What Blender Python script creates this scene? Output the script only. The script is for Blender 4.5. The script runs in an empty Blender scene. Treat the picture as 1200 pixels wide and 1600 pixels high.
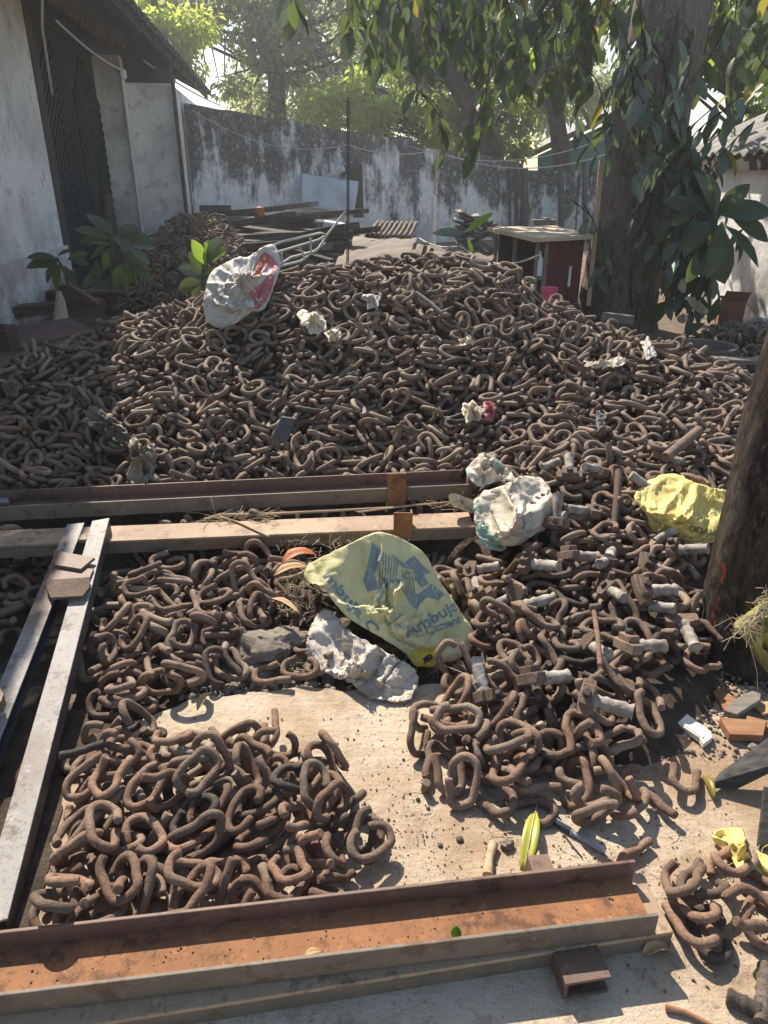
import bpy, math, random
import numpy as np
from mathutils import Vector, Matrix, Quaternion, Euler, noise as mnoise
from mathutils.bvhtree import BVHTree
R_=math.radians; PI=math.pi
# resting poses of the links, found with a rigid body drop: shape, x y z in mm, turns in degrees
POSES_NEAR=[(2,559,852,31,1,165,-85),(2,-557,864,22,22,-170,-69),(0,589,867,14,-4,0,85),(1,-584,872,91,143,-36,-40),(0,-513,872,54,14,10,-167),(1,689,883,27,-23,19,-138),(4,676,884,53,-18,-159,-13),(2,-276,891,52,3,-132,-115),
(3,-348,904,76,-21,-16,58),(1,-421,905,35,-37,-7,111),(6,-500,908,74,23,-42,-81),(1,-605,908,21,-18,7,-110),(0,576,909,33,-9,26,96),(3,-573,913,88,-40,-25,-37),(2,-254,915,51,-142,32,-33),(0,-448,920,63,142,-37,82),
(7,-482,921,90,-25,-176,-61),(1,-125,924,35,-33,-10,-22),(5,-179,932,56,-170,3,55),(7,-359,939,79,-1,-19,178),(4,555,941,50,-39,27,69),(2,730,941,13,0,0,132),(4,599,941,39,162,6,28),(3,-178,961,65,-2,20,119),
(8,-91,962,37,-16,-29,-140),(3,-311,966,38,-166,-12,-7),(4,-246,978,18,-10,5,-116),(3,-605,991,34,-7,-24,-30),(6,-146,1002,56,79,-43,-36),(7,684,1003,32,3,-1,-145),(3,-597,1008,71,51,157,18),(7,-153,1015,22,-15,-7,144),
(4,-348,1021,83,-74,35,-151),(1,-545,1022,107,151,1,-63),(1,-108,1028,37,-135,14,101),(0,-26,1030,54,-155,6,42),(2,-401,1030,50,-22,6,49),(3,-523,1031,49,16,17,159),(5,-474,1031,71,6,-166,-48),(8,506,1038,16,0,0,35),
(1,-255,1048,59,34,-173,48),(7,-35,1056,39,-164,-14,72),(3,-622,1058,64,-156,-7,-100),(0,-384,1070,80,1,22,-151),(3,-175,1078,71,-20,-143,62),(0,-284,1082,87,-14,-19,69),(3,-47,1093,14,0,0,-100),(6,-225,1099,49,-16,157,32),
(0,-108,1106,79,74,12,53),(3,-364,1106,71,-6,-9,55),(7,445,1107,60,-76,-45,-8),(7,-264,1109,70,-6,33,170),(0,-76,1109,52,-126,13,-128),(4,-448,1127,88,-64,-14,-134),(3,-499,1135,91,-166,-21,69),(1,-147,1138,94,136,10,-84),
(4,-585,1139,104,-20,0,98),(2,340,1141,13,0,0,-174),(3,526,1148,28,-23,10,45),(2,-650,1148,77,-154,-19,39),(7,-393,1151,114,-46,166,53),(5,453,1155,59,-110,-8,6),(5,-204,1159,96,7,-142,76),(0,-655,1162,30,140,-14,76),
(6,-121,1166,63,-4,20,-126),(3,242,1172,26,-21,7,125),(1,507,1177,71,-53,45,-44),(2,580,1183,-15,-104,-10,-65),(4,-404,1187,92,-78,174,13),(4,-224,1190,62,23,-153,-62),(0,-297,1193,90,-48,38,-56),(1,173,1196,47,-8,52,-107),
(5,428,1201,36,140,-40,89),(4,274,1207,68,157,0,66),(2,666,1208,30,18,8,62),(8,-660,1213,117,63,-180,26),(7,-371,1213,105,-136,62,-34),(4,320,1217,25,-25,2,18),(6,150,1218,26,6,-41,98),(1,-620,1226,66,21,17,115),
(7,427,1238,31,-3,-1,-125),(2,-147,1240,78,160,31,-65),(0,-590,1240,98,-46,-13,163),(5,-477,1243,68,-167,8,22),(4,-301,1244,76,-118,14,-43),(4,293,1248,64,31,-29,-44),(0,-114,1253,80,57,-56,155),(4,313,1261,34,-17,28,93),
(0,280,1266,96,153,-16,12),(5,-472,1269,102,22,-18,-96),(7,481,1270,60,-86,13,-79),(2,541,1271,35,-158,-12,10),(0,-576,1272,74,161,27,15),(0,-247,1282,75,109,-148,8),(7,411,1283,49,33,11,-169),(0,-331,1286,85,79,-21,21),
(8,445,1289,96,-55,117,-26),(0,239,1289,47,47,13,62),(4,136,1291,21,-18,5,-82),(2,387,1291,66,-44,44,-159),(3,-622,1292,50,8,28,-86),(4,455,1297,109,3,11,-81),(0,313,1302,71,55,-6,-41),(3,542,1304,65,-6,-9,17),
(3,216,1322,72,42,-21,-103),(2,82,1330,29,-133,-39,79),(4,-685,1341,47,124,-66,-15),(0,175,1346,93,-152,-4,2),(6,-272,1351,32,126,-7,101),(7,435,1355,65,90,-20,64),(1,-580,1356,31,8,-4,-150),(2,336,1358,75,-135,-9,60),
(7,629,1366,87,18,-161,-89),(4,171,1367,72,-12,15,-177),(0,-591,1370,71,1,54,9),(0,393,1379,87,-124,-10,101),(4,516,1386,84,21,-162,-57),(2,176,1388,54,-4,178,-27),(0,286,1391,74,128,-38,38),(4,540,1409,113,14,40,-62),
(1,109,1412,40,49,29,41),(4,577,1441,126,-140,-12,110),(2,656,1449,98,146,-17,-104),(5,572,1450,101,-150,-1,-7),(0,432,1471,88,119,7,86),(5,-706,1473,21,-151,-6,-16),(4,-655,1473,52,16,4,-153),(3,187,1478,54,13,53,-146),
(2,-617,1481,20,16,-163,-10),(3,-675,1495,69,-4,32,106),(3,299,1502,85,-36,-149,-36),(0,422,1506,107,-152,-49,-57),(1,520,1512,92,-8,2,-36),(0,634,1528,122,-19,-25,15),(3,691,1530,105,6,-165,35),(0,-588,1542,41,-90,-8,-172),
(1,-692,1542,38,-61,3,-169),(5,-525,1551,73,131,7,5),(6,492,1554,110,172,9,24),(0,194,1562,31,-141,3,54),(0,371,1563,102,-139,10,43),(0,741,1576,124,-43,-145,16),(0,-719,1584,46,139,-35,0),(2,486,1588,128,-1,166,-95),
(4,838,1592,82,17,3,46),(3,-548,1596,27,31,3,12),(4,447,1601,108,-42,38,-46),(4,-455,1605,56,177,32,-60),(2,-328,1608,18,9,-10,-2),(3,352,1612,81,7,16,-64),(5,180,1621,53,-163,47,-55),(4,-421,1625,24,-19,-8,141),
(0,681,1626,131,10,18,-81),(0,-232,1626,27,-22,8,160),(0,-530,1628,52,18,-168,2),(5,-754,1630,86,-102,1,83),(4,-627,1631,55,-145,-9,-67),(1,717,1637,112,-16,-1,129),(7,598,1656,138,-4,-6,-24),(1,-174,1667,20,13,-178,62),
(0,-735,1680,49,10,0,-6),(5,418,1685,96,19,-135,-25),(0,432,1692,147,14,-21,156),(5,419,1697,114,-8,14,-105),(6,881,1701,99,31,15,-66),(7,-570,1702,80,-25,17,-93),(0,-704,1708,89,168,-31,71),(0,289,1722,60,7,7,47),
(0,-630,1729,61,-160,-20,40),(3,679,1733,134,-27,-29,96),(5,-475,1737,63,1,-175,18),(6,897,1740,109,-154,-62,30),(0,567,1741,124,-59,-17,22),(7,329,1748,72,172,2,81),(7,327,1750,124,94,24,-25),(4,483,1752,120,12,136,35),
(7,-234,1754,22,-178,-13,-71),(0,-416,1761,69,53,-159,-43),(6,-457,1762,48,18,-162,19),(1,-515,1766,94,4,-127,78),(5,-772,1768,98,52,32,-109),(0,306,1768,106,-15,-13,48),(1,704,1777,118,7,-156,-42),(0,-694,1783,78,-167,41,-39),
(5,789,1789,136,64,-2,-29),(2,-1107,1804,18,-10,-11,-70),(7,-397,1825,75,142,6,-67),(4,557,1830,122,10,-179,-60),(1,690,1833,132,79,9,-79),(4,-528,1838,86,-158,-2,100),(2,-600,1842,78,45,-167,44),(1,797,1859,150,73,23,17),
(3,-386,1862,72,-71,17,-104),(2,662,1865,132,28,-85,-38),(0,970,1870,101,33,-26,-165),(4,-303,1875,3,-31,104,61),(2,-663,1876,66,18,-19,140),(1,-514,1878,103,-168,-22,-14),(3,575,1901,131,171,9,61),(3,861,1902,141,68,18,14),
(5,622,1908,143,67,-18,-135),(2,-242,1913,27,30,-26,104),(2,-774,1927,102,26,-6,14),(7,-371,1938,72,-87,34,-6),(0,980,1951,90,-169,12,-26),(0,530,1963,151,-160,-6,-3),(2,680,1964,145,-41,9,-20),(6,331,1987,91,1,12,38),
(2,510,1995,134,-14,152,-27),(4,-454,1995,107,-155,48,-64),(3,860,1999,155,25,-34,48),(3,263,2000,45,85,4,-86),(1,-1103,2000,24,-14,-4,-135),(7,-301,2001,46,-1,-168,-38),(3,-664,2003,86,26,-173,-12),(6,411,2031,103,-11,-56,-37),
(0,-1196,2033,44,15,15,-44),(4,807,2034,152,59,163,30),(0,-770,2036,107,163,-22,0),(2,459,2064,123,-64,-45,-28),(3,-306,2072,81,-27,180,28),(1,-469,2088,100,78,169,-8),(7,964,2089,146,114,-22,119),(1,818,2102,201,-37,-8,-132),
(1,-717,2107,94,-17,2,-176),(3,662,2111,158,35,-27,-150),(0,724,2124,202,2,173,48),(1,-1151,2136,26,-9,22,4),(6,1071,2137,140,-27,9,-47),(1,-423,2145,101,40,44,-28),(3,397,2169,97,26,6,-118),(6,1002,2196,193,-24,-168,11),
(3,932,2223,196,-17,-2,-51),(0,1129,2232,151,7,15,-37),(3,-178,2239,17,-171,-4,-36),(0,667,2241,196,-23,-20,116),(0,1033,2253,193,-152,-18,37),(0,1162,2256,169,-6,-3,-111),(1,905,2266,200,67,-178,5),(6,899,2272,252,-159,-16,4),
(1,520,2278,185,65,-14,101),(4,754,2288,235,-159,-2,-82),(3,77,2295,36,-180,0,-49),(4,843,2299,222,-19,4,-136),(1,653,2345,238,6,-179,-84),(0,1139,2387,246,-16,165,82),(3,695,2396,259,12,7,-151),(2,969,2399,280,3,168,96),
(3,1117,2415,257,-129,-2,121),(4,925,2426,275,2,27,-33),(7,860,2438,259,-17,155,90),(6,782,2465,275,-19,-166,-3),(6,1313,2493,244,21,154,20),(1,-1096,2579,187,-33,-145,34),(7,-1342,2591,225,-9,-162,35),(0,1168,2604,288,26,7,-25),
(4,1283,2673,297,-24,14,-68),(0,-629,2678,187,134,1,-131),(3,-1386,2684,244,22,12,-62),(0,-1290,2695,224,174,25,-3),(1,-1464,2709,261,28,-21,48),(0,995,2722,335,25,18,-83),(4,-1231,2744,218,-12,-137,18),
(1,702,2756,303,-30,21,-155),(4,-977,2758,257,-1,37,-91),(3,-1102,2786,269,-142,17,-6),(0,-227,2792,213,116,-5,-148),(1,-681,2794,250,-59,35,149),(0,527,2804,292,-173,-18,17),(1,-1378,2817,278,16,15,-95),
(1,-884,2838,256,3,-153,9),(7,-1284,2847,276,-61,-6,-10),(7,-1538,2853,332,-48,-173,19),(3,-813,2858,276,-163,-4,-34),(4,84,2862,263,-113,-49,27),(3,1512,2866,326,-165,-26,75),(5,-1411,2908,314,-36,-152,21),
(1,-1036,2917,323,-149,-16,-10),(7,-175,2920,285,0,10,2),(4,1386,2935,347,-20,166,-21),(7,309,2937,320,-17,175,17),(0,-870,2944,319,2,-161,-20),(5,929,2947,349,-3,28,154),(1,135,2970,295,-168,16,-58),(0,-1432,3011,393,-164,-1,62),
(3,71,3084,370,-38,129,12),(1,682,3096,389,-122,-7,20),(1,-506,3110,380,-28,179,53),(4,617,3163,416,173,-32,11),(3,-822,3175,403,163,39,-48),(4,874,3255,450,-64,-28,142),(1,1008,3346,473,17,35,-134),(1,-798,3465,548,-29,-126,-26),
(1,587,3481,610,19,142,77),(3,782,3552,600,-41,163,-6),(7,563,3640,693,-29,-43,154),]
POSES_HEAP=[(0,708,2402,220,-36,-7,-66),(0,1408,2412,184,170,-14,-8),(0,-1023,2520,103,49,-1,-3),(4,526,2560,196,-146,6,-99),(3,628,2521,190,-4,5,-169),(1,727,2503,207,5,164,101),(6,877,2507,237,42,-3,-171),(1,994,2504,210,-4,23,24),
(2,1102,2495,214,-39,30,-64),(0,1255,2527,200,28,-7,-5),(3,1406,2538,184,-13,174,79),(4,-1381,2580,160,-103,15,-41),(3,-1404,2603,162,175,-10,29),(1,-1217,2570,150,111,-8,21),(6,-970,2593,119,12,-35,55),
(2,-939,2604,135,-37,21,-50),(6,-856,2541,85,17,-15,42),(5,-747,2576,101,-135,-19,44),(1,-651,2588,101,6,-148,-70),(3,356,2656,128,-180,-26,14),(6,519,2619,191,153,-2,-105),(1,635,2608,211,5,161,29),(6,722,2624,217,0,-22,-53),
(0,864,2634,255,-50,-170,-34),(3,987,2632,228,12,9,136),(6,1104,2543,219,10,-170,74),(1,1227,2597,228,-36,171,8),(3,1302,2595,219,-11,16,166),(2,1424,2586,202,11,4,-151),(7,1483,2557,202,-56,19,-85),(1,-1556,2654,193,10,10,-22),
(4,-1442,2658,189,0,1,9),(5,-1332,2671,181,-24,-13,134),(7,-1273,2719,200,-60,9,-155),(2,-1162,2623,157,-68,-23,-84),(3,-1018,2671,148,-13,176,38),(5,-897,2644,150,-43,22,-96),(8,-846,2675,135,-6,-19,74),
(8,-744,2681,132,-27,-163,-43),(3,-596,2702,139,-162,-21,45),(5,-514,2719,149,-138,-23,57),(5,-479,2705,159,98,18,-7),(1,-374,2661,137,-15,-128,-126),(0,-216,2689,131,-6,-148,-115),(6,126,2700,130,-47,-119,89),
(4,358,2673,152,-16,159,-43),(6,453,2723,170,25,7,-78),(0,512,2657,207,-2,25,60),(2,658,2720,228,138,-49,52),(0,766,2689,231,-13,-11,-169),(0,881,2718,247,157,9,102),(8,993,2708,255,40,180,-45),(2,1087,2674,259,-17,32,-167),
(4,1188,2687,250,-35,42,-167),(2,1270,2696,254,-133,20,-1),(2,1391,2675,218,-171,1,-89),(3,1480,2684,216,-17,178,53),(5,-1544,2798,260,44,23,26),(6,-1453,2774,230,0,156,98),(2,-1358,2774,217,2,-23,102),
(0,-1283,2803,223,-2,26,-76),(7,-1095,2779,204,-149,6,-19),(1,-1012,2715,193,-142,-11,-110),(5,-934,2785,195,-4,42,-132),(7,-845,2785,200,-2,-22,155),(0,-791,2788,196,-6,21,-21),(5,-642,2781,188,-124,-27,87),
(4,-547,2792,197,30,8,-110),(0,-468,2810,175,18,-1,9),(4,-352,2781,163,-21,-16,141),(5,-231,2779,173,-6,11,-49),(1,-117,2718,142,-169,16,-19),(2,14,2841,171,-21,161,54),(3,24,2739,153,67,-9,73),(7,158,2723,162,-18,128,-94),
(8,203,2784,143,27,151,81),(3,284,2800,156,-6,163,51),(4,503,2790,201,-160,-28,26),(2,565,2826,229,6,4,-178),(0,605,2776,228,-31,16,-140),(6,836,2774,250,21,7,-148),(6,965,2830,259,-1,-173,88),(4,1049,2872,274,1,-154,-24),
(3,1201,2805,259,-3,-19,33),(6,1258,2872,260,-170,4,-33),(0,1450,2797,255,161,-9,-4),(0,1487,2763,249,-24,-2,18),(6,1565,2815,242,12,-12,64),(4,-1689,2885,295,-16,-153,-41),(1,-1547,2924,308,-149,-17,42),
(6,-1468,2846,290,97,-28,-93),(5,-1405,2855,273,-22,-150,33),(4,-1227,2927,266,0,20,-59),(4,-1148,2870,243,163,15,-73),(1,-1038,2892,242,-7,179,29),(1,-967,2842,230,26,9,45),(0,-836,2862,237,-3,148,16),
(3,-763,2867,214,-28,-159,-30),(5,-662,2893,225,-152,18,-95),(6,-593,2921,224,-17,13,-133),(3,-414,2899,210,18,14,-33),(8,-323,2919,217,105,-23,65),(1,-266,2884,207,-3,29,-49),(4,-109,2903,206,4,22,-63),
(7,-96,2797,163,-38,-5,-169),(3,42,2915,206,20,-18,44),(2,162,2903,200,-6,154,88),(0,256,2856,189,4,-3,2),(1,354,2879,209,-41,-4,145),(7,434,2850,213,-168,-28,65),(5,523,2922,254,-24,24,-146),(5,608,2848,259,-177,-28,-4),
(1,763,2866,281,-47,165,-5),(3,852,2941,288,4,-158,-25),(5,983,2947,290,6,-163,35),(6,1085,2936,276,-10,-170,-35),(0,1276,2960,281,2,13,-70),(5,1380,2917,280,21,36,-54),(7,1488,2913,282,-41,-166,25),(3,1593,2930,271,7,-160,-80),
(2,-1632,2980,326,-164,-7,14),(2,-1533,3022,335,-24,-177,6),(5,-1445,2985,329,-153,-32,6),(1,-1351,3043,333,-25,31,-95),(6,-1224,2977,292,5,5,-137),(0,-1136,3000,287,-6,-156,-65),(5,-1013,2992,285,14,46,-69),
(5,-918,2931,253,-146,16,-68),(3,-826,2971,275,-17,-7,24),(8,-743,2939,237,-10,22,-59),(1,-665,2972,282,111,10,22),(2,-478,2952,241,-7,-8,174),(6,-421,2964,249,-20,-168,70),(1,-335,2995,257,-39,15,-156),
(0,-196,2948,250,-37,-173,-57),(1,-152,2996,256,-146,-6,-27),(3,-54,2981,241,-3,-149,-68),(0,97,2998,249,24,-1,2),(0,178,2929,229,5,1,169),(3,250,2997,251,24,-16,30),(3,350,2988,253,25,-11,14),(4,447,3005,273,1,-28,77),
(2,522,2977,274,3,-25,-13),(3,642,3007,288,-166,12,-74),(3,781,3013,296,-5,-156,-104),(3,886,3019,304,-1,11,177),(5,975,2984,313,-169,-1,82),(6,1054,2996,303,164,3,-31),(3,1180,3025,299,-16,1,-173),(2,1312,2986,301,15,-8,150),
(1,1396,3051,320,-142,-13,-17),(2,1467,3000,291,-170,-11,35),(0,1516,2998,316,152,37,-40),(6,1692,3025,306,68,-8,39),(0,-1668,3126,373,-14,12,-132),(0,-1528,3118,376,13,162,72),(7,-1460,3048,369,28,1,169),
(2,-1322,3135,357,18,14,-25),(5,-1219,3061,333,-134,-50,48),(3,-1196,3121,346,-23,-154,-41),(6,-1119,3083,321,-153,2,0),(0,-928,3092,315,-8,26,-98),(5,-825,3085,313,26,-147,-79),(3,-697,3055,306,6,38,-151),
(5,-677,3029,321,-158,29,74),(3,-578,3079,294,-17,-156,-37),(2,-490,3038,271,-162,0,2),(4,-414,3040,288,-169,19,-41),(0,-284,3013,289,11,-13,-136),(6,-144,3063,293,170,-1,-86),(4,-60,3077,294,15,-29,60),(4,59,3105,311,24,-25,39),
(0,182,3035,300,-55,31,160),(6,306,2998,281,-18,-177,-19),(3,350,3084,303,0,159,74),(0,453,3090,316,-38,-17,139),(4,686,3082,318,-150,-16,10),(6,759,3138,335,-8,164,60),(3,834,3075,336,45,4,-172),(0,971,3063,321,-6,0,-14),
(4,1086,3117,335,-15,23,-89),(5,1184,3102,331,-12,15,156),(2,1229,3045,338,24,0,43),(3,1364,3124,328,17,0,4),(2,1476,3072,337,85,0,-169),(3,1678,3103,320,40,1,-5),(6,1758,3142,303,-4,10,-83),(7,-1777,3117,393,127,-2,-21),
(2,-1674,3206,401,11,-179,70),(2,-1549,3212,395,-17,4,-168),(7,-1435,3149,382,17,-6,-1),(1,-1335,3178,394,17,173,36),(2,-1275,3186,385,-178,-2,-11),(4,-1170,3212,399,-26,-173,67),(3,-1088,3164,359,-155,11,-36),
(1,-947,3217,382,6,-144,-68),(5,-855,3122,338,-3,-172,82),(0,-763,3190,353,-151,14,-25),(3,-656,3187,349,-161,-31,71),(3,-567,3169,336,-30,175,35),(1,-448,3168,352,35,144,65),(2,-353,3110,309,-177,0,-37),
(6,-241,3132,330,15,179,24),(7,-112,3122,336,-114,-19,26),(0,-8,3158,354,-15,-18,19),(1,89,3130,341,-17,-2,-179),(6,183,3174,357,-32,-43,165),(7,266,3115,324,12,-26,33),(1,375,3183,360,1,158,64),(7,471,3167,356,11,-19,20),
(3,501,3160,382,0,37,-90),(0,653,3173,354,-29,2,-173),(4,815,3192,357,-21,-153,-23),(4,1012,3218,368,-160,-6,-16),(4,1117,3197,372,-9,0,79),(4,1149,3193,381,55,1,-40),(0,1319,3195,370,-13,151,11),(6,1368,3249,367,-3,163,77),
(2,1496,3226,352,-18,-167,-18),(4,1609,3207,339,-167,-12,22),(2,1705,3206,332,30,-10,-8),(5,1790,3237,330,-8,16,-35),(2,-1781,3331,413,6,-6,8),(6,-1687,3360,434,-9,-158,-44),(0,-1565,3286,430,164,-20,39),
(3,-1450,3326,436,-4,-158,-68),(6,-1366,3311,430,5,-158,-101),(0,-1267,3306,431,-153,10,-18),(0,-1164,3319,436,6,-154,-95),(2,-1058,3295,422,9,-150,-111),(0,-916,3235,424,-162,22,64),(0,-879,3246,403,-36,-10,-158),
(3,-760,3244,412,-13,-7,-49),(0,-636,3219,379,5,-18,152),(5,-541,3195,366,20,35,-68),(2,-440,3222,374,125,-22,-80),(3,-387,3186,373,-32,45,-23),(2,-252,3249,402,-39,-22,-60),(5,-127,3217,410,57,-4,-146),(1,-47,3156,388,39,29,105),
(7,-7,3233,392,-66,2,173),(6,158,3281,416,13,33,-75),(2,282,3180,366,-1,2,-99),(1,324,3159,376,-66,37,156),(5,511,3246,400,0,178,15),(8,575,3208,369,9,-7,14),(6,690,3229,402,5,-21,-107),(0,767,3286,408,-17,-157,-38),
(0,856,3306,413,-20,-154,-40),(2,947,3262,395,-44,-173,42),(8,1096,3265,403,-140,7,119),(3,1182,3325,407,2,165,89),(5,1322,3315,401,1,22,-39),(6,1409,3288,396,-168,-36,-64),(1,1493,3304,388,-164,-6,71),
(1,1578,3283,366,-149,-8,28),(0,1742,3294,352,-8,2,119),(0,1774,3368,343,176,16,-59),(0,-1762,3437,423,-9,11,111),(2,-1691,3454,442,-16,172,48),(5,-1570,3425,460,-155,-35,11),(5,-1480,3382,460,11,-177,-20),
(0,-1343,3427,475,-20,11,-157),(2,-1262,3378,463,2,169,68),(3,-1229,3355,474,-40,11,-99),(5,-1065,3364,465,22,12,12),(5,-931,3393,481,-30,-12,134),(4,-860,3325,443,-41,-159,7),(0,-756,3323,443,-34,6,-136),
(7,-621,3201,416,25,-22,116),(5,-525,3351,448,-125,-25,-6),(0,-437,3320,426,-20,-166,-60),(6,-313,3385,466,-24,23,-148),(3,-263,3312,438,-115,-24,32),(2,-165,3385,477,-163,25,-57),(5,-69,3344,464,35,59,-61),
(4,14,3296,431,-164,-2,-12),(3,162,3356,473,-18,155,58),(1,238,3286,437,-19,177,53),(2,363,3280,443,-132,11,31),(6,423,3296,439,121,19,-127),(1,616,3264,415,15,-150,-76),(0,671,3352,455,7,148,101),(5,728,3401,488,-138,22,-55),
(4,932,3296,442,13,-153,-56),(0,994,3438,479,-30,-28,122),(4,1072,3382,439,174,11,-80),(2,1151,3428,446,-12,-160,-52),(4,1282,3415,430,-21,-172,32),(1,1386,3380,422,-19,35,-134),(0,1460,3406,406,5,-13,77),
(4,1587,3391,387,-170,-7,20),(1,1832,3439,344,25,-170,-18),(1,-1897,3559,392,60,-22,-16),(7,-1726,3544,431,-33,-15,41),(8,-1593,3513,457,-36,11,148),(2,-1442,3468,476,-20,-178,-25),(0,-1357,3478,510,152,-26,6),
(3,-1188,3472,530,156,-8,-52),(1,-1191,3443,495,-147,5,-40),(0,-1071,3492,517,-28,0,174),(5,-982,3423,511,42,44,-129),(2,-817,3457,507,29,-1,2),(1,-720,3419,508,14,-4,86),(4,-661,3380,487,-140,-2,-84),(7,-529,3342,479,59,-16,-78),
(7,-431,3352,463,-12,-165,-66),(3,-343,3452,516,-37,-154,-32),(1,-220,3389,490,-28,165,7),(3,-184,3284,437,5,144,4),(4,-99,3384,511,-36,9,-11),(0,95,3439,528,19,30,-53),(6,153,3455,557,-6,-7,-110),(2,237,3319,494,-10,-1,130),
(0,325,3459,545,-152,-29,48),(1,435,3341,493,-4,179,-57),(2,581,3444,522,-4,147,98),(1,684,3509,564,-14,48,-73),(2,777,3476,519,-3,-146,-76),(5,865,3438,493,-130,-29,59),(7,1007,3492,514,-68,-21,125),(2,1086,3521,486,18,-11,57),
(3,1196,3539,475,-159,-10,44),(1,1291,3495,454,10,-158,-41),(6,1432,3494,427,5,-14,118),(0,1499,3541,426,2,16,-48),(5,1586,3586,426,91,32,48),(5,-1870,3719,362,55,-1,61),(6,-1575,3629,466,-15,168,-55),
(3,-1332,3599,544,-141,-16,-64),(2,-1287,3618,542,-6,-173,-14),(2,-1186,3594,544,-170,-13,15),(0,-1040,3633,575,-165,-17,37),(0,-960,3553,552,-23,-168,-26),(0,-814,3539,553,21,13,-30),(2,-735,3566,570,-6,-28,97),
(2,-663,3594,590,-161,-22,31),(4,-567,3558,585,-56,177,11),(4,-459,3477,553,13,-26,-18),(8,-394,3514,554,-36,14,-12),(4,-261,3420,556,157,8,77),(6,-160,3508,565,32,21,-40),(5,-82,3427,548,-162,-38,9),(6,17,3566,616,-144,12,-22),
(7,140,3579,640,-27,-40,109),(6,241,3558,616,-159,30,-57),(0,414,3561,615,-16,-34,114),(0,516,3482,565,-12,-48,102),(4,549,3472,558,3,17,-19),(4,658,3526,593,171,-22,24),(2,832,3548,568,-25,145,60),(2,842,3586,565,24,-17,61),
(1,964,3619,551,-7,-160,12),(7,1093,3613,521,-4,8,-14),(0,1202,3575,503,-2,-163,85),(5,1293,3597,476,-159,7,-72),(6,1445,3619,432,2,-166,6),(0,1510,3575,442,53,2,-107),(1,-2115,3836,199,15,-12,-79),(4,-1867,3786,318,123,-7,49),
(7,-1932,3858,260,-17,26,149),(0,-1618,3732,457,-22,146,-88),(5,-1491,3787,516,12,54,-151),(3,-1465,3807,533,-26,149,37),(6,-1298,3729,555,3,11,-150),(5,-1176,3716,585,8,-166,-22),(1,-1099,3697,614,-76,10,-61),
(3,-1013,3721,607,17,-8,-4),(2,-862,3670,610,16,17,-59),(7,-767,3697,642,-9,171,55),(0,-678,3671,645,35,5,15),(2,-565,3694,651,-28,1,169),(0,-409,3695,667,-16,28,-124),(6,-317,3712,684,-7,-150,-84),(4,-286,3613,639,-55,-161,-29),
(7,-159,3627,655,-35,-34,123),(4,-8,3648,674,-152,19,-66),(3,70,3692,703,24,25,-49),(1,184,3672,703,1,38,-57),(0,320,3531,629,-31,-19,148),(1,304,3518,615,-50,-21,-176),(5,459,3468,583,61,-18,33),(6,576,3697,691,-2,149,101),
(0,727,3674,646,-158,-27,66),(6,841,3696,614,-1,-32,137),(1,918,3730,602,-19,37,-32),(4,1025,3741,558,151,0,-79),(4,1140,3776,534,172,1,-94),(0,1177,3769,503,178,17,-4),(6,1886,3816,219,-23,6,-39),(2,-2090,3865,176,-178,-34,-54),
(6,-1981,3852,229,170,-33,-23),(0,-1924,3940,222,-13,-32,-24),(7,-1833,3952,271,-28,26,122),(2,-1719,3933,350,-8,-43,74),(0,-1236,3832,588,-28,0,-117),(2,-1128,3839,599,4,169,39),(4,-967,3849,646,-16,-7,95),
(4,-821,3817,671,-11,-18,72),(7,-737,3784,701,-77,0,84),(7,-625,3763,694,-7,-170,-45),(8,-508,3849,727,37,-22,80),(0,-446,3806,719,-153,8,-31),(2,-360,3772,720,0,18,-62),(3,-203,3774,730,-13,166,35),(0,-201,3667,700,144,6,112),
(6,-13,3696,712,-173,-6,-78),(6,47,3743,743,6,178,79),(1,173,3777,762,11,-141,-89),(2,424,3515,614,-24,-44,121),(2,351,3696,709,27,20,-32),(3,594,3788,755,-11,-41,137),(4,607,3703,721,163,-4,-31),(6,692,3823,734,-21,21,-98),
(5,847,3740,650,-157,-10,11),(4,954,3867,625,144,5,59),(1,973,3848,590,-138,1,78),(6,1077,3852,530,-22,-15,-100),(7,1238,3863,479,-16,6,-19),(0,1413,3967,367,-10,-150,66),(4,1506,3911,352,-37,18,-28),(5,1642,3889,308,-179,4,-31),
(7,-1990,4071,147,116,-37,20),(7,-1971,4253,58,-41,-30,5),(7,-1675,4000,351,118,-44,28),(6,-1631,4065,346,-7,165,-36),(0,-1257,3973,537,-28,5,55),(4,-1131,3969,589,179,-28,10),(2,-949,3952,648,8,16,-169),
(6,-740,3910,703,-14,-5,101),(0,-655,3937,726,12,1,-42),(4,-567,3930,750,-24,-21,62),(4,-448,3924,760,-12,-176,-2),(2,-359,3922,769,-171,-13,10),(1,-269,3857,765,-162,-28,62),(6,-119,3865,776,0,-158,-103),
(4,-33,3864,787,0,-152,-69),(5,81,3899,816,-139,13,-64),(4,226,3855,819,34,-48,37),(3,260,3844,809,-163,-2,21),(8,390,3915,820,-71,-175,-3),(7,614,3830,784,-29,-15,55),(0,616,3882,794,-23,3,-106),(5,714,3926,773,-16,-127,33),
(1,893,3865,663,-2,-137,-98),(6,899,3966,624,144,-16,-99),(0,1156,4137,384,18,-146,24),(5,1233,3992,434,-39,22,-19),(2,1288,4032,385,-14,29,28),(0,1674,4366,73,160,-33,-30),(1,1512,4009,315,-49,2,-55),(2,1594,3948,296,16,26,76),
(0,-2079,4210,33,-175,-25,-28),(0,-1934,4132,129,-4,142,-59),(4,-1869,4089,199,114,7,57),(0,-1818,4251,158,165,-10,95),(0,-1675,4094,295,16,35,176),(0,-1393,4093,457,42,143,-54),(8,-1212,4194,455,106,-10,31),
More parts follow.
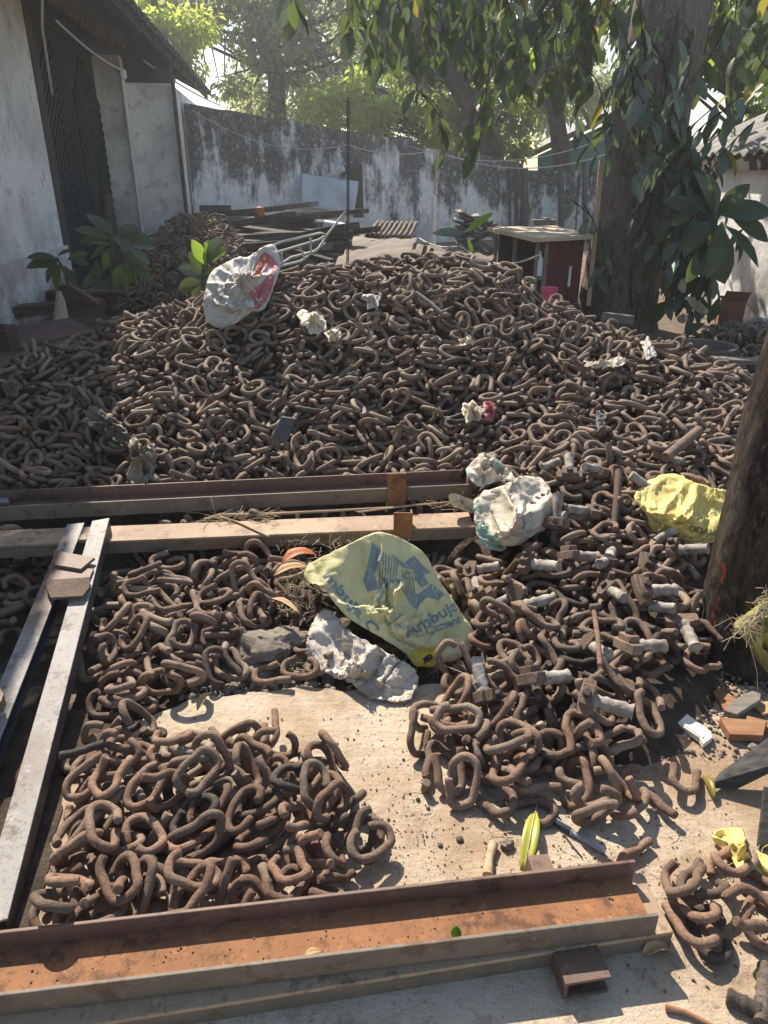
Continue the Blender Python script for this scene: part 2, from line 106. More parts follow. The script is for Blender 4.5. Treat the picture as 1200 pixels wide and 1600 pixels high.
(1,-1116,4077,561,-147,-31,-85),(4,-1021,4053,605,147,-1,66),(4,-888,4038,651,6,-148,112),(6,-741,4043,693,13,-19,-81),(1,-662,4142,710,-47,-7,-72),(3,-403,4009,772,13,-170,75),(2,-376,4067,776,162,-26,-80),
(1,-258,4038,796,13,-150,104),(7,-186,4107,789,-25,0,51),(1,-24,4052,821,22,180,6),(6,29,3944,822,-3,-3,-45),(0,218,4023,853,-24,5,42),(4,254,4056,857,-11,21,-61),(2,371,4024,842,-4,3,166),(3,519,4070,826,3,17,51),
(3,612,4054,808,9,-151,20),(2,952,4192,485,132,-20,-81),(5,1180,4320,283,12,-141,67),(8,1027,4156,441,111,-30,-94),(4,1221,4439,196,-23,-26,-29),(1,1576,4428,68,-156,-13,-46),(0,1617,4455,56,11,13,-110),
(6,-1764,4299,123,41,179,39),(0,-1681,4267,190,38,1,-137),(0,-1717,4416,77,16,147,-29),(4,-1404,4173,391,148,-38,-14),(3,-1289,4196,418,-35,1,41),(1,-1207,4256,437,24,-33,-104),(1,-1095,4233,501,-35,47,96),
(3,-1093,4365,426,171,-1,59),(4,-903,4190,587,8,-139,100),(4,-973,4480,375,156,-11,33),(7,-503,4152,748,80,45,100),(3,-328,4174,757,105,13,52),(6,-195,4223,729,21,26,139),(3,-77,4201,759,8,-25,-84),(5,14,4237,776,48,179,32),
(5,86,4190,800,21,11,-141),(1,250,4256,787,-9,31,114),(4,362,4159,826,-179,-4,23),(2,457,4151,814,-11,-14,-81),(4,583,4220,775,165,7,62),(2,974,4256,438,-43,11,-52),(0,1013,4408,325,30,-34,169),(0,1146,4408,230,-36,-26,-79),
(7,1292,4416,160,-4,33,103),(6,1348,4448,100,173,36,44),(8,-1763,4506,14,-52,4,23),(4,-1415,4670,53,176,8,55),(8,-1397,4378,254,9,16,55),(5,-1116,4393,385,33,-11,-81),(0,-968,4339,473,148,14,50),(2,-993,4564,309,175,7,79),
(7,-818,4282,572,34,-147,75),(6,-676,4380,570,-55,13,106),(2,-564,4341,604,32,-177,16),(2,-488,4335,621,-6,-31,-67),(0,-343,4247,696,15,30,134),(5,-314,4479,570,-22,5,2),(0,-136,4293,697,37,173,5),(1,-21,4309,724,168,-53,-45),
(0,66,4250,762,-26,19,53),(0,228,4321,764,74,-180,14),(4,270,4385,707,-18,29,64),(5,380,4228,800,28,5,-123),(2,461,4487,616,-6,40,69),(4,608,4237,744,149,-6,-31),(4,1094,4584,141,-155,34,64),(2,1136,4651,86,-45,-29,9),
(8,1180,4477,159,21,-142,16),(4,-1361,4817,37,7,10,111),(0,-1212,4414,314,-45,3,36),(2,-1141,4513,273,6,40,130),(7,-994,4625,266,-42,-36,-41),(6,-777,4383,509,150,21,61),(7,-657,4432,527,9,-47,-85),(0,-546,4431,545,4,39,118),
(0,-479,4522,487,1,-39,-86),(8,-408,4637,407,-18,6,21),(2,-249,4400,609,-26,-24,-30),(2,-194,4644,452,166,17,41),(1,-49,4439,629,-19,42,106),(1,28,4439,656,6,-8,-83),(5,107,4635,538,22,28,108),(0,271,4622,522,38,159,-26),
(7,344,4472,652,49,-170,2),(6,632,4731,370,162,32,31),(3,565,4392,668,13,-35,-129),(2,993,4696,134,30,39,78),(6,1107,4752,26,-17,-21,-101),(0,-1073,4602,237,-13,144,-88),(4,-1073,4892,57,161,-38,-26),(0,-782,4543,390,44,-176,29),
(5,-918,5108,32,-34,5,-78),(0,-670,4621,364,-2,41,110),(7,-586,4603,409,-12,-47,-78),(6,-419,4673,376,145,15,34),(5,-262,4632,448,41,-117,64),(8,-211,4673,409,-7,142,-66),(6,-108,4656,459,-54,28,70),(2,35,4482,607,24,-149,57),
(5,177,4695,466,-13,56,83),(0,290,4537,592,165,-39,-64),(5,373,4580,562,31,147,-92),(3,499,4725,417,40,-6,174),(5,990,5004,47,34,0,170),(6,-512,4699,344,-50,-25,-12),(2,-66,4595,500,-20,143,-99),(4,-18,4684,442,-13,-129,120),
(1,90,4703,447,0,-135,122),(1,-1361,2485,149,-54,13,-159),(7,494,2460,208,68,20,65),(3,553,2446,213,-3,168,7),(4,655,2476,236,116,-41,87),(2,754,2437,232,-34,18,59),(3,1041,2400,236,5,15,157),(2,1161,2417,190,177,5,51),
(3,1268,2454,199,-161,-34,-8),(1,1387,2459,209,15,171,42),(4,1419,2492,203,37,-130,-85),(6,-1255,2574,188,-12,152,-98),(1,-751,2578,139,143,-1,-102),(3,382,2582,166,-15,136,-20),(0,471,2607,180,-6,11,53),
(8,563,2593,192,-148,-11,103),(3,630,2556,255,2,15,-72),(0,774,2535,250,-171,-3,46),(2,949,2586,264,-15,177,-25),(1,997,2545,279,-6,-1,167),(2,1189,2457,213,-4,-21,97),(6,1264,2548,256,168,22,-41),(2,1340,2584,204,20,-8,-58),
(3,1417,2602,236,146,2,117),(5,-1336,2606,199,175,-25,-70),(4,-1278,2617,160,1,-42,102),(3,-1244,2649,183,22,-13,-114),(5,-1126,2587,163,157,43,-45),(2,-1033,2594,133,39,-12,-9),(2,-860,2652,158,-23,-9,-157),
(2,-777,2669,152,-23,37,-120),(6,-670,2730,150,-15,11,-144),(6,-532,2590,114,-36,16,-158),(8,-480,2694,146,177,6,44),(6,-107,2638,103,-22,-132,-43),(2,144,2653,180,-11,106,-109),(7,174,2685,152,114,45,23),
(4,380,2718,165,-14,-12,-80),(7,464,2685,209,101,-33,58),(5,708,2683,246,130,-57,6),(2,771,2640,270,-4,9,3),(0,954,2617,302,2,-140,20),(4,1032,2659,277,-55,16,-120),(1,1158,2614,260,-175,-16,12),(8,1255,2651,215,52,-4,179),
(0,1350,2657,248,-43,46,157),(2,1371,2691,236,-24,2,35),(0,1529,2662,216,-39,-178,43),(4,-1502,2767,264,10,16,-21),(6,-1389,2662,215,-11,-174,-57),(2,-1373,2769,238,9,-164,-43),(0,-1140,2708,187,14,-174,-1),
(2,-983,2715,172,-20,9,-71),(6,-862,2710,179,-92,-120,-43),(1,-809,2719,194,100,-27,-10),(6,-688,2752,175,1,21,-142),(3,-523,2733,199,35,16,-137),(2,-368,2715,156,45,-36,-123),(2,-283,2720,137,-7,-176,36),
(4,-208,2738,161,-38,2,15),(4,-104,2683,166,24,-149,30),(1,-34,2740,161,-81,-4,69),(6,90,2757,156,75,-32,106),(0,229,2670,149,12,-81,-68),(2,302,2740,144,-116,-33,11),(8,386,2781,163,-39,163,10),(2,510,2759,213,-39,33,-159),
(1,575,2727,233,-21,158,44),(3,673,2773,263,15,157,53),(0,809,2735,285,-5,-148,-68),(6,937,2737,313,15,10,56),(0,997,2770,291,19,-9,11),(2,1114,2823,280,12,2,-115),(0,1215,2766,292,3,-160,-63),(3,1331,2781,264,-124,28,-22),
(5,1385,2784,270,90,-21,150),(5,1478,2718,249,2,2,-108),(4,-1608,2892,308,-14,-28,50),(3,-1525,2810,296,-163,12,92),(3,-1228,2801,240,-32,32,-39),(0,-1121,2822,261,-25,11,-37),(4,-1021,2803,230,-64,-10,127),
(5,-964,2870,270,29,-124,-106),(6,-773,2791,218,18,-166,-31),(7,-676,2805,206,80,-14,150),(2,-600,2853,217,-151,30,-22),(0,-455,2794,211,7,-6,-44),(3,-354,2863,230,32,-31,91),(0,-295,2809,215,-16,142,46),
(3,-198,2839,203,-63,-151,20),(2,-46,2876,200,-45,-6,-135),(0,-29,2766,167,18,-8,73),(6,93,2833,178,-5,-16,-160),(4,155,2821,196,110,-43,-91),(0,236,2777,166,-31,174,18),(5,332,2811,202,-77,-148,33),(1,454,2798,236,-148,-26,-73),
(2,590,2878,252,18,-13,-150),(4,623,2813,286,-31,19,174),(0,753,2842,308,33,34,-60),(1,935,2875,301,-124,-50,-25),(0,1032,2925,325,36,-27,134),(5,1158,2895,279,17,40,-103),(6,1284,2871,290,9,-174,-5),(7,1456,2865,294,-26,159,32),
(0,1552,2854,275,4,20,-45),(0,-1717,2978,341,41,-5,62),(5,-1600,2923,340,13,-6,44),(2,-1499,2918,321,-6,28,-54),(0,-1394,2966,300,1,22,-58),(2,-1322,2980,309,37,-24,92),(6,-1283,2908,277,19,-26,10),(6,-1084,2930,277,11,-130,-17),
(1,-1037,2969,297,-168,9,-72),(0,-919,2974,290,-43,-2,-6),(2,-804,2952,256,5,0,-116),(1,-674,2913,284,177,-61,-7),(0,-604,2916,267,144,-8,117),(2,-587,2964,262,23,-23,-78),(2,-435,2903,238,28,-10,24),(0,-258,2922,234,20,-160,-32),
(4,-153,2910,223,-157,-11,-42),(2,-103,2924,256,-50,19,-61),(7,19,2921,255,-85,160,-15),(0,84,2913,226,13,-146,-85),(3,179,2944,254,-169,-4,-15),(4,284,2864,230,-10,168,-54),(5,356,2951,253,-127,-52,19),(4,420,2907,254,5,-26,-55),
(2,612,2928,276,58,-37,-152),(2,731,2940,288,39,-17,-128),(3,756,2959,322,-14,-12,-44),(0,899,2981,324,-152,-4,6),(4,1017,3026,345,-37,-8,-145),(3,1127,2993,313,4,-153,-92),(5,1218,2966,322,13,-174,-64),(0,1331,3011,319,19,2,-4),
(2,1421,2960,305,46,-63,0),(1,1534,2930,319,34,4,14),(7,1617,2989,314,91,25,-8),(5,-1746,3058,394,67,-23,-170),(8,-1648,3063,365,-21,34,-94),(1,-1445,2987,347,152,-1,111),(5,-1376,3041,363,-16,-165,-66),
(0,-1298,3053,348,-16,19,-114),(5,-1189,2955,314,-100,-38,73),(5,-1141,2913,305,43,18,100),(3,-977,3066,323,-27,2,153),(3,-889,3020,314,0,25,-138),(6,-754,3033,289,31,-29,-8),(6,-640,3038,302,-75,-40,-126),
(3,-471,2993,295,-16,-11,78),(0,-398,2991,304,35,17,-118),(6,-277,2978,269,-22,169,79),(4,-212,3016,293,-70,-8,49),(2,-140,3053,316,176,11,-29),(1,0,2948,263,-33,-151,81),(2,118,3009,281,-15,-7,165),(8,194,3081,293,-4,27,-67),
(6,270,2922,232,-159,-24,-83),(0,378,2977,298,10,-4,-129),(4,534,3001,298,-8,-4,26),(1,626,3070,331,28,23,-66),(4,692,2988,298,-41,-2,-138),(2,808,2998,348,39,-173,7),(5,884,3035,341,34,167,-42),(7,986,3101,346,-18,5,45),
(3,1143,3045,350,-2,5,40),(4,1274,3008,352,-173,-16,37),(7,1346,3050,337,5,146,38),(6,1438,3025,340,2,40,-57),(6,1542,3001,324,54,-3,98),(3,1638,3045,324,-134,-2,30),(0,-1734,3133,408,18,17,134),(0,-1637,3177,416,16,-157,-54),
(5,-1484,3186,408,16,-156,52),(4,-1410,3118,395,-58,9,176),(2,-1282,3084,386,-4,-145,-78),(2,-1225,3030,352,30,-64,-171),(6,-1111,3052,343,9,-24,-31),(1,-997,3121,367,71,29,-149),(0,-942,3054,350,-33,-165,66),
(0,-789,3096,329,145,11,-92),(0,-742,3109,337,24,5,22),(0,-599,3012,307,145,53,4),(7,-491,3093,341,137,15,104),(2,-425,3083,311,145,12,-33),(4,-313,3070,320,96,-55,-38),(8,-234,3083,289,-56,6,-176),(3,-110,3047,345,147,7,-78),
(7,-21,2993,308,19,180,-24),(0,93,3146,375,30,-179,-56),(3,209,3037,328,46,1,139),(2,339,3040,312,16,-1,32),(3,419,3042,336,162,-21,-18),(4,538,3064,376,12,-16,-27),(3,603,3101,359,-13,-18,45),(4,697,3172,380,-37,-148,26),
(1,813,3138,366,-56,8,-155),(2,920,3141,336,-29,-180,-3),(4,996,3141,359,168,-26,-72),(0,1095,3125,368,-5,-142,-91),(0,1266,3166,360,3,33,-126),(6,1359,3151,360,13,-163,57),(6,1436,3151,355,8,-160,-88),
(0,1537,3134,343,37,16,-132),(7,1632,3135,359,12,-40,-111),(2,1759,3192,350,-51,56,-70),(6,-1813,3258,401,-164,-3,-11),(6,-1707,3282,423,-41,180,15),(2,-1638,3307,432,4,-15,-83),(4,-1496,3256,431,-30,0,85),
(3,-1376,3267,428,30,-32,50),(3,-1299,3212,419,153,-18,-34),(8,-1213,3246,410,53,157,14),(2,-1120,3242,411,178,16,-24),(3,-974,3197,404,-34,-174,-50),(5,-913,3077,380,111,-28,117),(0,-849,3207,402,129,-3,-131),
(0,-744,3207,380,-11,18,-24),(0,-591,3089,351,14,-174,60),(0,-489,3200,368,-119,21,-74),(0,-377,3102,366,6,34,158),(2,-318,3268,386,11,29,-80),(3,-202,3118,338,66,24,-126),(2,-151,3216,363,31,-4,4),(0,-16,3049,319,-1,-174,15),
(1,137,3165,376,168,5,9),(6,218,3215,391,-48,22,-98),(4,281,3084,335,-160,-35,30),(1,413,3113,356,-149,-19,-11),(3,464,3244,408,20,159,50),(1,586,3145,374,27,16,-105),(3,696,3199,383,-6,2,-6),(4,846,3112,410,154,24,-12),
(2,914,3196,393,-37,15,178),(1,1045,3249,415,-11,-6,-25),(4,1190,3190,410,-160,3,89),(2,1221,3226,376,22,1,-86),(4,1328,3257,405,-34,15,80),(0,1460,3240,386,-86,-18,158),(0,1571,3216,376,176,-10,24),(4,1631,3251,373,-17,15,-156),
(0,1712,3278,365,171,-16,20),(1,-1824,3404,421,17,170,58),(1,-1698,3397,470,10,25,-40),(7,-1619,3387,465,46,8,-56),(6,-1517,3357,465,14,-27,51),(3,-1402,3356,483,158,17,-94),(2,-1334,3354,468,14,1,-41),(4,-1215,3238,435,-4,-17,5),
(7,-1067,3237,444,-5,-5,-37),(1,-1025,3206,419,-22,-1,91),(2,-966,3295,433,-28,-26,89),(3,-819,3308,441,-126,-14,54),(1,-677,3215,403,-152,-3,-75),(8,-586,3228,386,-106,3,117),(0,-522,3265,407,2,5,46),(3,-359,3253,393,14,-35,17),
(0,-341,3213,406,-37,2,146),(7,-258,3194,407,7,164,23),(3,-165,3184,412,53,153,-28),(4,-45,3213,422,119,6,-134),(3,45,3222,421,-47,175,48),(0,135,3260,428,-31,23,167),(0,245,3197,405,-36,-173,45),(2,317,3332,451,26,24,-36),
(1,483,3296,450,-3,-142,2),(5,594,3272,445,6,28,129),(2,773,3322,443,-12,-168,56),(3,862,3303,441,-28,-20,155),(0,939,3355,433,15,-20,54),(1,1004,3283,428,-35,14,85),(2,1101,3375,450,-146,25,-46),(7,1216,3307,418,15,-20,82),
(6,1307,3371,442,-23,4,-108),(4,1444,3373,433,-142,-10,64),(2,1560,3394,412,2,164,68),(5,1649,3347,381,-156,21,-36),(5,1717,3448,387,-9,-167,69),(4,1820,3474,362,180,3,12),(2,-1792,3522,420,42,-48,-70),
(7,-1666,3489,472,52,-5,160),(4,-1540,3500,483,-18,-8,-53),(5,-1437,3507,506,3,7,-93),(2,-1299,3486,516,150,-54,19),(0,-1159,3384,518,69,26,-137),(4,-1126,3374,492,-138,-12,-94),(5,-1050,3410,509,-13,31,153),
(6,-885,3483,520,-10,24,-122),(7,-874,3351,489,-9,-8,33),(4,-654,3310,444,158,-13,-85),(4,-599,3386,482,24,165,52),(0,-413,3257,433,-47,144,53),(4,-319,3329,442,-64,6,-177),(0,-225,3340,498,37,7,-78),(0,-133,3291,459,-17,135,-36),
(2,42,3398,511,-28,145,31),(3,102,3262,463,163,-3,90),(1,180,3320,498,9,178,5),(4,299,3376,491,-15,175,29),(6,386,3361,495,-135,-24,-69),(0,451,3304,479,173,6,59),(3,566,3370,503,48,-16,-17),(0,678,3329,469,-2,-34,89),
(5,775,3396,481,4,41,-56),(6,934,3392,469,25,173,56),(4,1065,3458,514,48,112,56),(4,1211,3483,480,19,24,-37),(4,1380,3439,458,15,-13,-122),(5,1466,3484,463,-22,1,52),(3,1536,3492,423,-148,23,-5),(3,1634,3504,389,14,-2,90),
(0,1790,3530,354,-29,11,-107),(5,-1826,3717,354,23,6,-97),(0,-1645,3590,465,29,166,-73),(3,-1565,3545,494,-20,14,-16),(7,-1468,3569,507,-49,-4,81),(2,-1371,3621,548,62,13,-91),(1,-1175,3532,550,180,4,-52),
(3,-1083,3531,565,-8,32,145),(6,-1002,3530,548,-45,-24,126),(2,-944,3463,540,-7,1,-102),(5,-711,3516,570,106,-18,-136),(3,-616,3400,498,29,25,-133),(4,-525,3441,520,-10,9,-62),(1,-420,3414,504,24,-146,-53),
(1,-353,3489,566,-167,-6,0),(0,-230,3389,543,-15,-1,-72),(2,-140,3430,523,-122,-52,30),(3,-36,3427,537,14,165,22),(2,82,3324,507,5,-30,-21),(5,205,3373,543,14,-174,74),(3,320,3289,484,38,-8,-136),(0,431,3467,547,-25,-30,131),
(5,525,3300,494,-135,-14,34),(1,624,3391,518,12,-28,34),(2,748,3471,548,36,13,-23),(4,850,3396,483,4,-10,65),(5,983,3512,544,60,10,-37),(8,1035,3560,508,-3,20,-79),(4,1140,3511,509,-25,173,-10),(1,1267,3572,502,33,42,47),
(0,1376,3558,467,163,15,-47),(1,1472,3619,460,-8,12,93),(4,1555,3630,430,-53,-15,47),(5,1661,3633,390,-137,10,60),(1,-1963,3746,283,39,172,20),(6,-1620,3641,478,5,-18,-7),(0,-1472,3711,530,0,6,-28),(5,-1362,3697,552,4,41,176),
(8,-1275,3645,566,101,12,0),(0,-1142,3684,590,29,-25,7),(7,-1085,3707,642,-81,-12,-61),(3,-969,3693,623,-14,153,81),(7,-882,3619,602,179,-36,26),(6,-748,3616,611,16,26,-127),(0,-599,3623,625,-40,-17,177),
(0,-485,3620,617,-19,158,35),(2,-399,3407,525,-10,-101,-145),(1,-355,3486,601,-41,2,-124),(6,-244,3531,574,9,148,100),(5,-137,3436,556,7,21,-172),(5,52,3398,543,1,-13,103),(1,92,3625,704,39,13,45),(7,211,3549,657,141,-3,105),
(2,245,3449,557,-24,-7,-117),(2,331,3406,534,-34,175,26),(5,530,3587,637,-21,-160,25),(6,606,3563,611,19,-12,0),(4,822,3618,603,-17,-175,18),(6,894,3641,588,7,164,69),(1,967,3677,596,75,-10,-104),(0,1091,3705,548,44,-10,40),
(4,1280,3706,490,18,-167,56),(5,1342,3678,484,18,-179,9),(7,1458,3759,442,-42,-8,19),(3,2028,3770,179,-26,-2,-54),(2,-2182,3898,139,163,-37,43),(0,-2124,3905,176,-59,10,9),(4,-1783,3950,320,9,140,-92),
(1,-1448,3840,523,-21,22,-159),(2,-1351,3748,562,28,169,44),(3,-1277,3742,573,-14,-1,-71),(1,-1177,3835,611,-14,39,-108),(6,-1087,3817,619,-19,170,53),(4,-911,3778,643,12,174,75),(2,-834,3762,673,-160,17,-81),
(3,-702,3755,689,52,6,-71),(0,-588,3783,708,-8,-173,12),(3,-510,3710,680,-11,-162,-5),(5,-421,3689,686,34,37,-66),(4,-309,3586,643,-11,-7,-110),(5,-236,3692,691,-27,-20,113),(1,-105,3680,698,-36,-3,-179),
(3,-72,3562,629,-126,-19,-21),(3,98,3656,718,12,-20,29),(8,283,3676,696,-12,-32,87),(0,361,3422,574,-23,-15,176),(6,416,3764,748,-160,24,-47),(4,483,3660,683,-144,14,-38),(1,653,3693,686,-39,3,-142),(3,791,3823,689,-4,-34,154),
(1,891,3737,669,-5,-176,54),(1,972,3789,608,-136,3,-19),(2,1064,3840,553,-47,-14,-132),(6,1149,3841,519,-4,-162,-88),(1,1269,3819,499,-28,37,-100),(1,1390,3899,420,-159,-13,-92),(2,1429,3875,390,-27,-1,-53),
(1,1652,3815,363,57,9,163),(2,-2165,4097,70,-51,27,153),(3,-2014,4195,82,13,-175,70),(1,-1834,4120,220,25,-137,29),(1,-1722,3982,340,-119,-65,-67),(2,-1760,4175,218,-24,0,157),(5,-1525,4005,433,21,56,160),
(1,-1367,3913,547,20,-158,-8),(6,-1269,3934,581,21,28,138),(4,-1323,3849,602,147,-3,-50),(1,-1038,3932,643,-5,-27,9),(0,-936,3860,677,-178,-41,-11),(7,-853,3862,695,3,-32,-36),(2,-713,3883,724,17,0,14),
(3,-665,3918,754,-163,-9,57),(1,-516,3867,754,-38,-20,54),(0,-404,3797,748,-165,11,-94),(5,-325,3890,800,34,170,-51),(1,-217,3799,762,3,17,-132),(0,-130,3893,810,-139,-5,77),(2,-64,3784,775,108,1,-12),(0,115,3766,769,50,37,-91),
(3,208,3774,775,-13,41,-66),(2,363,3739,748,1,-17,32),(0,430,3849,793,-19,-162,-28),(1,717,3770,709,-167,35,-42),(7,753,3910,747,21,-12,73),(0,924,3933,642,12,-5,-106),(2,1146,3885,502,178,2,-16),(1,1822,4327,33,-164,9,72),
(2,1703,4149,151,12,31,77),(5,-2093,4169,64,37,18,-76),(3,-2047,4294,29,-160,-13,74),(6,-1853,4176,172,-2,-163,13),(0,-1792,4205,199,21,-4,-13),(4,-1634,4151,307,35,29,169),(2,-1641,4230,265,5,6,44),(4,-1357,4064,477,-2,25,178),
(4,-1287,4160,464,-9,-174,-36),(0,-1244,4112,496,170,-16,-24),(6,-991,3995,640,-40,-30,-15),(5,-822,4047,688,18,-135,57),(2,-769,4054,710,9,9,162),(1,-603,4044,738,-21,18,117),(4,-487,4043,759,-4,180,-5),(3,-469,4014,789,1,-3,-9),
(5,-320,4018,805,1,-135,-122),(2,-186,3965,811,20,-4,85),(3,-127,4051,822,-17,7,-102),(5,-111,3983,829,-24,-147,19),(0,94,4065,847,-29,-10,65),(5,237,3978,859,19,56,-84),(4,333,4032,865,-2,-176,-90),(7,435,4046,865,-24,-179,-43),
(7,500,3981,841,-33,-3,-160),(5,668,3953,807,4,35,43),(3,1036,4119,470,-160,3,103),(0,1076,4157,414,14,31,77),(5,1681,4448,33,7,-151,-45),(4,1742,4380,44,-11,-164,22),(4,-1771,4415,72,-166,-35,-60),(2,-1440,4231,336,6,39,130),
(3,-1459,4523,140,-28,-47,-53),(6,-1203,4326,379,-8,144,-65),(0,-1056,4144,573,62,41,162),(3,-983,4243,541,9,-163,61),(1,-609,4176,710,51,-16,-143),(0,-407,4088,780,13,-128,107),(1,-328,4122,796,-20,29,-92),
(1,-138,4124,808,-1,-12,177),(1,-100,4193,788,14,160,-61),(4,81,4105,838,154,-25,-82),(0,311,4114,854,3,35,154),(4,422,4088,866,153,18,-30),(0,1094,4508,194,-46,19,-23),(5,1106,4341,339,17,-157,-56),(5,1084,4407,304,42,-31,150),
(4,1169,4559,139,-63,52,38),(1,1220,4490,184,-84,20,-35),(1,1475,4568,45,33,165,56),(2,1228,4223,301,33,-175,-36),(4,1701,4611,17,175,-12,-7),(6,-1711,4490,56,-6,-63,118),(1,-1456,4374,235,155,5,50),(2,-1361,4457,211,-32,-27,-4),
(6,-1576,4550,53,9,32,136),(1,-1362,4802,65,-174,-13,-52),(0,-974,4312,506,-12,-4,28),(2,-970,4540,342,-10,-10,15),(7,-758,4304,603,22,-136,27),(0,-729,4438,506,-69,19,43),(8,-554,4243,661,163,-30,-62),
(4,-431,4277,674,-44,-16,-2),(1,-332,4303,691,-43,-50,-61),(3,-291,4469,556,-29,-24,-25),(4,-142,4345,694,-26,25,63),(6,62,4403,685,21,12,107),(3,182,4420,676,36,16,166),(3,340,4246,803,-18,147,-103),(4,662,4971,222,-180,18,40),
(5,896,5192,56,20,-152,-47),(7,1070,4950,40,-166,-17,28),(5,1150,4612,133,170,-35,-36),(7,1341,4569,42,-37,-24,-116),(0,1379,4558,59,148,38,-37),(2,-1503,4512,110,138,10,47),(0,-1389,4674,70,-177,18,56),
(1,-1078,4573,281,-179,-12,5),(4,-956,4648,295,46,-19,-161),(3,-758,4488,452,41,-40,-119),(3,-583,4508,478,41,-152,43),(4,-505,4442,564,9,-131,48),(1,-491,4674,399,-153,-17,-21),(6,-360,4872,234,14,39,114),
(7,-177,4466,587,0,25,150),(5,-127,4381,649,-7,52,103),(0,-112,4558,545,12,-10,-92),(7,55,4606,560,139,-3,118),(0,172,4690,496,-31,-44,-61),(2,575,4734,406,-4,-71,-125),(0,1000,5126,30,-23,-166,-37),(6,1063,4711,82,-4,32,-11),
(2,1181,4616,91,30,4,-32),(4,-1046,4690,189,21,28,166),(3,-981,4998,61,25,-173,-60),(0,-769,4707,269,22,35,152),(4,-544,4712,331,29,-135,93),(0,-324,4969,214,122,-48,9),(8,-312,4719,361,-1,139,-126),(8,-111,4456,593,-25,-35,-62),
(2,-7,4592,531,3,6,106),(0,91,4627,521,9,-12,-139),(6,277,4685,470,34,21,151),(2,434,4767,413,103,-22,16),(2,-291,4893,224,154,25,59),(3,-145,5136,123,3,-166,38),(2,-72,4726,393,-4,144,-77),(1,-4,4646,498,-158,9,91),
(2,83,4636,499,173,21,70),(1,179,5321,79,35,-180,-11),(2,461,5059,197,-28,11,8),(0,983,2362,236,13,29,-126),(2,1313,2243,137,-9,16,-104),(4,1296,2393,198,35,-148,55),(5,1381,2355,188,-65,-132,-9),(2,-1432,2537,141,-40,-5,-67),
(5,-1325,2520,179,56,-156,-19),(7,-1216,2529,161,-69,145,38),(4,-1126,2508,140,-75,-32,17),(3,474,2546,213,-24,-157,-54),(6,607,2470,235,25,-40,-169),(0,770,2502,274,15,-26,62),(4,817,2574,289,-35,174,-2),
(2,921,2513,273,2,-141,28),(4,1330,2470,214,-22,-28,39),(6,-1476,2582,173,61,-60,129),(8,-1195,2636,170,-109,-9,-88),(0,-1168,2526,159,-104,41,52),(3,-1059,2600,155,12,145,64),(0,-950,2574,162,-15,-12,94),
(7,-838,2592,174,-73,-6,16),(7,-682,2615,160,-16,-7,-78),(2,-661,2640,138,2,-142,102),(7,-327,2624,154,-164,-31,46),(1,329,2570,166,106,59,-80),(6,418,2681,208,18,-169,-46),(8,442,2619,206,177,-28,-34),(5,557,2609,248,-27,6,68),
(5,696,2592,280,151,-30,-28),(0,825,2623,291,-15,-155,-51),(1,1046,2613,319,-3,0,-102),(0,1154,2649,300,64,-14,-161),(1,1303,2589,266,25,8,97),(2,1312,2642,247,0,-30,-62),(4,1451,2631,257,44,-156,-35),(3,-1573,2702,225,2,-7,66),
(1,-1463,2568,198,-29,19,-4),(0,-1048,2693,196,-144,-32,-62),(1,-941,2709,204,37,168,64),(4,-786,2628,174,37,-163,15),(5,-708,2701,179,-8,17,146),(8,-631,2703,174,65,-44,152),(3,-578,2640,170,-139,-14,-100),
(4,-431,2639,147,-89,-37,128),(2,-310,2735,184,-42,-16,96),(0,-190,2605,114,-88,-153,7),(0,46,2684,164,107,-5,-77),(1,78,2686,158,-119,26,78),(0,241,2709,163,-27,-115,122),(5,306,2706,175,45,142,10),(7,412,2727,210,124,17,116),
(0,586,2696,244,-42,22,-164),(6,636,2716,273,3,-161,14),(4,688,2661,293,38,20,-136),(1,878,2772,313,-20,145,-84),(5,1206,2798,324,62,-13,115),(2,1313,2748,262,-113,-11,-5),(0,1364,2727,267,30,0,151),(2,1542,2723,261,106,-18,52),
(0,-1555,2673,247,24,-2,-73),(4,-1465,2639,222,19,-138,18),(2,-1296,2786,243,-21,-5,-163),(6,-1183,2770,243,-43,0,-68),(6,-1177,2804,234,-87,5,-65),(0,-1129,2680,165,-5,-7,155),(7,-920,2742,230,18,0,-16),(0,-719,2722,200,20,0,95),
(5,-594,2764,217,171,-4,51),(4,-507,2815,234,-8,19,111),(1,-432,2757,178,14,30,-49),(0,-384,2789,202,-61,-8,-91),(5,-247,2738,185,176,-42,4),(4,-78,2761,193,-44,4,56),(3,13,2777,219,62,5,-97),(4,88,2746,184,3,-31,-129),
(3,157,2738,200,53,3,167),(5,268,2762,226,16,48,177),(6,296,2760,200,-174,-46,-48),(6,361,2783,206,48,-86,28),(4,515,2725,265,159,-31,-16),(0,626,2799,306,-160,25,-83),(4,837,2800,315,-32,-4,-53),(6,872,2870,323,-18,-16,-154),
(2,1087,2862,318,-7,-141,102),(0,1223,2844,320,6,-18,-75),(7,1309,2856,302,130,-19,-114),(6,1382,2839,272,-7,-73,-119),(4,1473,2793,283,156,-19,-12),(3,-1688,2883,331,18,-4,94),(0,-1312,2907,306,1,60,-139),
(5,-1205,2854,281,21,-70,154),(0,-1123,2880,274,22,-171,-41),(1,-1025,2855,276,-160,-24,-69),(4,-940,2911,275,-121,-35,-8),(0,-768,2807,242,-156,8,86),(5,-529,2892,236,66,-8,138),(3,-433,2859,244,-71,-117,-39),
(0,-330,2760,214,-46,-10,112),(3,-123,2790,194,4,174,-28),(4,-31,2854,220,180,27,-32),(2,70,2820,220,146,-35,-4),(0,126,2795,209,-149,23,87),(0,186,2839,222,97,-44,99),(5,254,2823,225,54,-154,43),(1,455,2925,256,-47,-5,-177),
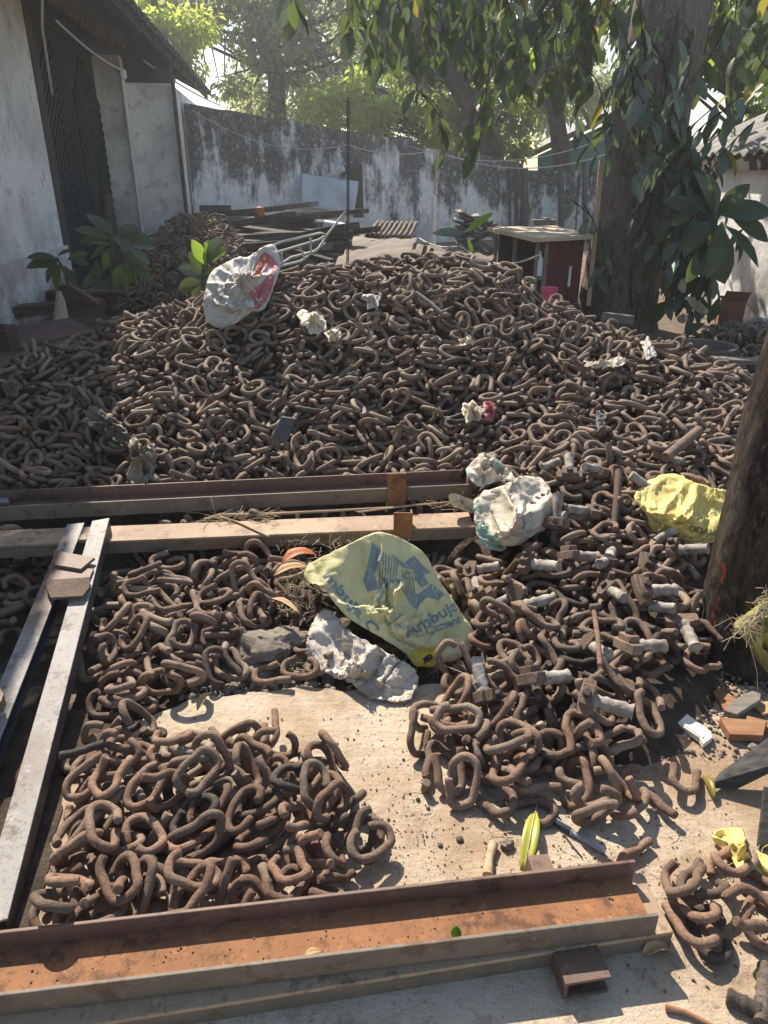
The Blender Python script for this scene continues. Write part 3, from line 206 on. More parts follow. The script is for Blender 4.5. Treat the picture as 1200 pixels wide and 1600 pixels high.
(7,515,2853,279,-17,24,-61),(4,648,2891,270,40,-160,-4),(4,749,2903,312,72,-154,5),(8,831,2950,310,-165,50,-21),(3,1110,2891,322,58,-175,-29),(1,1140,2911,330,-106,-23,131),(7,1316,2897,325,-33,-21,-136),
(2,1403,2863,310,110,-22,70),(3,1600,2796,275,-19,7,-127),(6,1715,2939,320,11,142,13),(5,-1777,3033,388,161,2,37),(6,-1654,2976,354,18,-27,-21),(4,-1570,2972,364,-28,-10,-29),(0,-1272,2982,329,-137,-1,22),
(2,-1217,2937,315,20,-145,-81),(5,-1064,3018,322,21,2,118),(4,-741,2948,267,-34,-7,-107),(2,-725,2948,303,60,6,-29),(6,-512,2946,256,45,-158,14),(2,-488,2849,269,5,131,-129),(2,-363,2994,300,3,-14,-11),
(0,-324,2865,258,-114,-3,32),(0,-239,2926,268,-169,11,-26),(2,-52,2938,263,120,-31,-97),(4,35,3010,272,-173,-2,-38),(3,91,2888,257,123,-140,-6),(2,176,2882,253,-148,26,-57),(0,371,2919,277,-33,23,130),
(0,482,2983,299,-144,-17,-64),(6,597,2965,307,-87,8,160),(4,680,2888,328,-147,-8,-64),(1,715,2957,333,-139,-34,-68),(2,808,2970,340,-6,-30,-95),(1,985,2987,366,173,3,23),(4,1047,3005,376,-8,20,30),(4,1178,2951,343,-24,-39,22),
(6,1396,2928,325,24,12,-84),(0,1486,2988,354,32,-22,10),(3,1620,2874,295,16,12,118),(6,1678,3009,328,-150,-6,58),(2,1762,3079,344,16,-38,131),(3,-1777,3162,414,10,-29,-65),(0,-1579,3099,393,21,154,10),
(7,-1527,2970,371,142,-21,-76),(2,-1299,3016,374,-48,-63,-76),(2,-1178,2928,338,7,-9,-104),(4,-1140,3054,349,30,171,68),(4,-1032,2979,348,176,-7,15),(0,-977,3022,328,0,-13,109),(1,-862,3081,362,-26,13,-80),
(4,-745,3004,333,22,-4,-73),(2,-613,2993,296,133,-32,-69),(4,-541,2999,302,-137,-19,98),(4,-451,3046,335,8,164,66),(3,-328,3020,339,-23,16,-2),(2,-274,3009,312,138,-17,21),(2,-145,3041,340,-7,-163,14),(7,-51,2967,298,-59,18,28),
(0,282,2960,291,-20,-20,117),(4,427,2982,315,-13,-12,-151),(4,496,3050,336,-12,-140,12),(7,579,3036,353,8,-21,33),(3,658,2995,346,179,9,-78),(4,745,3065,348,18,-8,-59),(2,894,3101,374,15,20,-152),(6,927,3087,363,-19,7,98),
(1,1108,3051,379,-8,8,-126),(2,1189,3091,371,164,-29,-39),(2,1282,3089,335,32,175,58),(5,1387,3096,384,-17,30,-70),(7,1463,3126,371,35,25,41),(1,1576,3069,332,39,4,80),(0,-1833,3272,416,-19,14,102),(2,-1736,3244,427,-137,-15,22),
(8,-1733,3199,419,-11,-171,-24),(6,-1583,3074,373,-144,13,-112),(4,-1434,3188,411,-53,-17,-25),(8,-1359,3168,406,-129,-1,-77),(6,-1298,3044,375,54,-118,6),(1,-1149,3187,430,-25,-14,65),(4,-1050,3178,380,-34,12,-81),
(2,-939,3071,378,-4,-153,16),(6,-855,3183,371,-1,-165,67),(7,-765,3022,354,-36,-17,65),(7,-637,3112,365,-6,176,-42),(0,-534,3067,317,3,-19,-166),(5,-395,3066,370,-141,-4,39),(0,-383,3114,326,16,-1,-86),(3,-246,3133,355,-7,13,79),
(6,-162,3134,345,70,3,-118),(2,-107,3131,388,16,-167,75),(2,194,3096,339,13,-156,-8),(3,236,2931,267,28,-159,-53),(3,463,3065,384,-177,-5,35),(7,548,3189,420,33,-10,65),(7,820,3085,382,-36,16,35),(2,913,3150,401,13,7,65),
(0,1017,3177,408,-57,133,34),(1,1186,3189,440,9,-4,176),(2,1235,3155,375,158,-4,-94),(2,1251,3130,390,175,-18,19),(2,1394,3210,391,14,159,36),(0,1517,3163,392,3,15,-78),(0,1622,3060,354,13,178,41),(5,1707,3227,368,59,24,-70),
(0,-1807,3369,449,-32,5,152),(0,-1642,3337,475,5,150,93),(0,-1563,3315,464,133,-21,82),(8,-1423,3217,415,-42,-5,-70),(6,-1340,3217,439,-149,-13,-80),(1,-1263,3236,447,15,164,-2),(2,-1169,3298,463,-77,-17,-80),
(8,-1060,3130,373,-75,-10,56),(1,-960,3033,398,-7,-7,-10),(5,-740,3217,429,-10,-154,18),(6,-719,3140,389,-32,6,128),(3,-521,3148,373,18,-155,-92),(6,-426,3279,401,-3,-37,163),(3,-310,3136,353,39,-19,-93),
(1,-238,3189,370,-6,22,135),(0,-207,3137,395,-9,3,172),(3,-99,3182,402,148,-36,4),(0,12,3079,366,-29,-34,76),(0,94,3188,404,155,24,71),(2,274,3129,393,-155,-5,-32),(0,327,3248,421,-87,-26,151),(3,417,3185,407,-8,-10,102),
(6,453,3185,429,-15,21,-102),(0,787,3237,410,-159,-11,40),(2,855,3200,418,12,175,67),(6,949,3226,414,-20,-34,-105),(6,1106,3285,421,18,-142,16),(4,1172,3279,432,-138,0,-64),(0,1259,3248,412,-53,-24,-104),
(3,1382,3311,433,24,-8,122),(3,1493,3302,417,151,-4,-77),(4,1600,3305,413,-8,-169,9),(3,1734,3380,386,178,30,-32),(6,1811,3352,364,-165,-32,-31),(3,-1901,3537,416,-123,-14,-35),(5,-1867,3500,420,32,17,-152),
(7,-1689,3476,508,-73,-135,-58),(3,-1595,3449,477,-107,-5,109),(6,-1473,3397,494,24,-30,-70),(2,-1353,3345,493,-20,1,-126),(6,-1249,3437,506,136,-47,75),(0,-1170,3308,470,174,8,-28),(6,-1090,3348,487,-163,-1,-30),
(6,-974,3334,453,152,23,-82),(2,-928,3315,489,33,11,-16),(2,-711,3343,459,-45,34,-95),(0,-580,3137,407,-16,13,-127),(7,-579,3343,460,125,-37,71),(0,-394,3194,423,4,-166,-37),(6,-334,3159,373,27,-13,176),
(6,-254,3284,440,-50,-40,-179),(6,-96,3264,418,30,-44,-91),(0,-72,3346,495,45,27,-46),(2,8,3329,468,-1,-8,56),(7,114,3219,443,-4,10,-108),(2,213,3308,470,-1,2,-17),(2,348,3182,418,7,-21,-118),(6,376,3185,430,-13,5,-110),
(4,550,3274,471,-62,-1,84),(2,681,3278,431,136,-43,-27),(8,750,3335,473,-34,-161,-75),(5,1072,3364,475,29,40,-107),(0,1155,3361,465,-165,12,48),(8,1263,3395,443,-107,-10,44),(6,1463,3369,445,179,-12,-26),
(3,1515,3469,445,-151,24,-34),(4,1547,3338,427,-178,-16,-59),(1,1631,3424,423,-24,-9,145),(3,1870,3524,330,-29,-8,119),(3,-1677,3570,464,41,32,95),(6,-1606,3563,476,-13,-31,-152),(2,-1531,3565,507,-177,-24,60),
(0,-1390,3532,528,-5,-14,166),(3,-1260,3486,527,134,-27,55),(7,-1110,3345,521,-21,-8,79),(6,-1076,3460,530,175,-8,-67),(5,-1009,3495,548,-170,21,-78),(5,-911,3419,543,27,-13,127),(3,-785,3304,469,-20,20,-96),
(1,-729,3243,466,2,-3,87),(2,-599,3430,536,9,18,-179),(3,-460,3383,495,-2,-5,-105),(6,-351,3304,451,-32,-158,42),(5,-264,3380,514,-145,-49,-4),(6,-134,3273,428,-131,3,-133),(5,14,3409,524,14,166,14),(3,106,3327,494,147,-8,74),
(3,210,3409,526,-9,6,157),(6,391,3390,510,1,-3,-73),(6,520,3321,510,-141,-46,28),(0,598,3317,461,3,176,86),(4,706,3424,536,-7,155,10),(2,769,3370,497,159,10,-85),(2,917,3361,487,160,-37,13),(1,1024,3538,524,-22,-19,77),
(2,1119,3437,485,-139,-24,41),(1,1199,3409,484,-21,9,-122),(2,1329,3584,500,-12,-1,0),(5,1415,3589,493,-128,-13,1),(7,1474,3609,502,86,-27,-67),(1,1726,3571,386,-9,4,70),(6,1777,3626,368,-2,10,78),(8,-1792,3799,339,-113,23,108),
(0,-1505,3662,515,21,177,-24),(2,-1415,3586,544,-3,-141,91),(1,-1244,3639,573,-166,6,32),(2,-1181,3629,583,180,-6,-68),(6,-1071,3602,591,-7,-29,151),(0,-974,3641,611,-2,-46,113),(3,-916,3526,570,-33,-6,-132),
(0,-825,3546,582,-20,23,-136),(0,-657,3573,616,-33,1,145),(7,-597,3508,552,-139,11,-29),(6,-533,3453,544,10,-9,110),(6,-353,3369,497,172,-6,-92),(5,-227,3411,574,24,-155,-86),(3,-196,3502,585,-149,-24,30),
(0,-27,3565,629,43,-2,-29),(0,71,3504,596,-3,-25,153),(6,138,3407,562,49,7,-116),(4,270,3189,428,-35,-24,11),(4,297,3337,520,-146,13,-13),(3,479,3389,520,8,-9,-131),(3,576,3524,607,-50,176,-13),(6,869,3438,520,-169,18,-33),
(0,951,3473,527,-40,34,158),(0,945,3541,562,-136,-37,-23),(3,1133,3637,551,11,-171,85),(0,1203,3625,521,1,5,57),(2,1389,3633,480,-178,-11,24),(4,1395,3644,457,-11,-170,-75),(1,1744,3764,335,-28,-25,-82),
(2,-2174,3921,142,17,-160,-46),(5,-2048,3953,189,12,18,-70),(0,-1566,3739,494,-2,14,-47),(0,-1440,3823,569,-174,15,42),(5,-1348,3736,593,-9,14,57),(6,-1242,3748,597,-157,-14,-56),(2,-1117,3788,618,-75,-147,29),
(2,-1034,3764,626,19,-162,70),(6,-831,3731,656,-36,-31,-160),(1,-813,3686,670,-61,-163,19),(7,-556,3584,643,-16,-14,64),(0,-509,3614,638,-165,-24,38),(0,-495,3528,576,-172,-10,56),(0,-365,3624,656,-19,-30,21),
(3,-190,3415,586,158,12,-88),(3,-120,3509,600,10,-144,-17),(2,-34,3519,581,-169,31,-67),(0,73,3503,625,-145,8,48),(6,197,3508,599,-55,-8,164),(0,374,3496,629,-2,45,-90),(6,377,3405,539,-7,-158,-11),(5,461,3384,551,58,12,-143),
(0,708,3627,636,48,39,-38),(1,901,3539,575,-41,42,-137),(4,934,3705,634,165,5,53),(3,1048,3647,563,-5,-28,140),(7,1150,3683,561,27,-31,92),(4,1271,3744,514,-6,-4,48),(6,1421,4022,371,-69,-8,-24),(2,1475,3854,393,17,-4,50),
(3,1963,3916,156,-26,-7,-62),(3,-2194,3966,111,-6,178,3),(1,-2269,4164,21,-18,7,-161),(5,-2124,3983,145,-118,30,57),(0,-2091,4072,116,-91,130,1),(6,-1654,3917,412,76,-18,166),(0,-1650,4252,247,-165,5,36),
(8,-1397,3881,579,118,4,66),(6,-1314,3845,567,2,-9,-157),(3,-1136,3916,604,28,-9,-29),(2,-1041,3843,642,37,-15,173),(2,-848,3752,691,-4,28,-138),(1,-792,3843,706,-67,-15,59),(3,-622,3820,726,34,166,-6),
(4,-584,3854,747,-19,-32,-39),(8,-489,3730,705,-27,-161,-57),(4,-355,3702,724,-157,-18,29),(7,-319,3541,607,32,-148,-56),(6,-185,3844,784,23,-14,-151),(5,18,3762,778,176,-27,48),(2,18,3747,758,4,29,-93),
(2,281,3581,661,-168,-16,-78),(3,278,3704,730,-13,171,-3),(3,435,3624,684,-169,31,-68),(2,531,3736,737,14,1,-92),(4,857,3629,620,-25,-165,51),(8,878,3818,665,-110,-2,62),(0,967,3958,589,-23,-133,61),(2,1052,3902,554,-65,-9,-37),
(1,1306,4176,317,-32,-30,-132),(3,1580,3988,305,11,-126,25),(3,1508,3935,367,37,-174,-47),(0,1989,4225,27,-9,-164,84),(2,-2162,4123,34,-17,22,104),(4,-2088,4123,82,-23,24,174),(4,-1936,4152,178,44,154,15),
(0,-1651,4396,137,1,169,3),(1,-1564,4312,241,58,-126,70),(4,-1223,4131,520,19,34,116),(2,-1022,3824,646,-30,-160,-44),(7,-959,4039,656,30,-165,50),(6,-850,3953,701,10,175,30),(2,-738,3968,737,-14,5,129),(5,-633,4019,744,2,43,168),
(4,-502,3942,797,-172,-10,-1),(2,-349,3941,806,-9,-7,-9),(2,-289,3934,808,102,-9,8),(4,-212,3905,799,-25,2,-16),(5,-46,3992,843,8,-6,123),(6,-20,3801,783,-30,-175,9),(0,143,3900,823,12,-163,-57),(5,231,3708,753,-135,-14,-14),
(8,348,3864,802,90,13,-140),(4,480,3855,808,-2,31,-24),(3,643,3912,830,24,14,-36),(4,1243,4188,348,-158,-17,80),(1,974,4054,561,69,72,98),(6,1235,4201,331,26,-6,72),(6,1568,4478,41,27,13,22),(0,1724,4308,71,12,-2,154),
(2,-1888,4225,119,121,27,90),(2,-1859,4443,25,153,-18,76),(3,-1681,4423,121,7,55,59),(1,-1644,4559,56,156,-11,44),(3,-1574,4456,119,-6,149,-76),(8,-1498,4602,48,30,4,-154),(2,-1135,4233,498,53,-11,-105),
(2,-976,4165,580,-4,10,106),(2,-842,4166,615,2,30,129),(4,-640,4403,595,27,-144,-33),(3,-599,4096,764,40,4,-178),(1,-524,4293,664,-41,26,98),(0,-347,3978,824,1,-174,71),(0,-249,4066,810,1,20,116),(8,-197,4075,813,75,6,116),
(5,-27,4195,803,156,-46,-64),(5,14,4101,830,-139,20,108),(1,140,4113,859,56,1,160),(6,217,4119,848,-20,-69,-14),(4,357,3788,778,-169,-9,-34),(4,538,4073,850,-11,6,-18),(1,1153,4239,368,94,4,-55),(5,1088,4382,350,90,38,106),
(3,1283,4502,128,58,-117,-29),(2,1478,4449,70,-6,3,97),(4,1407,4289,188,174,25,56),(7,-1801,4473,30,-175,-21,-13),(6,-1450,4443,181,5,141,-55),(0,-1391,4754,59,132,-10,-31),(2,-1010,4393,416,14,38,141),
(6,-810,4202,624,39,178,-21),(5,-701,4313,620,72,29,101),(3,-632,4304,633,-21,0,25),(3,-552,4386,618,9,171,-3),(4,-455,4421,595,19,-43,-158),(6,-270,4318,686,-46,27,116),(7,-221,4314,691,-58,31,78),(7,-680,5344,22,-15,-7,128),
(1,179,4187,811,19,-150,87),(0,206,4203,837,42,-26,139),(6,370,4175,837,31,-129,-95),(0,637,4988,230,-6,-49,-106),(0,1001,4338,377,-35,34,-13),(2,1245,4515,106,59,-161,-29),(5,1477,4507,52,-30,15,136),
(5,-1674,4626,21,-152,-9,-23),(5,-1529,4661,23,7,23,172),(4,-1268,4615,147,-12,153,-68),(2,-1083,4524,315,146,-25,76),(8,-1040,4552,315,72,31,128),(4,-850,4507,409,-20,43,127),(4,-1076,5011,17,5,-169,31),
(2,-642,4541,433,37,16,178),(6,-430,4588,453,33,7,142),(3,-333,4806,312,86,158,12),(3,-193,4424,627,30,14,-170),(2,-73,4395,657,-15,-26,27),(5,-108,4586,516,51,-156,54),(4,140,4417,691,-18,39,126),(7,161,5256,112,-1,-176,-29),
(0,472,4904,293,150,-12,-25),(1,1070,4864,38,-18,35,-37),(5,1278,4616,52,112,-58,-72),(0,-1445,4728,36,-28,-19,-141),(2,-1212,5090,14,174,0,35),(2,-906,4649,269,4,43,132),(2,-1023,4958,47,-3,4,97),(1,-970,5045,27,-179,-17,10),
(4,-571,4787,263,30,10,-179),(0,-599,4664,369,-28,-51,-21),(1,-488,5219,48,-10,-14,-91),(4,-318,5342,28,-11,-179,-78),(0,-11,4553,564,159,-4,-30),(3,145,4605,559,143,-14,-42),(6,-69,5309,57,-20,-4,12),(6,496,5333,64,160,10,22),
(0,437,4752,444,8,-25,-138),(8,679,4698,373,-95,38,1),(0,1036,5183,15,-1,3,-47),(0,1197,4681,52,-11,56,95),(2,-885,4736,209,-14,36,92),(5,-928,5140,37,77,13,-66),(1,-761,5270,21,-18,7,52),(1,-578,5243,29,29,-168,30),
(6,-248,4806,297,41,170,-4),(6,-167,4786,325,-17,34,76),(3,54,4844,338,5,51,76),(5,515,4879,314,18,-10,-164),(7,956,5253,25,-166,-2,48),(1,-198,5174,97,34,-163,45),(3,8,4797,352,29,-28,-126),(0,-1340,2051,20,87,-40,60),
(3,-1289,1952,14,0,0,33),(4,-1175,2006,17,-5,0,36),(1,-1436,2172,1,0,151,-20),(3,-1319,2138,16,-174,-6,43),(4,-1228,2107,23,156,-5,-20),(0,-1035,2174,-14,-89,-74,29),(5,-970,2108,22,10,24,-130),(7,-864,2091,43,-179,27,57),
(2,-756,2060,13,0,0,-154),(8,-549,2160,36,-45,-29,13),(3,-420,2145,40,-54,165,-6),(0,-252,2115,39,78,2,-80),(4,-203,2140,19,-64,132,-71),(1,-115,2134,19,-166,-7,-52),(0,-1287,2237,31,172,-1,-76),(6,-1212,2252,22,-3,-162,-82),
(5,-1111,2251,30,20,-148,-86),(4,-934,2353,51,-19,-10,148),(2,-767,2243,22,-178,-13,52),(0,-678,2272,28,-1,-169,-65),(0,-539,2296,31,-5,8,-93),(0,-434,2213,16,3,177,72),(4,-322,2340,40,-9,-154,-80),(0,-302,2224,16,151,23,-88),
(5,-57,2268,15,151,3,-42),(5,28,2219,24,-5,16,26),(8,175,2226,28,63,12,-98),(7,-828,2343,68,130,-22,52),(8,-746,2447,52,162,3,12),(2,-510,2382,75,49,-123,52),(0,-451,2379,46,-171,-13,60),(0,-407,2332,24,10,-15,-89),
(3,-178,2342,73,90,138,-3),(4,-165,2380,62,-56,-33,129),(5,12,2298,-19,25,111,10),(3,-140,2433,45,2,3,96),(0,87,2524,62,-164,-9,8),(8,176,2500,70,-81,-6,107),(7,260,2453,119,63,-27,-10),(0,-1263,1990,35,-13,29,56),
(3,-994,1806,21,22,-180,3),(1,-924,1981,19,-166,-7,-57),(2,-562,2069,28,28,-24,74),(0,-1424,2224,49,-98,13,4),(0,-1286,2239,78,-95,48,3),(3,-1313,2248,127,64,170,5),(0,-1268,1857,31,26,-10,-103),(8,-960,1776,12,-14,1,-160),
(6,-867,2012,44,111,1,12),(8,-764,2047,46,41,-1,-16),(5,-640,2101,39,-34,-138,-96),(6,-496,2067,45,10,-12,63),(2,-338,2134,61,-104,-25,-138),(6,-295,2121,41,34,-150,49),(6,-145,2050,28,23,-155,-87),(2,-1375,2251,45,36,-51,-153),
(7,-1228,2261,79,73,-149,-23),(0,-1133,2282,61,-27,0,169),(8,-865,2258,22,-51,-10,126),(7,-831,2289,77,-83,9,177),(2,-617,2299,84,-90,-106,5),(0,-550,2343,109,8,138,92),(2,-465,2332,76,5,-54,134),(1,-381,2352,90,-163,-2,-23),
(6,-58,2117,40,172,7,-1),(8,67,2186,32,-2,155,-46),(2,177,2100,25,-152,-28,-48),(1,-691,2353,78,-58,24,21),(1,-467,2334,128,58,117,-62),(6,-219,2384,60,-161,-69,25),(2,-81,2136,63,-11,22,12),(0,-42,2381,72,74,-167,-28),
(3,120,2403,87,-151,-45,36),(6,158,2385,106,8,-40,85),(4,5,2180,65,-33,-1,21),(4,-94,2502,61,-32,4,-111),(6,129,2432,72,142,-23,54),(5,10,2401,81,119,-12,-40),(5,-579,1302,21,29,-172,-41),(3,-667,1598,17,-174,-7,30),
(4,-560,1649,28,18,-8,42),(4,-719,1658,19,175,-15,43),(5,-618,1717,28,-149,-7,-29),(2,-476,1697,35,-12,171,-44),(2,-455,1708,14,177,-4,2),(6,-781,1790,28,-161,-31,-69),(0,-699,1793,21,-172,-3,-52),(1,-592,1794,37,-24,4,7),
(5,-526,1791,43,-25,34,-95),(0,-453,1807,28,17,16,-71),(1,-840,1891,22,-17,14,15),(2,-762,1869,38,-58,3,177),(3,-577,1853,54,38,-27,-102),(4,-532,1875,32,8,-168,-53),(2,-381,1877,15,-5,-4,-130),(0,-790,1924,28,22,-174,-13),
(3,-668,1922,23,2,4,-177),(0,-615,1952,34,158,-13,-88),(8,-452,1953,22,163,3,96),(1,-398,1954,43,-39,-134,5),(3,-402,2002,41,-37,-143,-23),(2,-759,1997,27,-31,179,-10),(3,-677,2021,33,22,168,60),(2,-601,1985,50,14,148,-106),
(6,-474,2039,27,-32,-5,65),(0,-432,2064,26,-11,-11,71),(2,-329,2092,14,177,-4,-53),(5,-867,2129,26,28,26,-152),(1,-748,2089,29,-30,16,-30),(6,-742,2166,20,15,-8,-16),(3,-575,2116,38,33,-28,68),(4,-487,2131,44,-25,47,165),
(3,-357,2160,31,-43,-176,6),(6,-834,2215,16,-3,-6,131),(4,-715,2297,80,-104,-39,5),(0,-597,2320,48,-7,154,56),(6,-517,2331,58,4,147,99),(4,-802,1632,17,-1,-168,-79),(0,-788,1720,41,-93,-3,14),(2,-812,1815,35,-20,-20,27),
(5,-699,1827,38,25,20,80),(1,-468,1880,54,28,-6,-89),(0,-389,1891,46,44,-15,56),(4,-783,1915,62,148,-22,-69),(8,-685,1905,53,-69,-40,-154),(2,-551,1945,46,103,-54,-22),(2,-482,1931,65,24,162,-4),(3,-780,1957,61,120,-4,-9),
(4,-691,1959,59,-22,7,-144),(6,-547,2007,35,-49,-14,-42),(4,-303,1954,18,-1,-3,90),(2,-837,1987,60,-42,-68,-34),(0,-787,2041,64,-18,169,0),(2,-687,2118,40,1,-7,-156),(6,-537,2028,45,136,-26,-55),(2,-458,2021,74,147,-21,31),
(0,-339,2052,26,-17,-9,152),(4,-525,2130,99,26,-160,56),(4,-493,2045,84,33,43,172),(8,-287,2180,42,150,37,20),(8,-657,1764,97,-130,5,-27),(2,-739,1614,48,9,-28,-86),(5,-655,1765,68,37,37,124),(0,-740,1822,71,3,-7,-148),
(8,-540,1957,51,-70,-39,-85),(0,-723,2023,71,-49,-158,28),(5,-588,2082,71,118,-31,-105),(0,-569,2017,78,129,11,98),(8,-392,2038,48,-96,51,-105),(3,-336,2094,62,-173,20,-5),(0,-737,2118,67,-177,2,5),(8,-648,2117,61,-30,44,-86),
(0,-508,2098,82,5,162,0),(5,-747,2337,124,65,-170,0),(0,-1052,1452,14,-176,-1,5),(7,-1194,1692,22,-15,-7,-168),(8,-1241,1798,12,-14,-179,-46),(3,-1180,1908,26,21,16,-170),(0,-1138,1499,14,-4,0,56),(2,-1176,1777,19,-8,-14,-172),
(4,-1158,1837,31,-9,-147,106),(0,-1297,1877,45,-6,10,84),(3,226,1265,14,0,0,133),(0,203,1390,21,16,8,4),(0,302,1399,27,34,10,-44),(1,372,1421,39,-145,-14,-34),(2,487,1361,77,61,-61,112),(1,217,1490,42,119,-26,88),
(4,324,1489,28,-162,-24,14),(6,425,1486,54,-18,-6,84),(1,324,1583,27,26,179,59),(4,413,1593,67,-51,18,127),(2,584,1590,99,-3,-5,45),(4,311,1674,22,172,-20,61),(6,376,1658,53,-142,-32,7),(6,505,1684,85,5,-18,-14),
(4,601,1697,120,-27,179,-26),(2,809,1710,94,-1,-165,-15),(0,906,1734,83,13,11,-101),(4,297,1774,23,4,-175,57),(4,398,1752,62,37,-178,23),(3,528,1803,101,-16,-178,57),(8,627,1753,108,-16,-177,62),(7,853,1807,115,29,-5,-91),
(1,914,1800,109,40,164,-56),(4,389,1861,49,-21,-6,73),(4,514,1896,85,-10,-179,-41),(2,613,1814,108,-20,12,96),(6,791,1853,102,-170,-2,80),(1,326,1960,35,-153,-16,-47),(6,423,1942,58,164,-8,80),(4,514,2002,101,30,-20,-36),
(3,596,1938,101,17,-178,75),(0,706,1974,111,-173,1,-53),(6,809,1966,109,-174,2,-12),(4,267,2092,30,164,-27,35),(4,336,2047,50,-172,-35,-40),(1,369,2071,61,-16,11,176),(3,476,2080,100,50,-13,-15),(3,603,1990,121,40,19,-167),
(6,708,2071,123,-168,2,-32),(1,864,2039,137,-21,-7,31),(6,943,2013,119,21,2,-88),(3,222,2173,28,-11,-13,60),(0,486,2112,91,15,-8,-24),(6,587,2100,113,-166,7,-81),(5,777,2112,163,46,4,0),(5,798,2129,149,22,15,65),
(0,1011,2108,125,1,-13,100),(4,538,2182,128,-9,-23,71),(2,641,2224,155,-16,17,-159),(0,715,2239,178,-12,-32,98),(0,820,2228,165,-8,-168,-43),(7,927,2188,163,-27,-150,-47),(3,1019,2236,159,-8,-13,134),(5,600,2329,193,8,7,-8),
(0,710,2301,182,12,5,-18),(2,865,2317,191,4,-13,7),(7,943,2298,220,-16,129,-107),(1,1016,2336,193,-163,-4,-50),(4,599,2402,231,105,0,31),(3,670,2380,208,0,-8,-86),(6,817,2430,196,176,-17,-72),(1,898,2449,216,-135,-11,-25),
(2,987,2402,205,159,-19,-55),(5,704,2511,229,70,31,118),(3,863,2511,198,-173,-8,3),(5,874,2544,222,-30,-150,69),(3,1112,2510,200,11,175,4),(5,705,2612,210,-11,18,137),(1,801,2582,213,-16,-1,67),(4,896,2600,219,17,-179,32),
(0,1011,2557,219,8,169,-71),(1,1091,2576,237,7,156,-88),(0,1180,2592,212,9,174,51),(6,892,2721,252,-77,-22,31),(7,890,2667,238,3,1,-149),(7,965,2678,247,136,-13,-70),(0,1236,2741,246,-40,-175,32),(2,760,2770,248,37,6,-109),
(6,891,2827,254,-9,-18,149),(0,1127,2802,262,11,17,-164),(5,1249,2767,257,-27,6,77),(6,794,2922,268,-172,9,-65),(8,88,1216,-16,-26,107,-57),(2,199,1283,39,-10,-177,-73),(2,228,1351,22,16,-13,55),(4,327,1351,46,-168,-10,7),
(2,371,1334,40,-104,-137,-15),(8,249,1464,28,28,-160,69),(3,346,1466,63,27,156,-12),(0,283,1548,54,25,38,150),(0,321,1602,68,7,-41,-50),(2,252,1617,28,42,-143,-65),(8,490,1651,103,-2,-5,78),(2,378,1821,60,-164,-16,18),
(7,453,1817,87,173,-14,8),(2,954,1852,91,25,-9,-164),(6,281,1904,21,15,-4,-60),(6,400,1912,80,-4,18,150),(0,478,1916,106,14,-15,-60),(2,703,1915,120,-32,7,157),(0,875,1910,115,-42,7,-54),(6,209,2015,30,-13,-117,61),
(2,450,2027,102,50,165,26),(0,710,2030,141,172,4,8),(0,918,2022,133,27,-7,-81),(1,276,2144,62,18,22,70),(2,381,2106,92,32,169,-49),(4,567,2056,129,10,-143,-21),(0,910,2115,159,38,-19,-29),(8,1104,2049,97,-25,17,-88),
(2,591,2163,154,-139,3,-5),(4,704,2151,161,-35,-10,0),(0,805,2193,179,-9,-4,155),(0,633,2246,193,28,164,-56),(5,800,2288,206,20,-171,29),(3,572,2331,213,-18,-146,-34),(8,772,2376,206,75,16,-96),(6,903,2345,231,32,14,133),
(2,1104,2362,191,-157,-4,-23),(5,624,2503,207,17,4,49),(6,778,2400,234,-17,32,90),(1,957,2455,247,11,17,61),(1,1076,2416,220,22,-2,-33),(0,598,2609,222,40,-10,-87),(6,776,2574,232,8,-164,-92),(4,918,2575,255,-35,-154,18),
(0,1025,2530,248,-11,4,-8),(2,1159,2488,236,-23,139,107),(7,1204,2533,234,-41,-32,115),(0,770,2670,279,-172,53,18),(2,890,2697,287,-177,-3,56),(8,1017,2699,273,75,-20,-76),(5,1107,2647,270,-58,37,-138),(8,1210,2643,239,1,-5,19),
(2,743,2819,259,143,-33,-44),(2,984,2804,276,-169,14,-67),(4,1076,2765,277,-60,42,158),(6,1183,2808,287,-35,-175,56),(3,716,2834,301,52,48,164),(5,879,2884,291,44,7,53),(5,999,2873,285,79,15,13),(8,370,1526,63,108,28,74),
(2,777,1636,114,-54,-33,-87),(3,288,1842,63,43,55,67),(0,744,1876,148,-83,-40,46),(1,230,1995,73,-45,-35,-105),(6,395,1934,118,151,-23,-88),(4,206,2111,50,3,11,-36),(0,620,2117,180,137,20,52),(0,835,2186,207,-13,-20,-97),
(6,546,2438,233,57,-34,-140),(5,924,2371,244,-7,-2,-28),(0,1045,2454,270,8,162,69),(6,863,2540,286,40,-67,90),(3,588,2624,253,136,-42,32),(3,710,2605,272,-53,-36,59),(4,890,2590,307,-18,-154,87),(4,812,2710,303,-4,-147,-35),
(5,1127,2821,324,-28,25,22),(6,-440,958,33,-58,-172,-13),(3,-367,918,31,39,1,-55),(6,-611,1068,21,6,-21,66),(2,-547,1006,22,-159,-10,-72),(6,-496,1067,25,176,-39,47),(0,-402,1103,31,7,-156,-95),(0,-602,1153,21,-16,-173,-67),
(6,-548,1164,33,-115,-14,-61),(6,-480,1132,14,-177,-1,-45),(6,-321,1185,25,-30,-11,144),(5,-274,1143,21,-151,-6,29),(4,-133,1143,18,9,-169,-90),(2,-717,1282,14,177,-4,20),(3,-669,1264,26,-24,-1,-109),(8,-550,1219,12,-14,-179,-38),
(7,-505,1249,38,97,3,20),(2,-334,1251,17,-8,-9,22),(3,-172,1258,14,0,0,20),(0,-480,1340,14,-4,0,43),(2,-358,1354,14,-3,-176,-49),(8,-353,915,12,-14,-179,-67),(8,-495,1006,15,-115,-4,-50),(0,-424,1011,27,30,-176,-16),
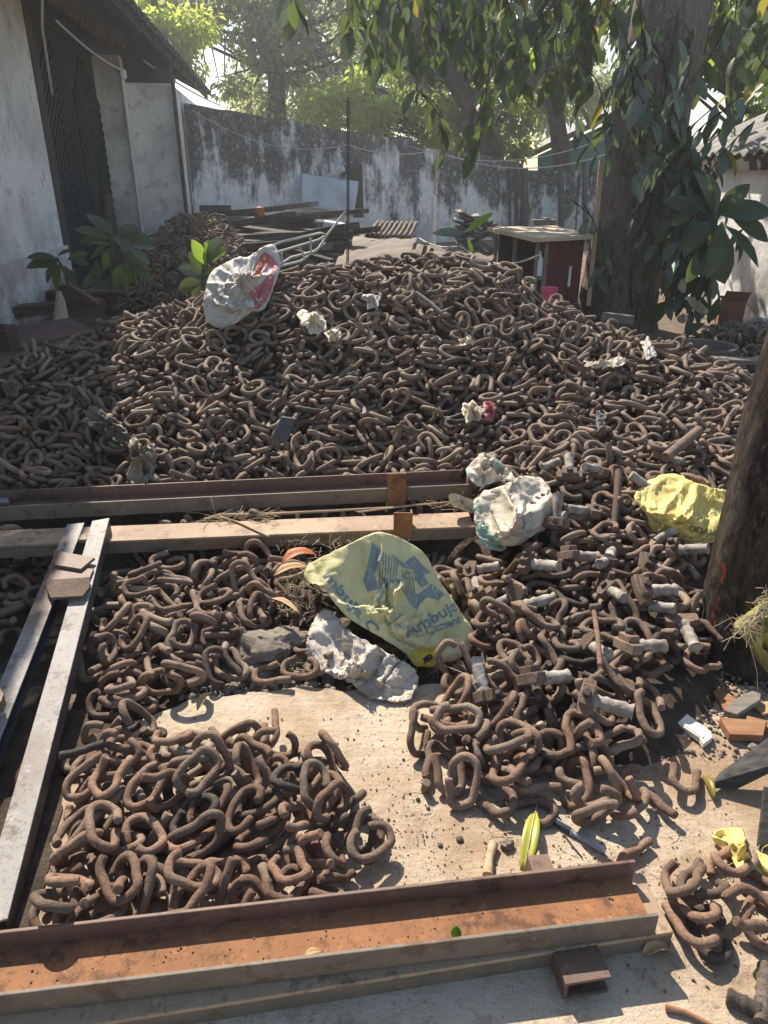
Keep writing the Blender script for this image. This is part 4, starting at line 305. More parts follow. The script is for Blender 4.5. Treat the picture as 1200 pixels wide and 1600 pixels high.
(0,-315,1028,14,-4,-1,65),(8,-209,1057,25,-68,-16,-113),(2,-500,1190,59,45,3,179),(2,-449,1190,28,-160,0,18),(1,-366,1159,33,14,-6,37),(2,-223,1170,32,-27,18,-74),(6,-92,1178,27,34,-176,-52),(4,-417,1238,39,42,169,43),
(1,-324,1287,27,-28,14,9),(4,-217,1265,22,-155,-7,-92),(5,-440,1279,63,5,-18,-104),(0,-529,916,29,4,-170,-24),(8,-218,938,30,59,16,-68),(6,-481,1106,38,16,-14,176),(2,-356,1051,38,-179,-17,53),(0,-328,1337,41,178,-9,-30),
(0,-152,1277,48,17,23,76),(4,-579,1110,56,-133,0,-114),(8,-673,1274,52,145,-13,96),(8,-294,1166,49,73,-131,-21),(5,-178,2087,24,-165,-28,51),(2,-34,2146,20,-163,-18,-8),(4,170,2196,31,154,-18,63),(3,-68,2357,70,-97,-135,1),
(2,-145,1998,29,47,-141,34),(1,-107,2056,54,1,-155,-34),(7,81,2105,64,75,-17,157),(7,60,2074,76,47,102,119),(6,54,2459,68,-58,-44,-19),]
POSES_CLAMP=[(9,249,1471,84,49,-35,102),(10,501,1607,148,14,156,-92),(10,557,1557,136,134,21,105),(9,589,1621,155,-98,25,-91),(9,829,1672,125,4,171,91),(10,368,1795,81,-46,-6,130),(9,425,1792,128,154,-9,11),(10,577,1775,144,-46,-11,31),
(10,774,1744,149,22,16,137),(9,848,1811,161,-179,-3,-71),(10,356,1867,88,-137,-38,-3),(9,422,1837,140,40,5,-174),(9,299,1950,69,-37,0,93),(9,351,1904,99,41,-172,47),(9,834,1953,157,13,18,-5),(10,1039,1974,96,163,13,-55),
(10,330,2064,94,-26,21,160),(10,568,2064,163,22,-28,139),(9,725,2039,166,7,-10,-113),(10,770,1942,137,-14,-18,135),(10,905,2100,188,16,34,-168),(9,123,2147,44,79,10,95),(10,475,2164,133,172,-12,-71),(9,615,2079,145,47,3,142),
(10,1037,2158,167,8,180,35),(10,1126,1914,78,59,-170,21),(9,568,2205,177,-7,5,-127),(10,1174,1978,72,17,7,0),(9,556,2240,226,-19,1,-49),(9,821,2331,257,-25,157,-20),(9,1231,2388,212,-105,31,-98),(10,634,2526,283,-63,-12,22),
(9,961,2499,288,-40,-12,141),(9,1069,2588,282,-23,8,-22),(10,927,2687,312,-60,19,-19),(9,1061,2706,307,142,-21,-53),(10,1159,2715,316,30,-13,85),(10,1222,2675,295,-16,24,-62),(9,937,2822,326,-46,146,-19),
(9,1048,2796,326,-130,29,64),]
rng=random.Random(11); nrg=np.random.default_rng(7)
sc=bpy.context.scene
# ------------------------------------------------------------------ camera
FPX=1130.0; TILT=R_(24.8); HC=1.25
ct,st=math.cos(TILT),math.sin(TILT)
cd=bpy.data.cameras.new('camera'); cam=bpy.data.objects.new('camera',cd); sc.collection.objects.link(cam)
cam.location=(0,0,HC); cam.rotation_euler=(R_(90)-TILT,0,0)
cd.sensor_fit='VERTICAL'; cd.sensor_height=24; cd.lens=FPX/1600*24; cd.clip_end=500; cd.clip_start=.05
sc.camera=cam
def ray(px,py):
    u=(px-600)/FPX; v=(py-800)/FPX
    return Vector((u, ct-v*st, -st-v*ct))
def atz(px,py,z=0.):
    d=ray(px,py); t=(z-HC)/d.z; return Vector((d.x*t,d.y*t,z))
def aty(px,py,y):
    d=ray(px,py); t=y/d.y; return Vector((d.x*t,y,HC+d.z*t))
def proj(p):
    dz=p[2]-HC; D=p[1]*ct-dz*st
    return 600+FPX*p[0]/D, 800-FPX*(p[1]*st+dz*ct)/D, D
# heap surface through control points: photo position and forward distance, or plain x y z
SURF=[(-120,570,3.2),(0,545,3.4),(100,520,3.6),(165,492,3.75),(230,478,3.8),(300,455,3.9),(380,432,3.95),(440,418,4.0),(500,408,4.0),(560,400,4.0),(640,388,4.05),(720,388,4.05),(790,398,4.0),(830,425,3.9),(880,468,3.8),(940,495,3.75),(1000,512,3.7),(1100,540,3.55),(1170,562,3.45),(1300,600,3.3),
(0,640,2.85),(150,620,3.0),(300,590,3.15),(450,560,3.3),(600,550,3.3),(750,550,3.3),(900,580,3.2),(1050,620,3.0),(1200,660,2.8),
(-150,765,2.45),(0,752,2.50),(150,745,2.55),(300,738,2.60),(450,730,2.64),(600,726,2.68),(720,722,2.70),(800,740,2.4),(900,740,2.4),(1000,740,2.4),(1150,760,2.35)]
WPT=[(.45,2.15,.17),(.75,2.0,.2),(1.0,1.9,.16),(.35,1.85,.12),(.6,1.7,.2),(.85,1.6,.17),(.3,1.6,.09),(.45,1.45,.15),(.62,1.35,.17),(.72,1.3,.11),(.22,1.4,.06),(.3,1.24,.05),(.45,1.2,.09),(.6,1.2,.08),(1.05,1.55,.04),
(-1.3,2.2,.08),(-.9,2.2,.09),(-.5,2.2,.09),(-.1,2.2,.08),(.2,2.2,.1),(-.8,1.9,.10),(-.5,1.9,.12),(-.3,1.85,.09),(-.7,1.6,.10),(-.5,1.6,.09),(-.6,1.42,.05),(-.35,1.65,.05),(-1.2,1.85,.05),(-1.1,1.6,.02)]
HP=[tuple(aty(*p)) for p in SURF]
for p in SURF[:20]:
    x,y,z=aty(*p); HP+=[(x*1.08,y+.35,max(.02,z-.16)),(x*1.2,y+.95,max(0,z-.62))]
HP+=WPT+[(-2.6,y,.25) for y in (2.4,3.2)]+[(-2.6,4.4,.1),(2.6,2.4,.15),(2.6,3.2,.3),(2.6,4.4,.1)]
HP+=[(x,1.0,0) for x in (-1.2,-.8,-.4,0,.3,.6,.9,1.2)]+[(x,.6,0) for x in (-1,0,1)]+[(-.15,1.5,0),(-.1,1.75,.02),(.1,1.9,.05),(0,1.3,0),(1.15,1.3,0),(1.4,1.6,.02),(1.4,1.9,.1),(-1.5,1.4,0),(-.3,1.35,0)]
HP=np.array(HP); hn=len(HP); HX=HP[:,:2]; hd=np.linalg.norm(HX[:,None]-HX[None],axis=2); HA=np.zeros((hn+3,hn+3)); HA[:hn,:hn]=hd+np.eye(hn)*.004; HA[:hn,hn]=1; HA[:hn,hn+1:]=HX; HA[hn,:hn]=1; HA[hn+1:,:hn]=HX.T
HW=np.linalg.solve(HA,np.r_[HP[:,2],0,0,0])
def soil_z(x,y):
    q=np.array([x,y]); v=float(np.linalg.norm(HX-q,axis=1)@HW[:hn]+HW[hn]+HW[hn+1:]@q)
    if y<1.05: v=min(v,max(0,(y-.9)*.3))
    v=max(0.,v); return max(0,v-(.13-.05*max(0,min(1,(y-3.2)/.8)) if y>2.42 else .10))
GB=np.array([[soil_z(-2.6+.08*i,1.04+.08*j) for i in range(66)] for j in range(54)])
def bil(G,x,y,x0,y0,s):
    fx=min(max((x-x0)/s,0),G.shape[1]-1.001); fy=min(max((y-y0)/s,0),G.shape[0]-1.001); i,j=int(fx),int(fy); fx-=i; fy-=j
    return float(G[j,i]*(1-fx)*(1-fy)+G[j,i+1]*fx*(1-fy)+G[j+1,i]*(1-fx)*fy+G[j+1,i+1]*fx*fy)
def hbase(x,y): return bil(GB,x,y,-2.6,1.04,.08) if -2.6<=x<=2.6 and 1.04<=y<=5.2 else 0.
GT=np.array([[soil_z(-2.4+.05*i,.7+.05*j) for i in range(97)] for j in range(86)])
def htop(x,y): return bil(GT,x,y,-2.4,.7,.05) if -2.4<=x<=2.4 and .7<=y<=4.9 else 0.
def athp(px,py,lift=0.):
    """where the sight line through a photo position meets the top of the heap"""
    d=ray(px,py); t=.8
    while t<7:
        p=Vector((0,0,HC))+d*t
        if p.z<=htop(p.x,p.y)+lift: return p
        t+=.01
    return p
# ------------------------------------------------------------------ mesh helpers
class MB:
    def __init__(s): s.V=[]; s.F=[]
    def add(s,V,F):
        b=len(s.V); s.V+= [Vector(v) for v in V]; s.F+=[tuple(b+i for i in f) for f in F]; return s
    def hexa(s,c):   # 8 corners: 4 lower, 4 upper (same order)
        return s.add(c,[(3,2,1,0),(4,5,6,7),(0,1,5,4),(1,2,6,5),(2,3,7,6),(3,0,4,7)])
    def box(s,c,d,rz=0,rx=0,ry=0):
        M=Matrix.Rotation(rz,3,'Z')@Matrix.Rotation(ry,3,'Y')@Matrix.Rotation(rx,3,'X'); c=Vector(c)
        P=[c+M@Vector((x*d[0]/2,y*d[1]/2,z*d[2]/2)) for z in(-1,1) for x,y in((-1,-1),(1,-1),(1,1),(-1,1))]
        return s.hexa(P)
    def bar(s,a,b,w,h,up=(0,0,1),o=(0,0)):
        """rectangular bar from a to b, w across, h along up; o shifts the section"""
        a,b=Vector(a),Vector(b); t=(b-a).normalized(); u=Vector(up); u=(u-t*u.dot(t)).normalized(); n=t.cross(u)
        P=[]
        for k in(-1,1):
            for e,q in((a,-1),(a,1),(b,1),(b,-1)):
                P.append(e+n*(q*w/2+o[0])+u*(k*h/2+o[1]))
        return s.hexa(P)
    def tube(s,L,r,n=8,cap=True,rr=None):
        L=[Vector(p) for p in L]; m=len(L); R=r if isinstance(r,(list,tuple)) else [r]*m
        T=[(L[min(i+1,m-1)]-L[max(i-1,0)]).normalized() for i in range(m)]
        N=T[0].orthogonal().normalized(); V=[]
        for i in range(m):
            N=(N-T[i]*N.dot(T[i])).normalized(); B=T[i].cross(N)
            for j in range(n):
                a=2*PI*j/n; k=R[i]*(1 if rr is None else rr(i,j)); V.append(L[i]+(N*math.cos(a)+B*math.sin(a))*k)
        F=[(i*n+j,i*n+(j+1)%n,(i+1)*n+(j+1)%n,(i+1)*n+j) for i in range(m-1) for j in range(n)]
        if cap: F+=[tuple(range(n))[::-1],tuple((m-1)*n+j for j in range(n))]
        return s.add(V,F)
    def prism(s,P,up):
        P=[Vector(p) for p in P]; u=Vector(up); n=len(P)
        return s.add(P+[p+u for p in P],[tuple(range(n))[::-1],tuple(n+i for i in range(n))]+[(i,(i+1)%n,n+(i+1)%n,n+i) for i in range(n)])
    def lathe(s,c,prof,n=20):
        V=[];c=Vector(c)
        for r,z in prof:
            for j in range(n): V.append(c+Vector((r*math.cos(2*PI*j/n),r*math.sin(2*PI*j/n),z)))
        return s.add(V,[(i*n+j,i*n+(j+1)%n,(i+1)*n+(j+1)%n,(i+1)*n+j) for i in range(len(prof)-1) for j in range(n)])
ORG={}
def tag(o,label=None,cat=None,group=None,kind=None):
    if label: o['label']=label
    if cat: o['category']=cat
    if group: o['group']=group
    if kind: o['kind']=kind
    return o
def thing(name,loc,label,cat,group=None):
    o=bpy.data.objects.new(name,None); sc.collection.objects.link(o); o.location=loc; o.empty_display_size=.05
    ORG[o]=Vector(loc); return tag(o,label,cat,group)
def fix(me,smooth=None):
    if smooth is not None:
        me.polygons.foreach_set('use_smooth',[True]*len(me.polygons))
        if smooth<180: me.set_sharp_from_angle(angle=R_(smooth))
    me.update()
def obj(name,mb,mat,parent=None,smooth=None,bevel=0,label=None,cat=None,group=None,kind=None):
    V=mb.V
    if parent is not None: org=ORG[parent]
    else:
        n=len(V); xs=[v.x for v in V];ys=[v.y for v in V];org=Vector(((min(xs)+max(xs))/2,(min(ys)+max(ys))/2,min(v.z for v in V)))
    me=bpy.data.meshes.new(name); me.from_pydata([tuple(v-org) for v in V],[],mb.F)
    o=bpy.data.objects.new(name,me); sc.collection.objects.link(o)
    if parent is not None: o.parent=parent
    else: o.location=org
    ORG[o]=org
    if isinstance(mat,(list,tuple)):
        for m in mat: me.materials.append(m)
    else: me.materials.append(mat)
    fix(me,smooth)
    if bevel:
        b=o.modifiers.new('bevel','BEVEL'); b.width=bevel; b.segments=2; b.limit_method='ANGLE'; b.angle_limit=R_(40)
    return tag(o,label,cat,group,kind)
def np_mesh(name,V,F,mat,smooth=False,mi=None):
    """V (n,3), F (m,k) of equal k"""
    me=bpy.data.meshes.new(name); V=np.asarray(V,np.float32); F=np.asarray(F,np.int32); k=F.shape[1]
    me.vertices.add(len(V)); me.vertices.foreach_set('co',V.ravel())
    me.loops.add(F.size); me.loops.foreach_set('vertex_index',F.ravel())
    me.polygons.add(len(F)); me.polygons.foreach_set('loop_start',np.arange(len(F),dtype=np.int32)*k)
    if smooth: me.polygons.foreach_set('use_smooth',np.ones(len(F),bool))
    for m in (mat if isinstance(mat,(list,tuple)) else [mat]): me.materials.append(m)
    if mi is not None: me.polygons.foreach_set('material_index',np.asarray(mi,np.int32))
    me.update(calc_edges=True); return me
def link(me,name,parent=None,loc=(0,0,0),**k):
    o=bpy.data.objects.new(name,me); sc.collection.objects.link(o)
    if parent is not None: o.parent=parent
    o.location=loc; ORG[o]=Vector(loc) if parent is None else ORG[parent]
    return tag(o,**k)
def fbm(p,s=1.,o=4): return mnoise.fractal(Vector(p)*s,1.0,2.0,o)
def ridge(p,s=1.): 
    return sum((1-abs(2*mnoise.noise(Vector(p)*s*f+Vector((f*7,3,1)))))*a for f,a in((1,.6),(2.1,.3),(4.3,.15)))
# ------------------------------------------------------------------ materials
MATS={}
class N:
    def __init__(s,name):
        s.m=bpy.data.materials.new(name); s.m.use_nodes=True; s.t=s.m.node_tree; s.n=s.t.nodes; s.l=s.t.links
        s.b=s.n['Principled BSDF']; s.out=s.n['Material Output']
        tc=s.n.new('ShaderNodeTexCoord'); oi=s.n.new('ShaderNodeObjectInfo')
        mm=s.n.new('ShaderNodeVectorMath'); mm.operation='MULTIPLY_ADD'
        cb=s.n.new('ShaderNodeCombineXYZ')
        for i in range(3): s.l.new(oi.outputs['Random'],cb.inputs[i])
        s.l.new(cb.outputs[0],mm.inputs[0]); mm.inputs[1].default_value=(31,17,23); s.l.new(tc.outputs['Object'],mm.inputs[2])
        s.co=mm.outputs[0]; s.raw=tc.outputs['Object']; s.rnd=oi.outputs['Random']; s.tc=tc
    def map(s,scale=(1,1,1),rot=(0,0,0),src=None):
        m=s.n.new('ShaderNodeMapping'); m.inputs['Scale'].default_value=scale; m.inputs['Rotation'].default_value=rot; s.l.new(src or s.co,m.inputs[0]); return m.outputs[0]
    def noise(s,scale,detail=4,rough=.55,src=None,dist=0):
        n=s.n.new('ShaderNodeTexNoise'); n.inputs['Scale'].default_value=scale; n.inputs['Detail'].default_value=detail; n.inputs['Roughness'].default_value=rough; n.inputs['Distortion'].default_value=dist
        s.l.new(src or s.co,n.inputs['Vector']); return n.outputs['Fac']
    def voro(s,scale,src=None,feature='F1',out='Distance'):
        n=s.n.new('ShaderNodeTexVoronoi'); n.feature=feature; n.inputs['Scale'].default_value=scale; s.l.new(src or s.co,n.inputs['Vector']); return n.outputs[out]
    def wave(s,scale,dist=2,src=None,dirn='X',detail=3):
        n=s.n.new('ShaderNodeTexWave'); n.bands_direction=dirn; n.inputs['Scale'].default_value=scale; n.inputs['Distortion'].default_value=dist; n.inputs['Detail'].default_value=detail; s.l.new(src or s.co,n.inputs['Vector']); return n.outputs['Fac']
    def ramp(s,f,stops):
        r=s.n.new('ShaderNodeValToRGB'); e=r.color_ramp.elements
        while len(e)<len(stops): e.new(.5)
        for x,(p,c) in zip(e,stops): x.position=p; x.color=(*c,1) if len(c)==3 else c
        s.l.new(f,r.inputs[0]); return r.outputs[0]
    def band(s,f,a,b):
        m=s.n.new('ShaderNodeMapRange'); m.inputs[1].default_value=a; m.inputs[2].default_value=b; m.clamp=True; s.l.new(f,m.inputs[0]); return m.outputs[0]
    def mix(s,f,a,b,mode='MIX'):
        m=s.n.new('ShaderNodeMix'); m.data_type='RGBA'; m.blend_type=mode
        for sock,v in((m.inputs[0],f),(m.inputs[6],a),(m.inputs[7],b)):
            if isinstance(v,(int,float)): sock.default_value=v
            elif isinstance(v,tuple): sock.default_value=(*v,1) if len(v)==3 else v
            else: s.l.new(v,sock)
        return m.outputs[2]
    def math(s,op,a,b=0.):
        m=s.n.new('ShaderNodeMath'); m.operation=op
        for sock,v in((m.inputs[0],a),(m.inputs[1],b)):
            if isinstance(v,(int,float)): sock.default_value=v
            else: s.l.new(v,sock)
        return m.outputs[0]
    def sep(s,src,i):
        x=s.n.new('ShaderNodeSeparateXYZ'); s.l.new(src,x.inputs[0]); return x.outputs[i]
    def col(s,c):
        if isinstance(c,tuple): s.b.inputs['Base Color'].default_value=(*c,1)
        else: s.l.new(c,s.b.inputs['Base Color'])
    def rough(s,v):
        if isinstance(v,(int,float)): s.b.inputs['Roughness'].default_value=v
        else: s.l.new(v,s.b.inputs['Roughness'])
    def bump(s,f,strength=.5,dist=.01,prev=None):
        b=s.n.new('ShaderNodeBump'); b.inputs['Strength'].default_value=strength; b.inputs['Distance'].default_value=dist; s.l.new(f,b.inputs['Height'])
        if prev: s.l.new(prev,b.inputs['Normal'])
        s.l.new(b.outputs[0],s.b.inputs['Normal']); return b.outputs[0]
    def done(s,name): MATS[name]=s.m; return s.m
def simple(name,stops,scale=8,rough=.75,bs=.4,bd=.004,bscale=None,spec=.3,metal=0,detail=5):
    k=N(name); k.col(k.ramp(k.noise(scale,detail),stops)); k.rough(rough); k.b.inputs['Specular IOR Level'].default_value=spec; k.b.inputs['Metallic'].default_value=metal
    k.bump(k.noise(bscale or scale*4,5,.65),bs,bd); return k.done(name)
def rust(name,c1,c2,c3,cd,rough=.78):
    """pitted iron bar: base tones, rust blotches, pale dust"""
    k=N(name); a=k.noise(22,5,.6); b=k.noise(75,4,.6); c=k.noise(9,3)
    base=k.mix(k.band(a,.35,.65),c1,c2); base=k.mix(k.band(b,.56,.72),base,c3); base=k.mix(k.band(c,.5,.75),base,cd); e=k.noise(190,4,.75); base=k.mix(k.math('MULTIPLY',k.band(e,.53,.64),.75),base,tuple(x*.45 for x in c1)); base=k.mix(k.math('MULTIPLY',k.band(e,.46,.34),.45),base,cd)
    v=k.math('MULTIPLY_ADD',k.rnd,.7); v.node.inputs[2].default_value=.65
    base=k.mix(1.0,base,v,'MULTIPLY')
    k.col(base); k.rough(rough); k.b.inputs['Specular IOR Level'].default_value=.35
    n1=k.bump(k.noise(60,4,.6),.5,.006); k.bump(k.noise(150,5,.8),.9,.004,n1); return k.done(name)
RUST_O=rust('rust_orange_iron',(.172,.096,.062),(.235,.145,.098),(.26,.125,.062),(.29,.21,.15))
RUST_B=rust('dusty_brown_iron',(.145,.092,.064),(.215,.148,.106),(.22,.112,.064),(.28,.21,.155))
RUST_K=rust('blackened_iron',(.040,.030,.025),(.075,.056,.044),(.13,.07,.04),(.13,.105,.085),.6)
def heap_mat():
    k=N('heap_iron'); at=k.n.new('ShaderNodeAttribute'); at.attribute_name='tone'; t=at.outputs['Fac']
    base=k.ramp(t,[(0,(.055,.038,.028)),(.35,(.128,.089,.062)),(.7,(.195,.142,.102)),(1,(.29,.225,.165))])
    a=k.noise(30,4,.6); base=k.mix(k.band(a,.45,.7),base,(.22,.17,.128)); b=k.noise(90,3); base=k.mix(k.band(b,.58,.75),base,(.19,.105,.062))
    k.col(base); k.rough(.78); k.b.inputs['Specular IOR Level'].default_value=.3; n1=k.bump(k.noise(70,3),.3,.004); k.bump(k.noise(260,2),.4,.0015,n1); return k.done('heap_iron')
HEAPM=heap_mat()
def steel(name,c1,c2,cr,amount=.55,rough=.5,metal=.0,streak=True):
    k=N(name); a=k.noise(6,5,.6,k.map((1,1,1))); f=k.noise(120,3,.7); g=k.noise(2.2,4)
    base=k.mix(k.band(a,.35,.68),c1,c2); base=k.mix(k.band(f,amount,amount+.14),base,cr); base=k.mix(k.band(g,.52,.72),base,cr); h=k.noise(16,6,.75,k.map((1,1,1))); base=k.mix(k.math('MULTIPLY',k.band(h,.53,.64),.8),base,tuple(x*.55 for x in cr)); j=k.noise(34,5,.7); base=k.mix(k.math('MULTIPLY',k.band(j,.58,.68),.7),base,(min(1,c2[0]*1.35),c2[1]*1.3,c2[2]*1.3))
    k.col(base); k.rough(rough); k.b.inputs['Metallic'].default_value=metal; k.b.inputs['Specular IOR Level'].default_value=.4
    n1=k.bump(k.noise(18,4),.15,.003); k.bump(k.noise(240,3,.7),.3,.001,n1); return k.done(name)
ST_WEB=steel('orange_rust_steel',(.20,.088,.040),(.28,.130,.056),(.125,.060,.036),.55,.85)
ST_BRN=steel('brown_mill_steel',(.145,.085,.060),(.19,.115,.08),(.10,.062,.045),.6,.6)
ST_GRY=steel('grey_mill_steel',(.13,.105,.08),(.175,.14,.105),(.17,.095,.055),.575,.62)
ST_TAN=steel('tan_top_steel',(.32,.225,.145),(.38,.275,.18),(.24,.15,.095),.58,.7)  # beam top plates, paler and tanner than the sides
ST_LIT=steel('lit_grey_steel',(.23,.215,.20),(.30,.285,.268),(.16,.115,.088),.54,.62,.0)  # crossing channels' top flanges, sunlight put into the colour
ST_DRK=steel('shaded_blue_steel',(.045,.050,.058),(.07,.075,.082),(.07,.05,.04),.64,.5,.2)  # same channels' webs and undersides, shade put into the colour
def conc():
    k=N('slab_concrete'); g=k.noise(1.0,6,.6,k.map((2.2,26,4),(0,0,R_(-9)),k.raw),.6); a=k.noise(5,6,.65,k.raw); d=k.noise(1.9,5,.6,k.raw); f=k.noise(60,4,.7,k.raw); s_=k.noise(190,2,.6,k.raw)
    base=k.ramp(a,[(.25,(.35,.285,.205)),(.5,(.445,.37,.275)),(.75,(.53,.45,.35))])
    base=k.mix(k.math('MULTIPLY',k.band(g,.55,.72),.22),base,(.24,.185,.13)); base=k.mix(k.math('MULTIPLY',k.band(d,.47,.62),.85),base,(.27,.18,.11)); e=k.noise(11,6,.7,k.raw); base=k.mix(k.math('MULTIPLY',k.band(e,.54,.66),.6),base,(.20,.13,.085)); base=k.mix(k.math('MULTIPLY',k.band(f,.58,.7),.6),base,(.20,.155,.11)); base=k.mix(k.math('MULTIPLY',k.band(s_,.62,.72),.7),base,(.13,.10,.08))
    # oily dark stain near the beams
    k.col(base); k.rough(.9); k.b.inputs['Specular IOR Level'].default_value=.2
    n=k.bump(g,.4,.008); n=k.bump(k.noise(24,5,.7,k.raw),.6,.010,n); n=k.bump(f,.6,.005,n); k.bump(s_,.6,.002,n); return k.done('slab_concrete')
CONC=conc()
def dirt():
    k=N('yard_dirt'); a=k.noise(3,6,.65,k.raw); f=k.noise(45,5,.7,k.raw); 
    base=k.ramp(a,[(.3,(.11,.085,.065)),(.5,(.17,.135,.10)),(.72,(.25,.20,.15))]); base=k.mix(k.band(f,.5,.7),base,(.10,.08,.062))
    k.col(base); k.rough(.95); k.b.inputs['Specular IOR Level'].default_value=.1; n=k.bump(f,.8,.01); k.bump(k.noise(170,3,.7,k.raw),.6,.003,n); return k.done('yard_dirt')
DIRT=dirt()
def moundm():
    k=N('scrap_soil'); a=k.noise(14,5,.65,k.raw); k.col(k.ramp(a,[(.3,(.045,.034,.026)),(.55,(.085,.065,.05)),(.75,(.14,.11,.085))])); k.rough(.95); k.b.inputs['Specular IOR Level'].default_value=.1; k.bump(k.noise(60,5,.7,k.raw),.9,.012); return k.done('scrap_soil')
SOIL=moundm()
def leafm(name,cols,trans,tw=.45,rough=.42):
    k=N(name); geo=k.n.new('ShaderNodeNewGeometry')
    f=geo.outputs['Random Per Island']; c=k.ramp(f,[(i/(len(cols)-1),q) for i,q in enumerate(cols)])
    c=k.mix(k.band(k.noise(30,3),.4,.75),c,k.mix(1.,c,(.72,.8,.75),'MULTIPLY'))
    k.col(c); k.rough(rough); k.b.inputs['Specular IOR Level'].default_value=.45
    tr=k.n.new('ShaderNodeBsdfTranslucent'); k.l.new(k.mix(1.,c,trans,'MULTIPLY') if False else k.mix(.55,c,trans),tr.inputs[0])
    ms=k.n.new('ShaderNodeMixShader'); ms.inputs[0].default_value=tw; k.l.new(k.b.outputs[0],ms.inputs[1]); k.l.new(tr.outputs[0],ms.inputs[2]); k.l.new(ms.outputs[0],k.out.inputs[0]); return k.done(name)
LF_BIG=leafm('broad_leaf_green',[(.030,.050,.026),(.042,.068,.034),(.055,.086,.040),(.075,.105,.05)],(.24,.32,.05),.29,.40)
LF_DUST=leafm('dusty_leaf',[(.10,.125,.10),(.125,.155,.125),(.165,.19,.155)],(.16,.25,.08),.25,.5)
LF_YEL=leafm('yellowing_leaf',[(.20,.20,.03),(.30,.24,.035),(.35,.20,.03)],(.5,.42,.05),.4)
LF_BRT=leafm('bright_leaf',[(.13,.22,.035),(.16,.26,.04)],(.40,.60,.06),.5,.35)
LF_FALL=leafm('fallen_yellow_green',[(.42,.43,.06),(.50,.48,.07)],(.6,.7,.08),.25,.4)
LF_NEEM=leafm('neem_leaf',[(.09,.13,.045),(.12,.165,.05),(.155,.20,.06)],(.60,.70,.14),.58,.5)
LF_BUSH=leafm('lime_bush_leaf',[(.17,.22,.04),(.22,.28,.045),(.28,.33,.055)],(.80,.90,.13),.66,.5)
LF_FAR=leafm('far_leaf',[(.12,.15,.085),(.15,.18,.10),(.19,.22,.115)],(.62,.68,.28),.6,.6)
LF_DRK=leafm('dark_leaf',[(.05,.075,.042),(.07,.10,.055),(.09,.12,.065)],(.26,.35,.07),.4,.5)
def bark(name,c1,c2,c3,sc_=9,bd=.03,edge=.9):
    k=N(name); m=k.map((1,1,.35)); v=k.voro(sc_*2.2,m,'DISTANCE_TO_EDGE'); a=k.noise(sc_,5,.65,m); 
    base=k.ramp(a,[(.3,c1),(.55,c2),(.8,c3)]); base=k.mix(k.math('MULTIPLY',k.math('SUBTRACT',1.,k.band(v,.0,.10)),edge),base,tuple(x*.45 for x in c1))
    crk=k.noise(sc_*1.6,6,.72,k.map((1.6,1.6,.3)),1.2); base=k.mix(k.math('MULTIPLY',k.math('SUBTRACT',1.,k.band(crk,.40,.50)),.75),base,tuple(x*.4 for x in c1)); fl=k.noise(sc_*3.2,5,.7,k.map((1,1,.5))); base=k.mix(k.math('MULTIPLY',k.band(fl,.56,.66),.6),base,tuple(min(1,x*1.3) for x in c3))
    k.col(base); k.rough(.92); k.b.inputs['Specular IOR Level'].default_value=.15; n=k.bump(k.band(v,0,.3),.55*edge,bd); r2=k.noise(sc_*1.6,6,.72,k.map((1.6,1.6,.3)),1.2); n=k.bump(k.band(r2,.3,.7),.9,bd*1.3,n); k.bump(k.noise(sc_*6,5,.75,m),.7,bd*.5,n); return k.done(name)
BARK=bark('grey_brown_bark',(.115,.095,.078),(.19,.16,.132),(.28,.24,.20),6,.012,.15)
BARK_D=bark('dark_scaly_bark',(.045,.035,.029),(.10,.078,.062),(.19,.15,.12),13,.018,.45)
BARK_F=bark('far_bark',(.05,.042,.036),(.08,.068,.055),(.12,.10,.08),4,.03)
def whitewash(name,c,stain,brick=True):
    k=N(name); a=k.noise(1.3,6,.65); b=k.noise(7,5,.6); z=k.sep(k.raw,2)
    base=k.mix(k.band(a,.42,.60),c,tuple(x*.72 for x in c)); base=k.mix(k.math('MULTIPLY',k.band(b,.57,.68),.7),base,stain); pq=k.noise(2.6,7,.72); base=k.mix(k.math('MULTIPLY',k.band(pq,.60,.66),.5),base,tuple(x*.5 for x in c))
    low=k.math('SUBTRACT',1.,k.band(z,.1,1.0)); lm=k.math('MULTIPLY',low,k.band(k.noise(2.2,5,.6),.40,.62)); base=k.mix(k.math('MULTIPLY',lm,.8),base,(.13,.125,.10))
    k.col(base); k.rough(.9); k.b.inputs['Specular IOR Level'].default_value=.15
    n=k.bump(k.noise(3.5,5,.6),.5,.05); n=k.bump(k.noise(40,4,.6),.4,.008,n)
    if brick:
        
        cx=k.n.new('ShaderNodeCombineXYZ'); k.l.new(k.sep(k.raw,1),cx.inputs[0]); k.l.new(k.sep(k.raw,2),cx.inputs[1]); wv=k.n.new('ShaderNodeVectorMath'); wv.operation='MULTIPLY_ADD'; nz=k.n.new('ShaderNodeTexNoise'); nz.inputs['Scale'].default_value=2.5; k.l.new(k.raw,nz.inputs['Vector']); k.l.new(nz.outputs['Color'],wv.inputs[0]); wv.inputs[1].default_value=(.10,.10,.10); k.l.new(cx.outputs[0],wv.inputs[2])
        br=k.n.new('ShaderNodeTexBrick'); br.inputs['Scale'].default_value=1.; br.inputs['Brick Width'].default_value=.26; br.inputs['Row Height'].default_value=.095; br.inputs['Mortar Size'].default_value=.012; br.inputs['Mortar Smooth'].default_value=.8; k.l.new(wv.outputs[0],br.inputs['Vector'])
        n=k.bump(k.noise(9,6,.7),.6,.03,n); k.bump(br.outputs['Fac'],-.5,.03,n)
    return k.done(name)
WASH=whitewash('whitewashed_brick',(.90,.87,.81),(.46,.43,.39))
WASH2=whitewash('hut_whitewash',(.88,.88,.86),(.62,.60,.56),False)
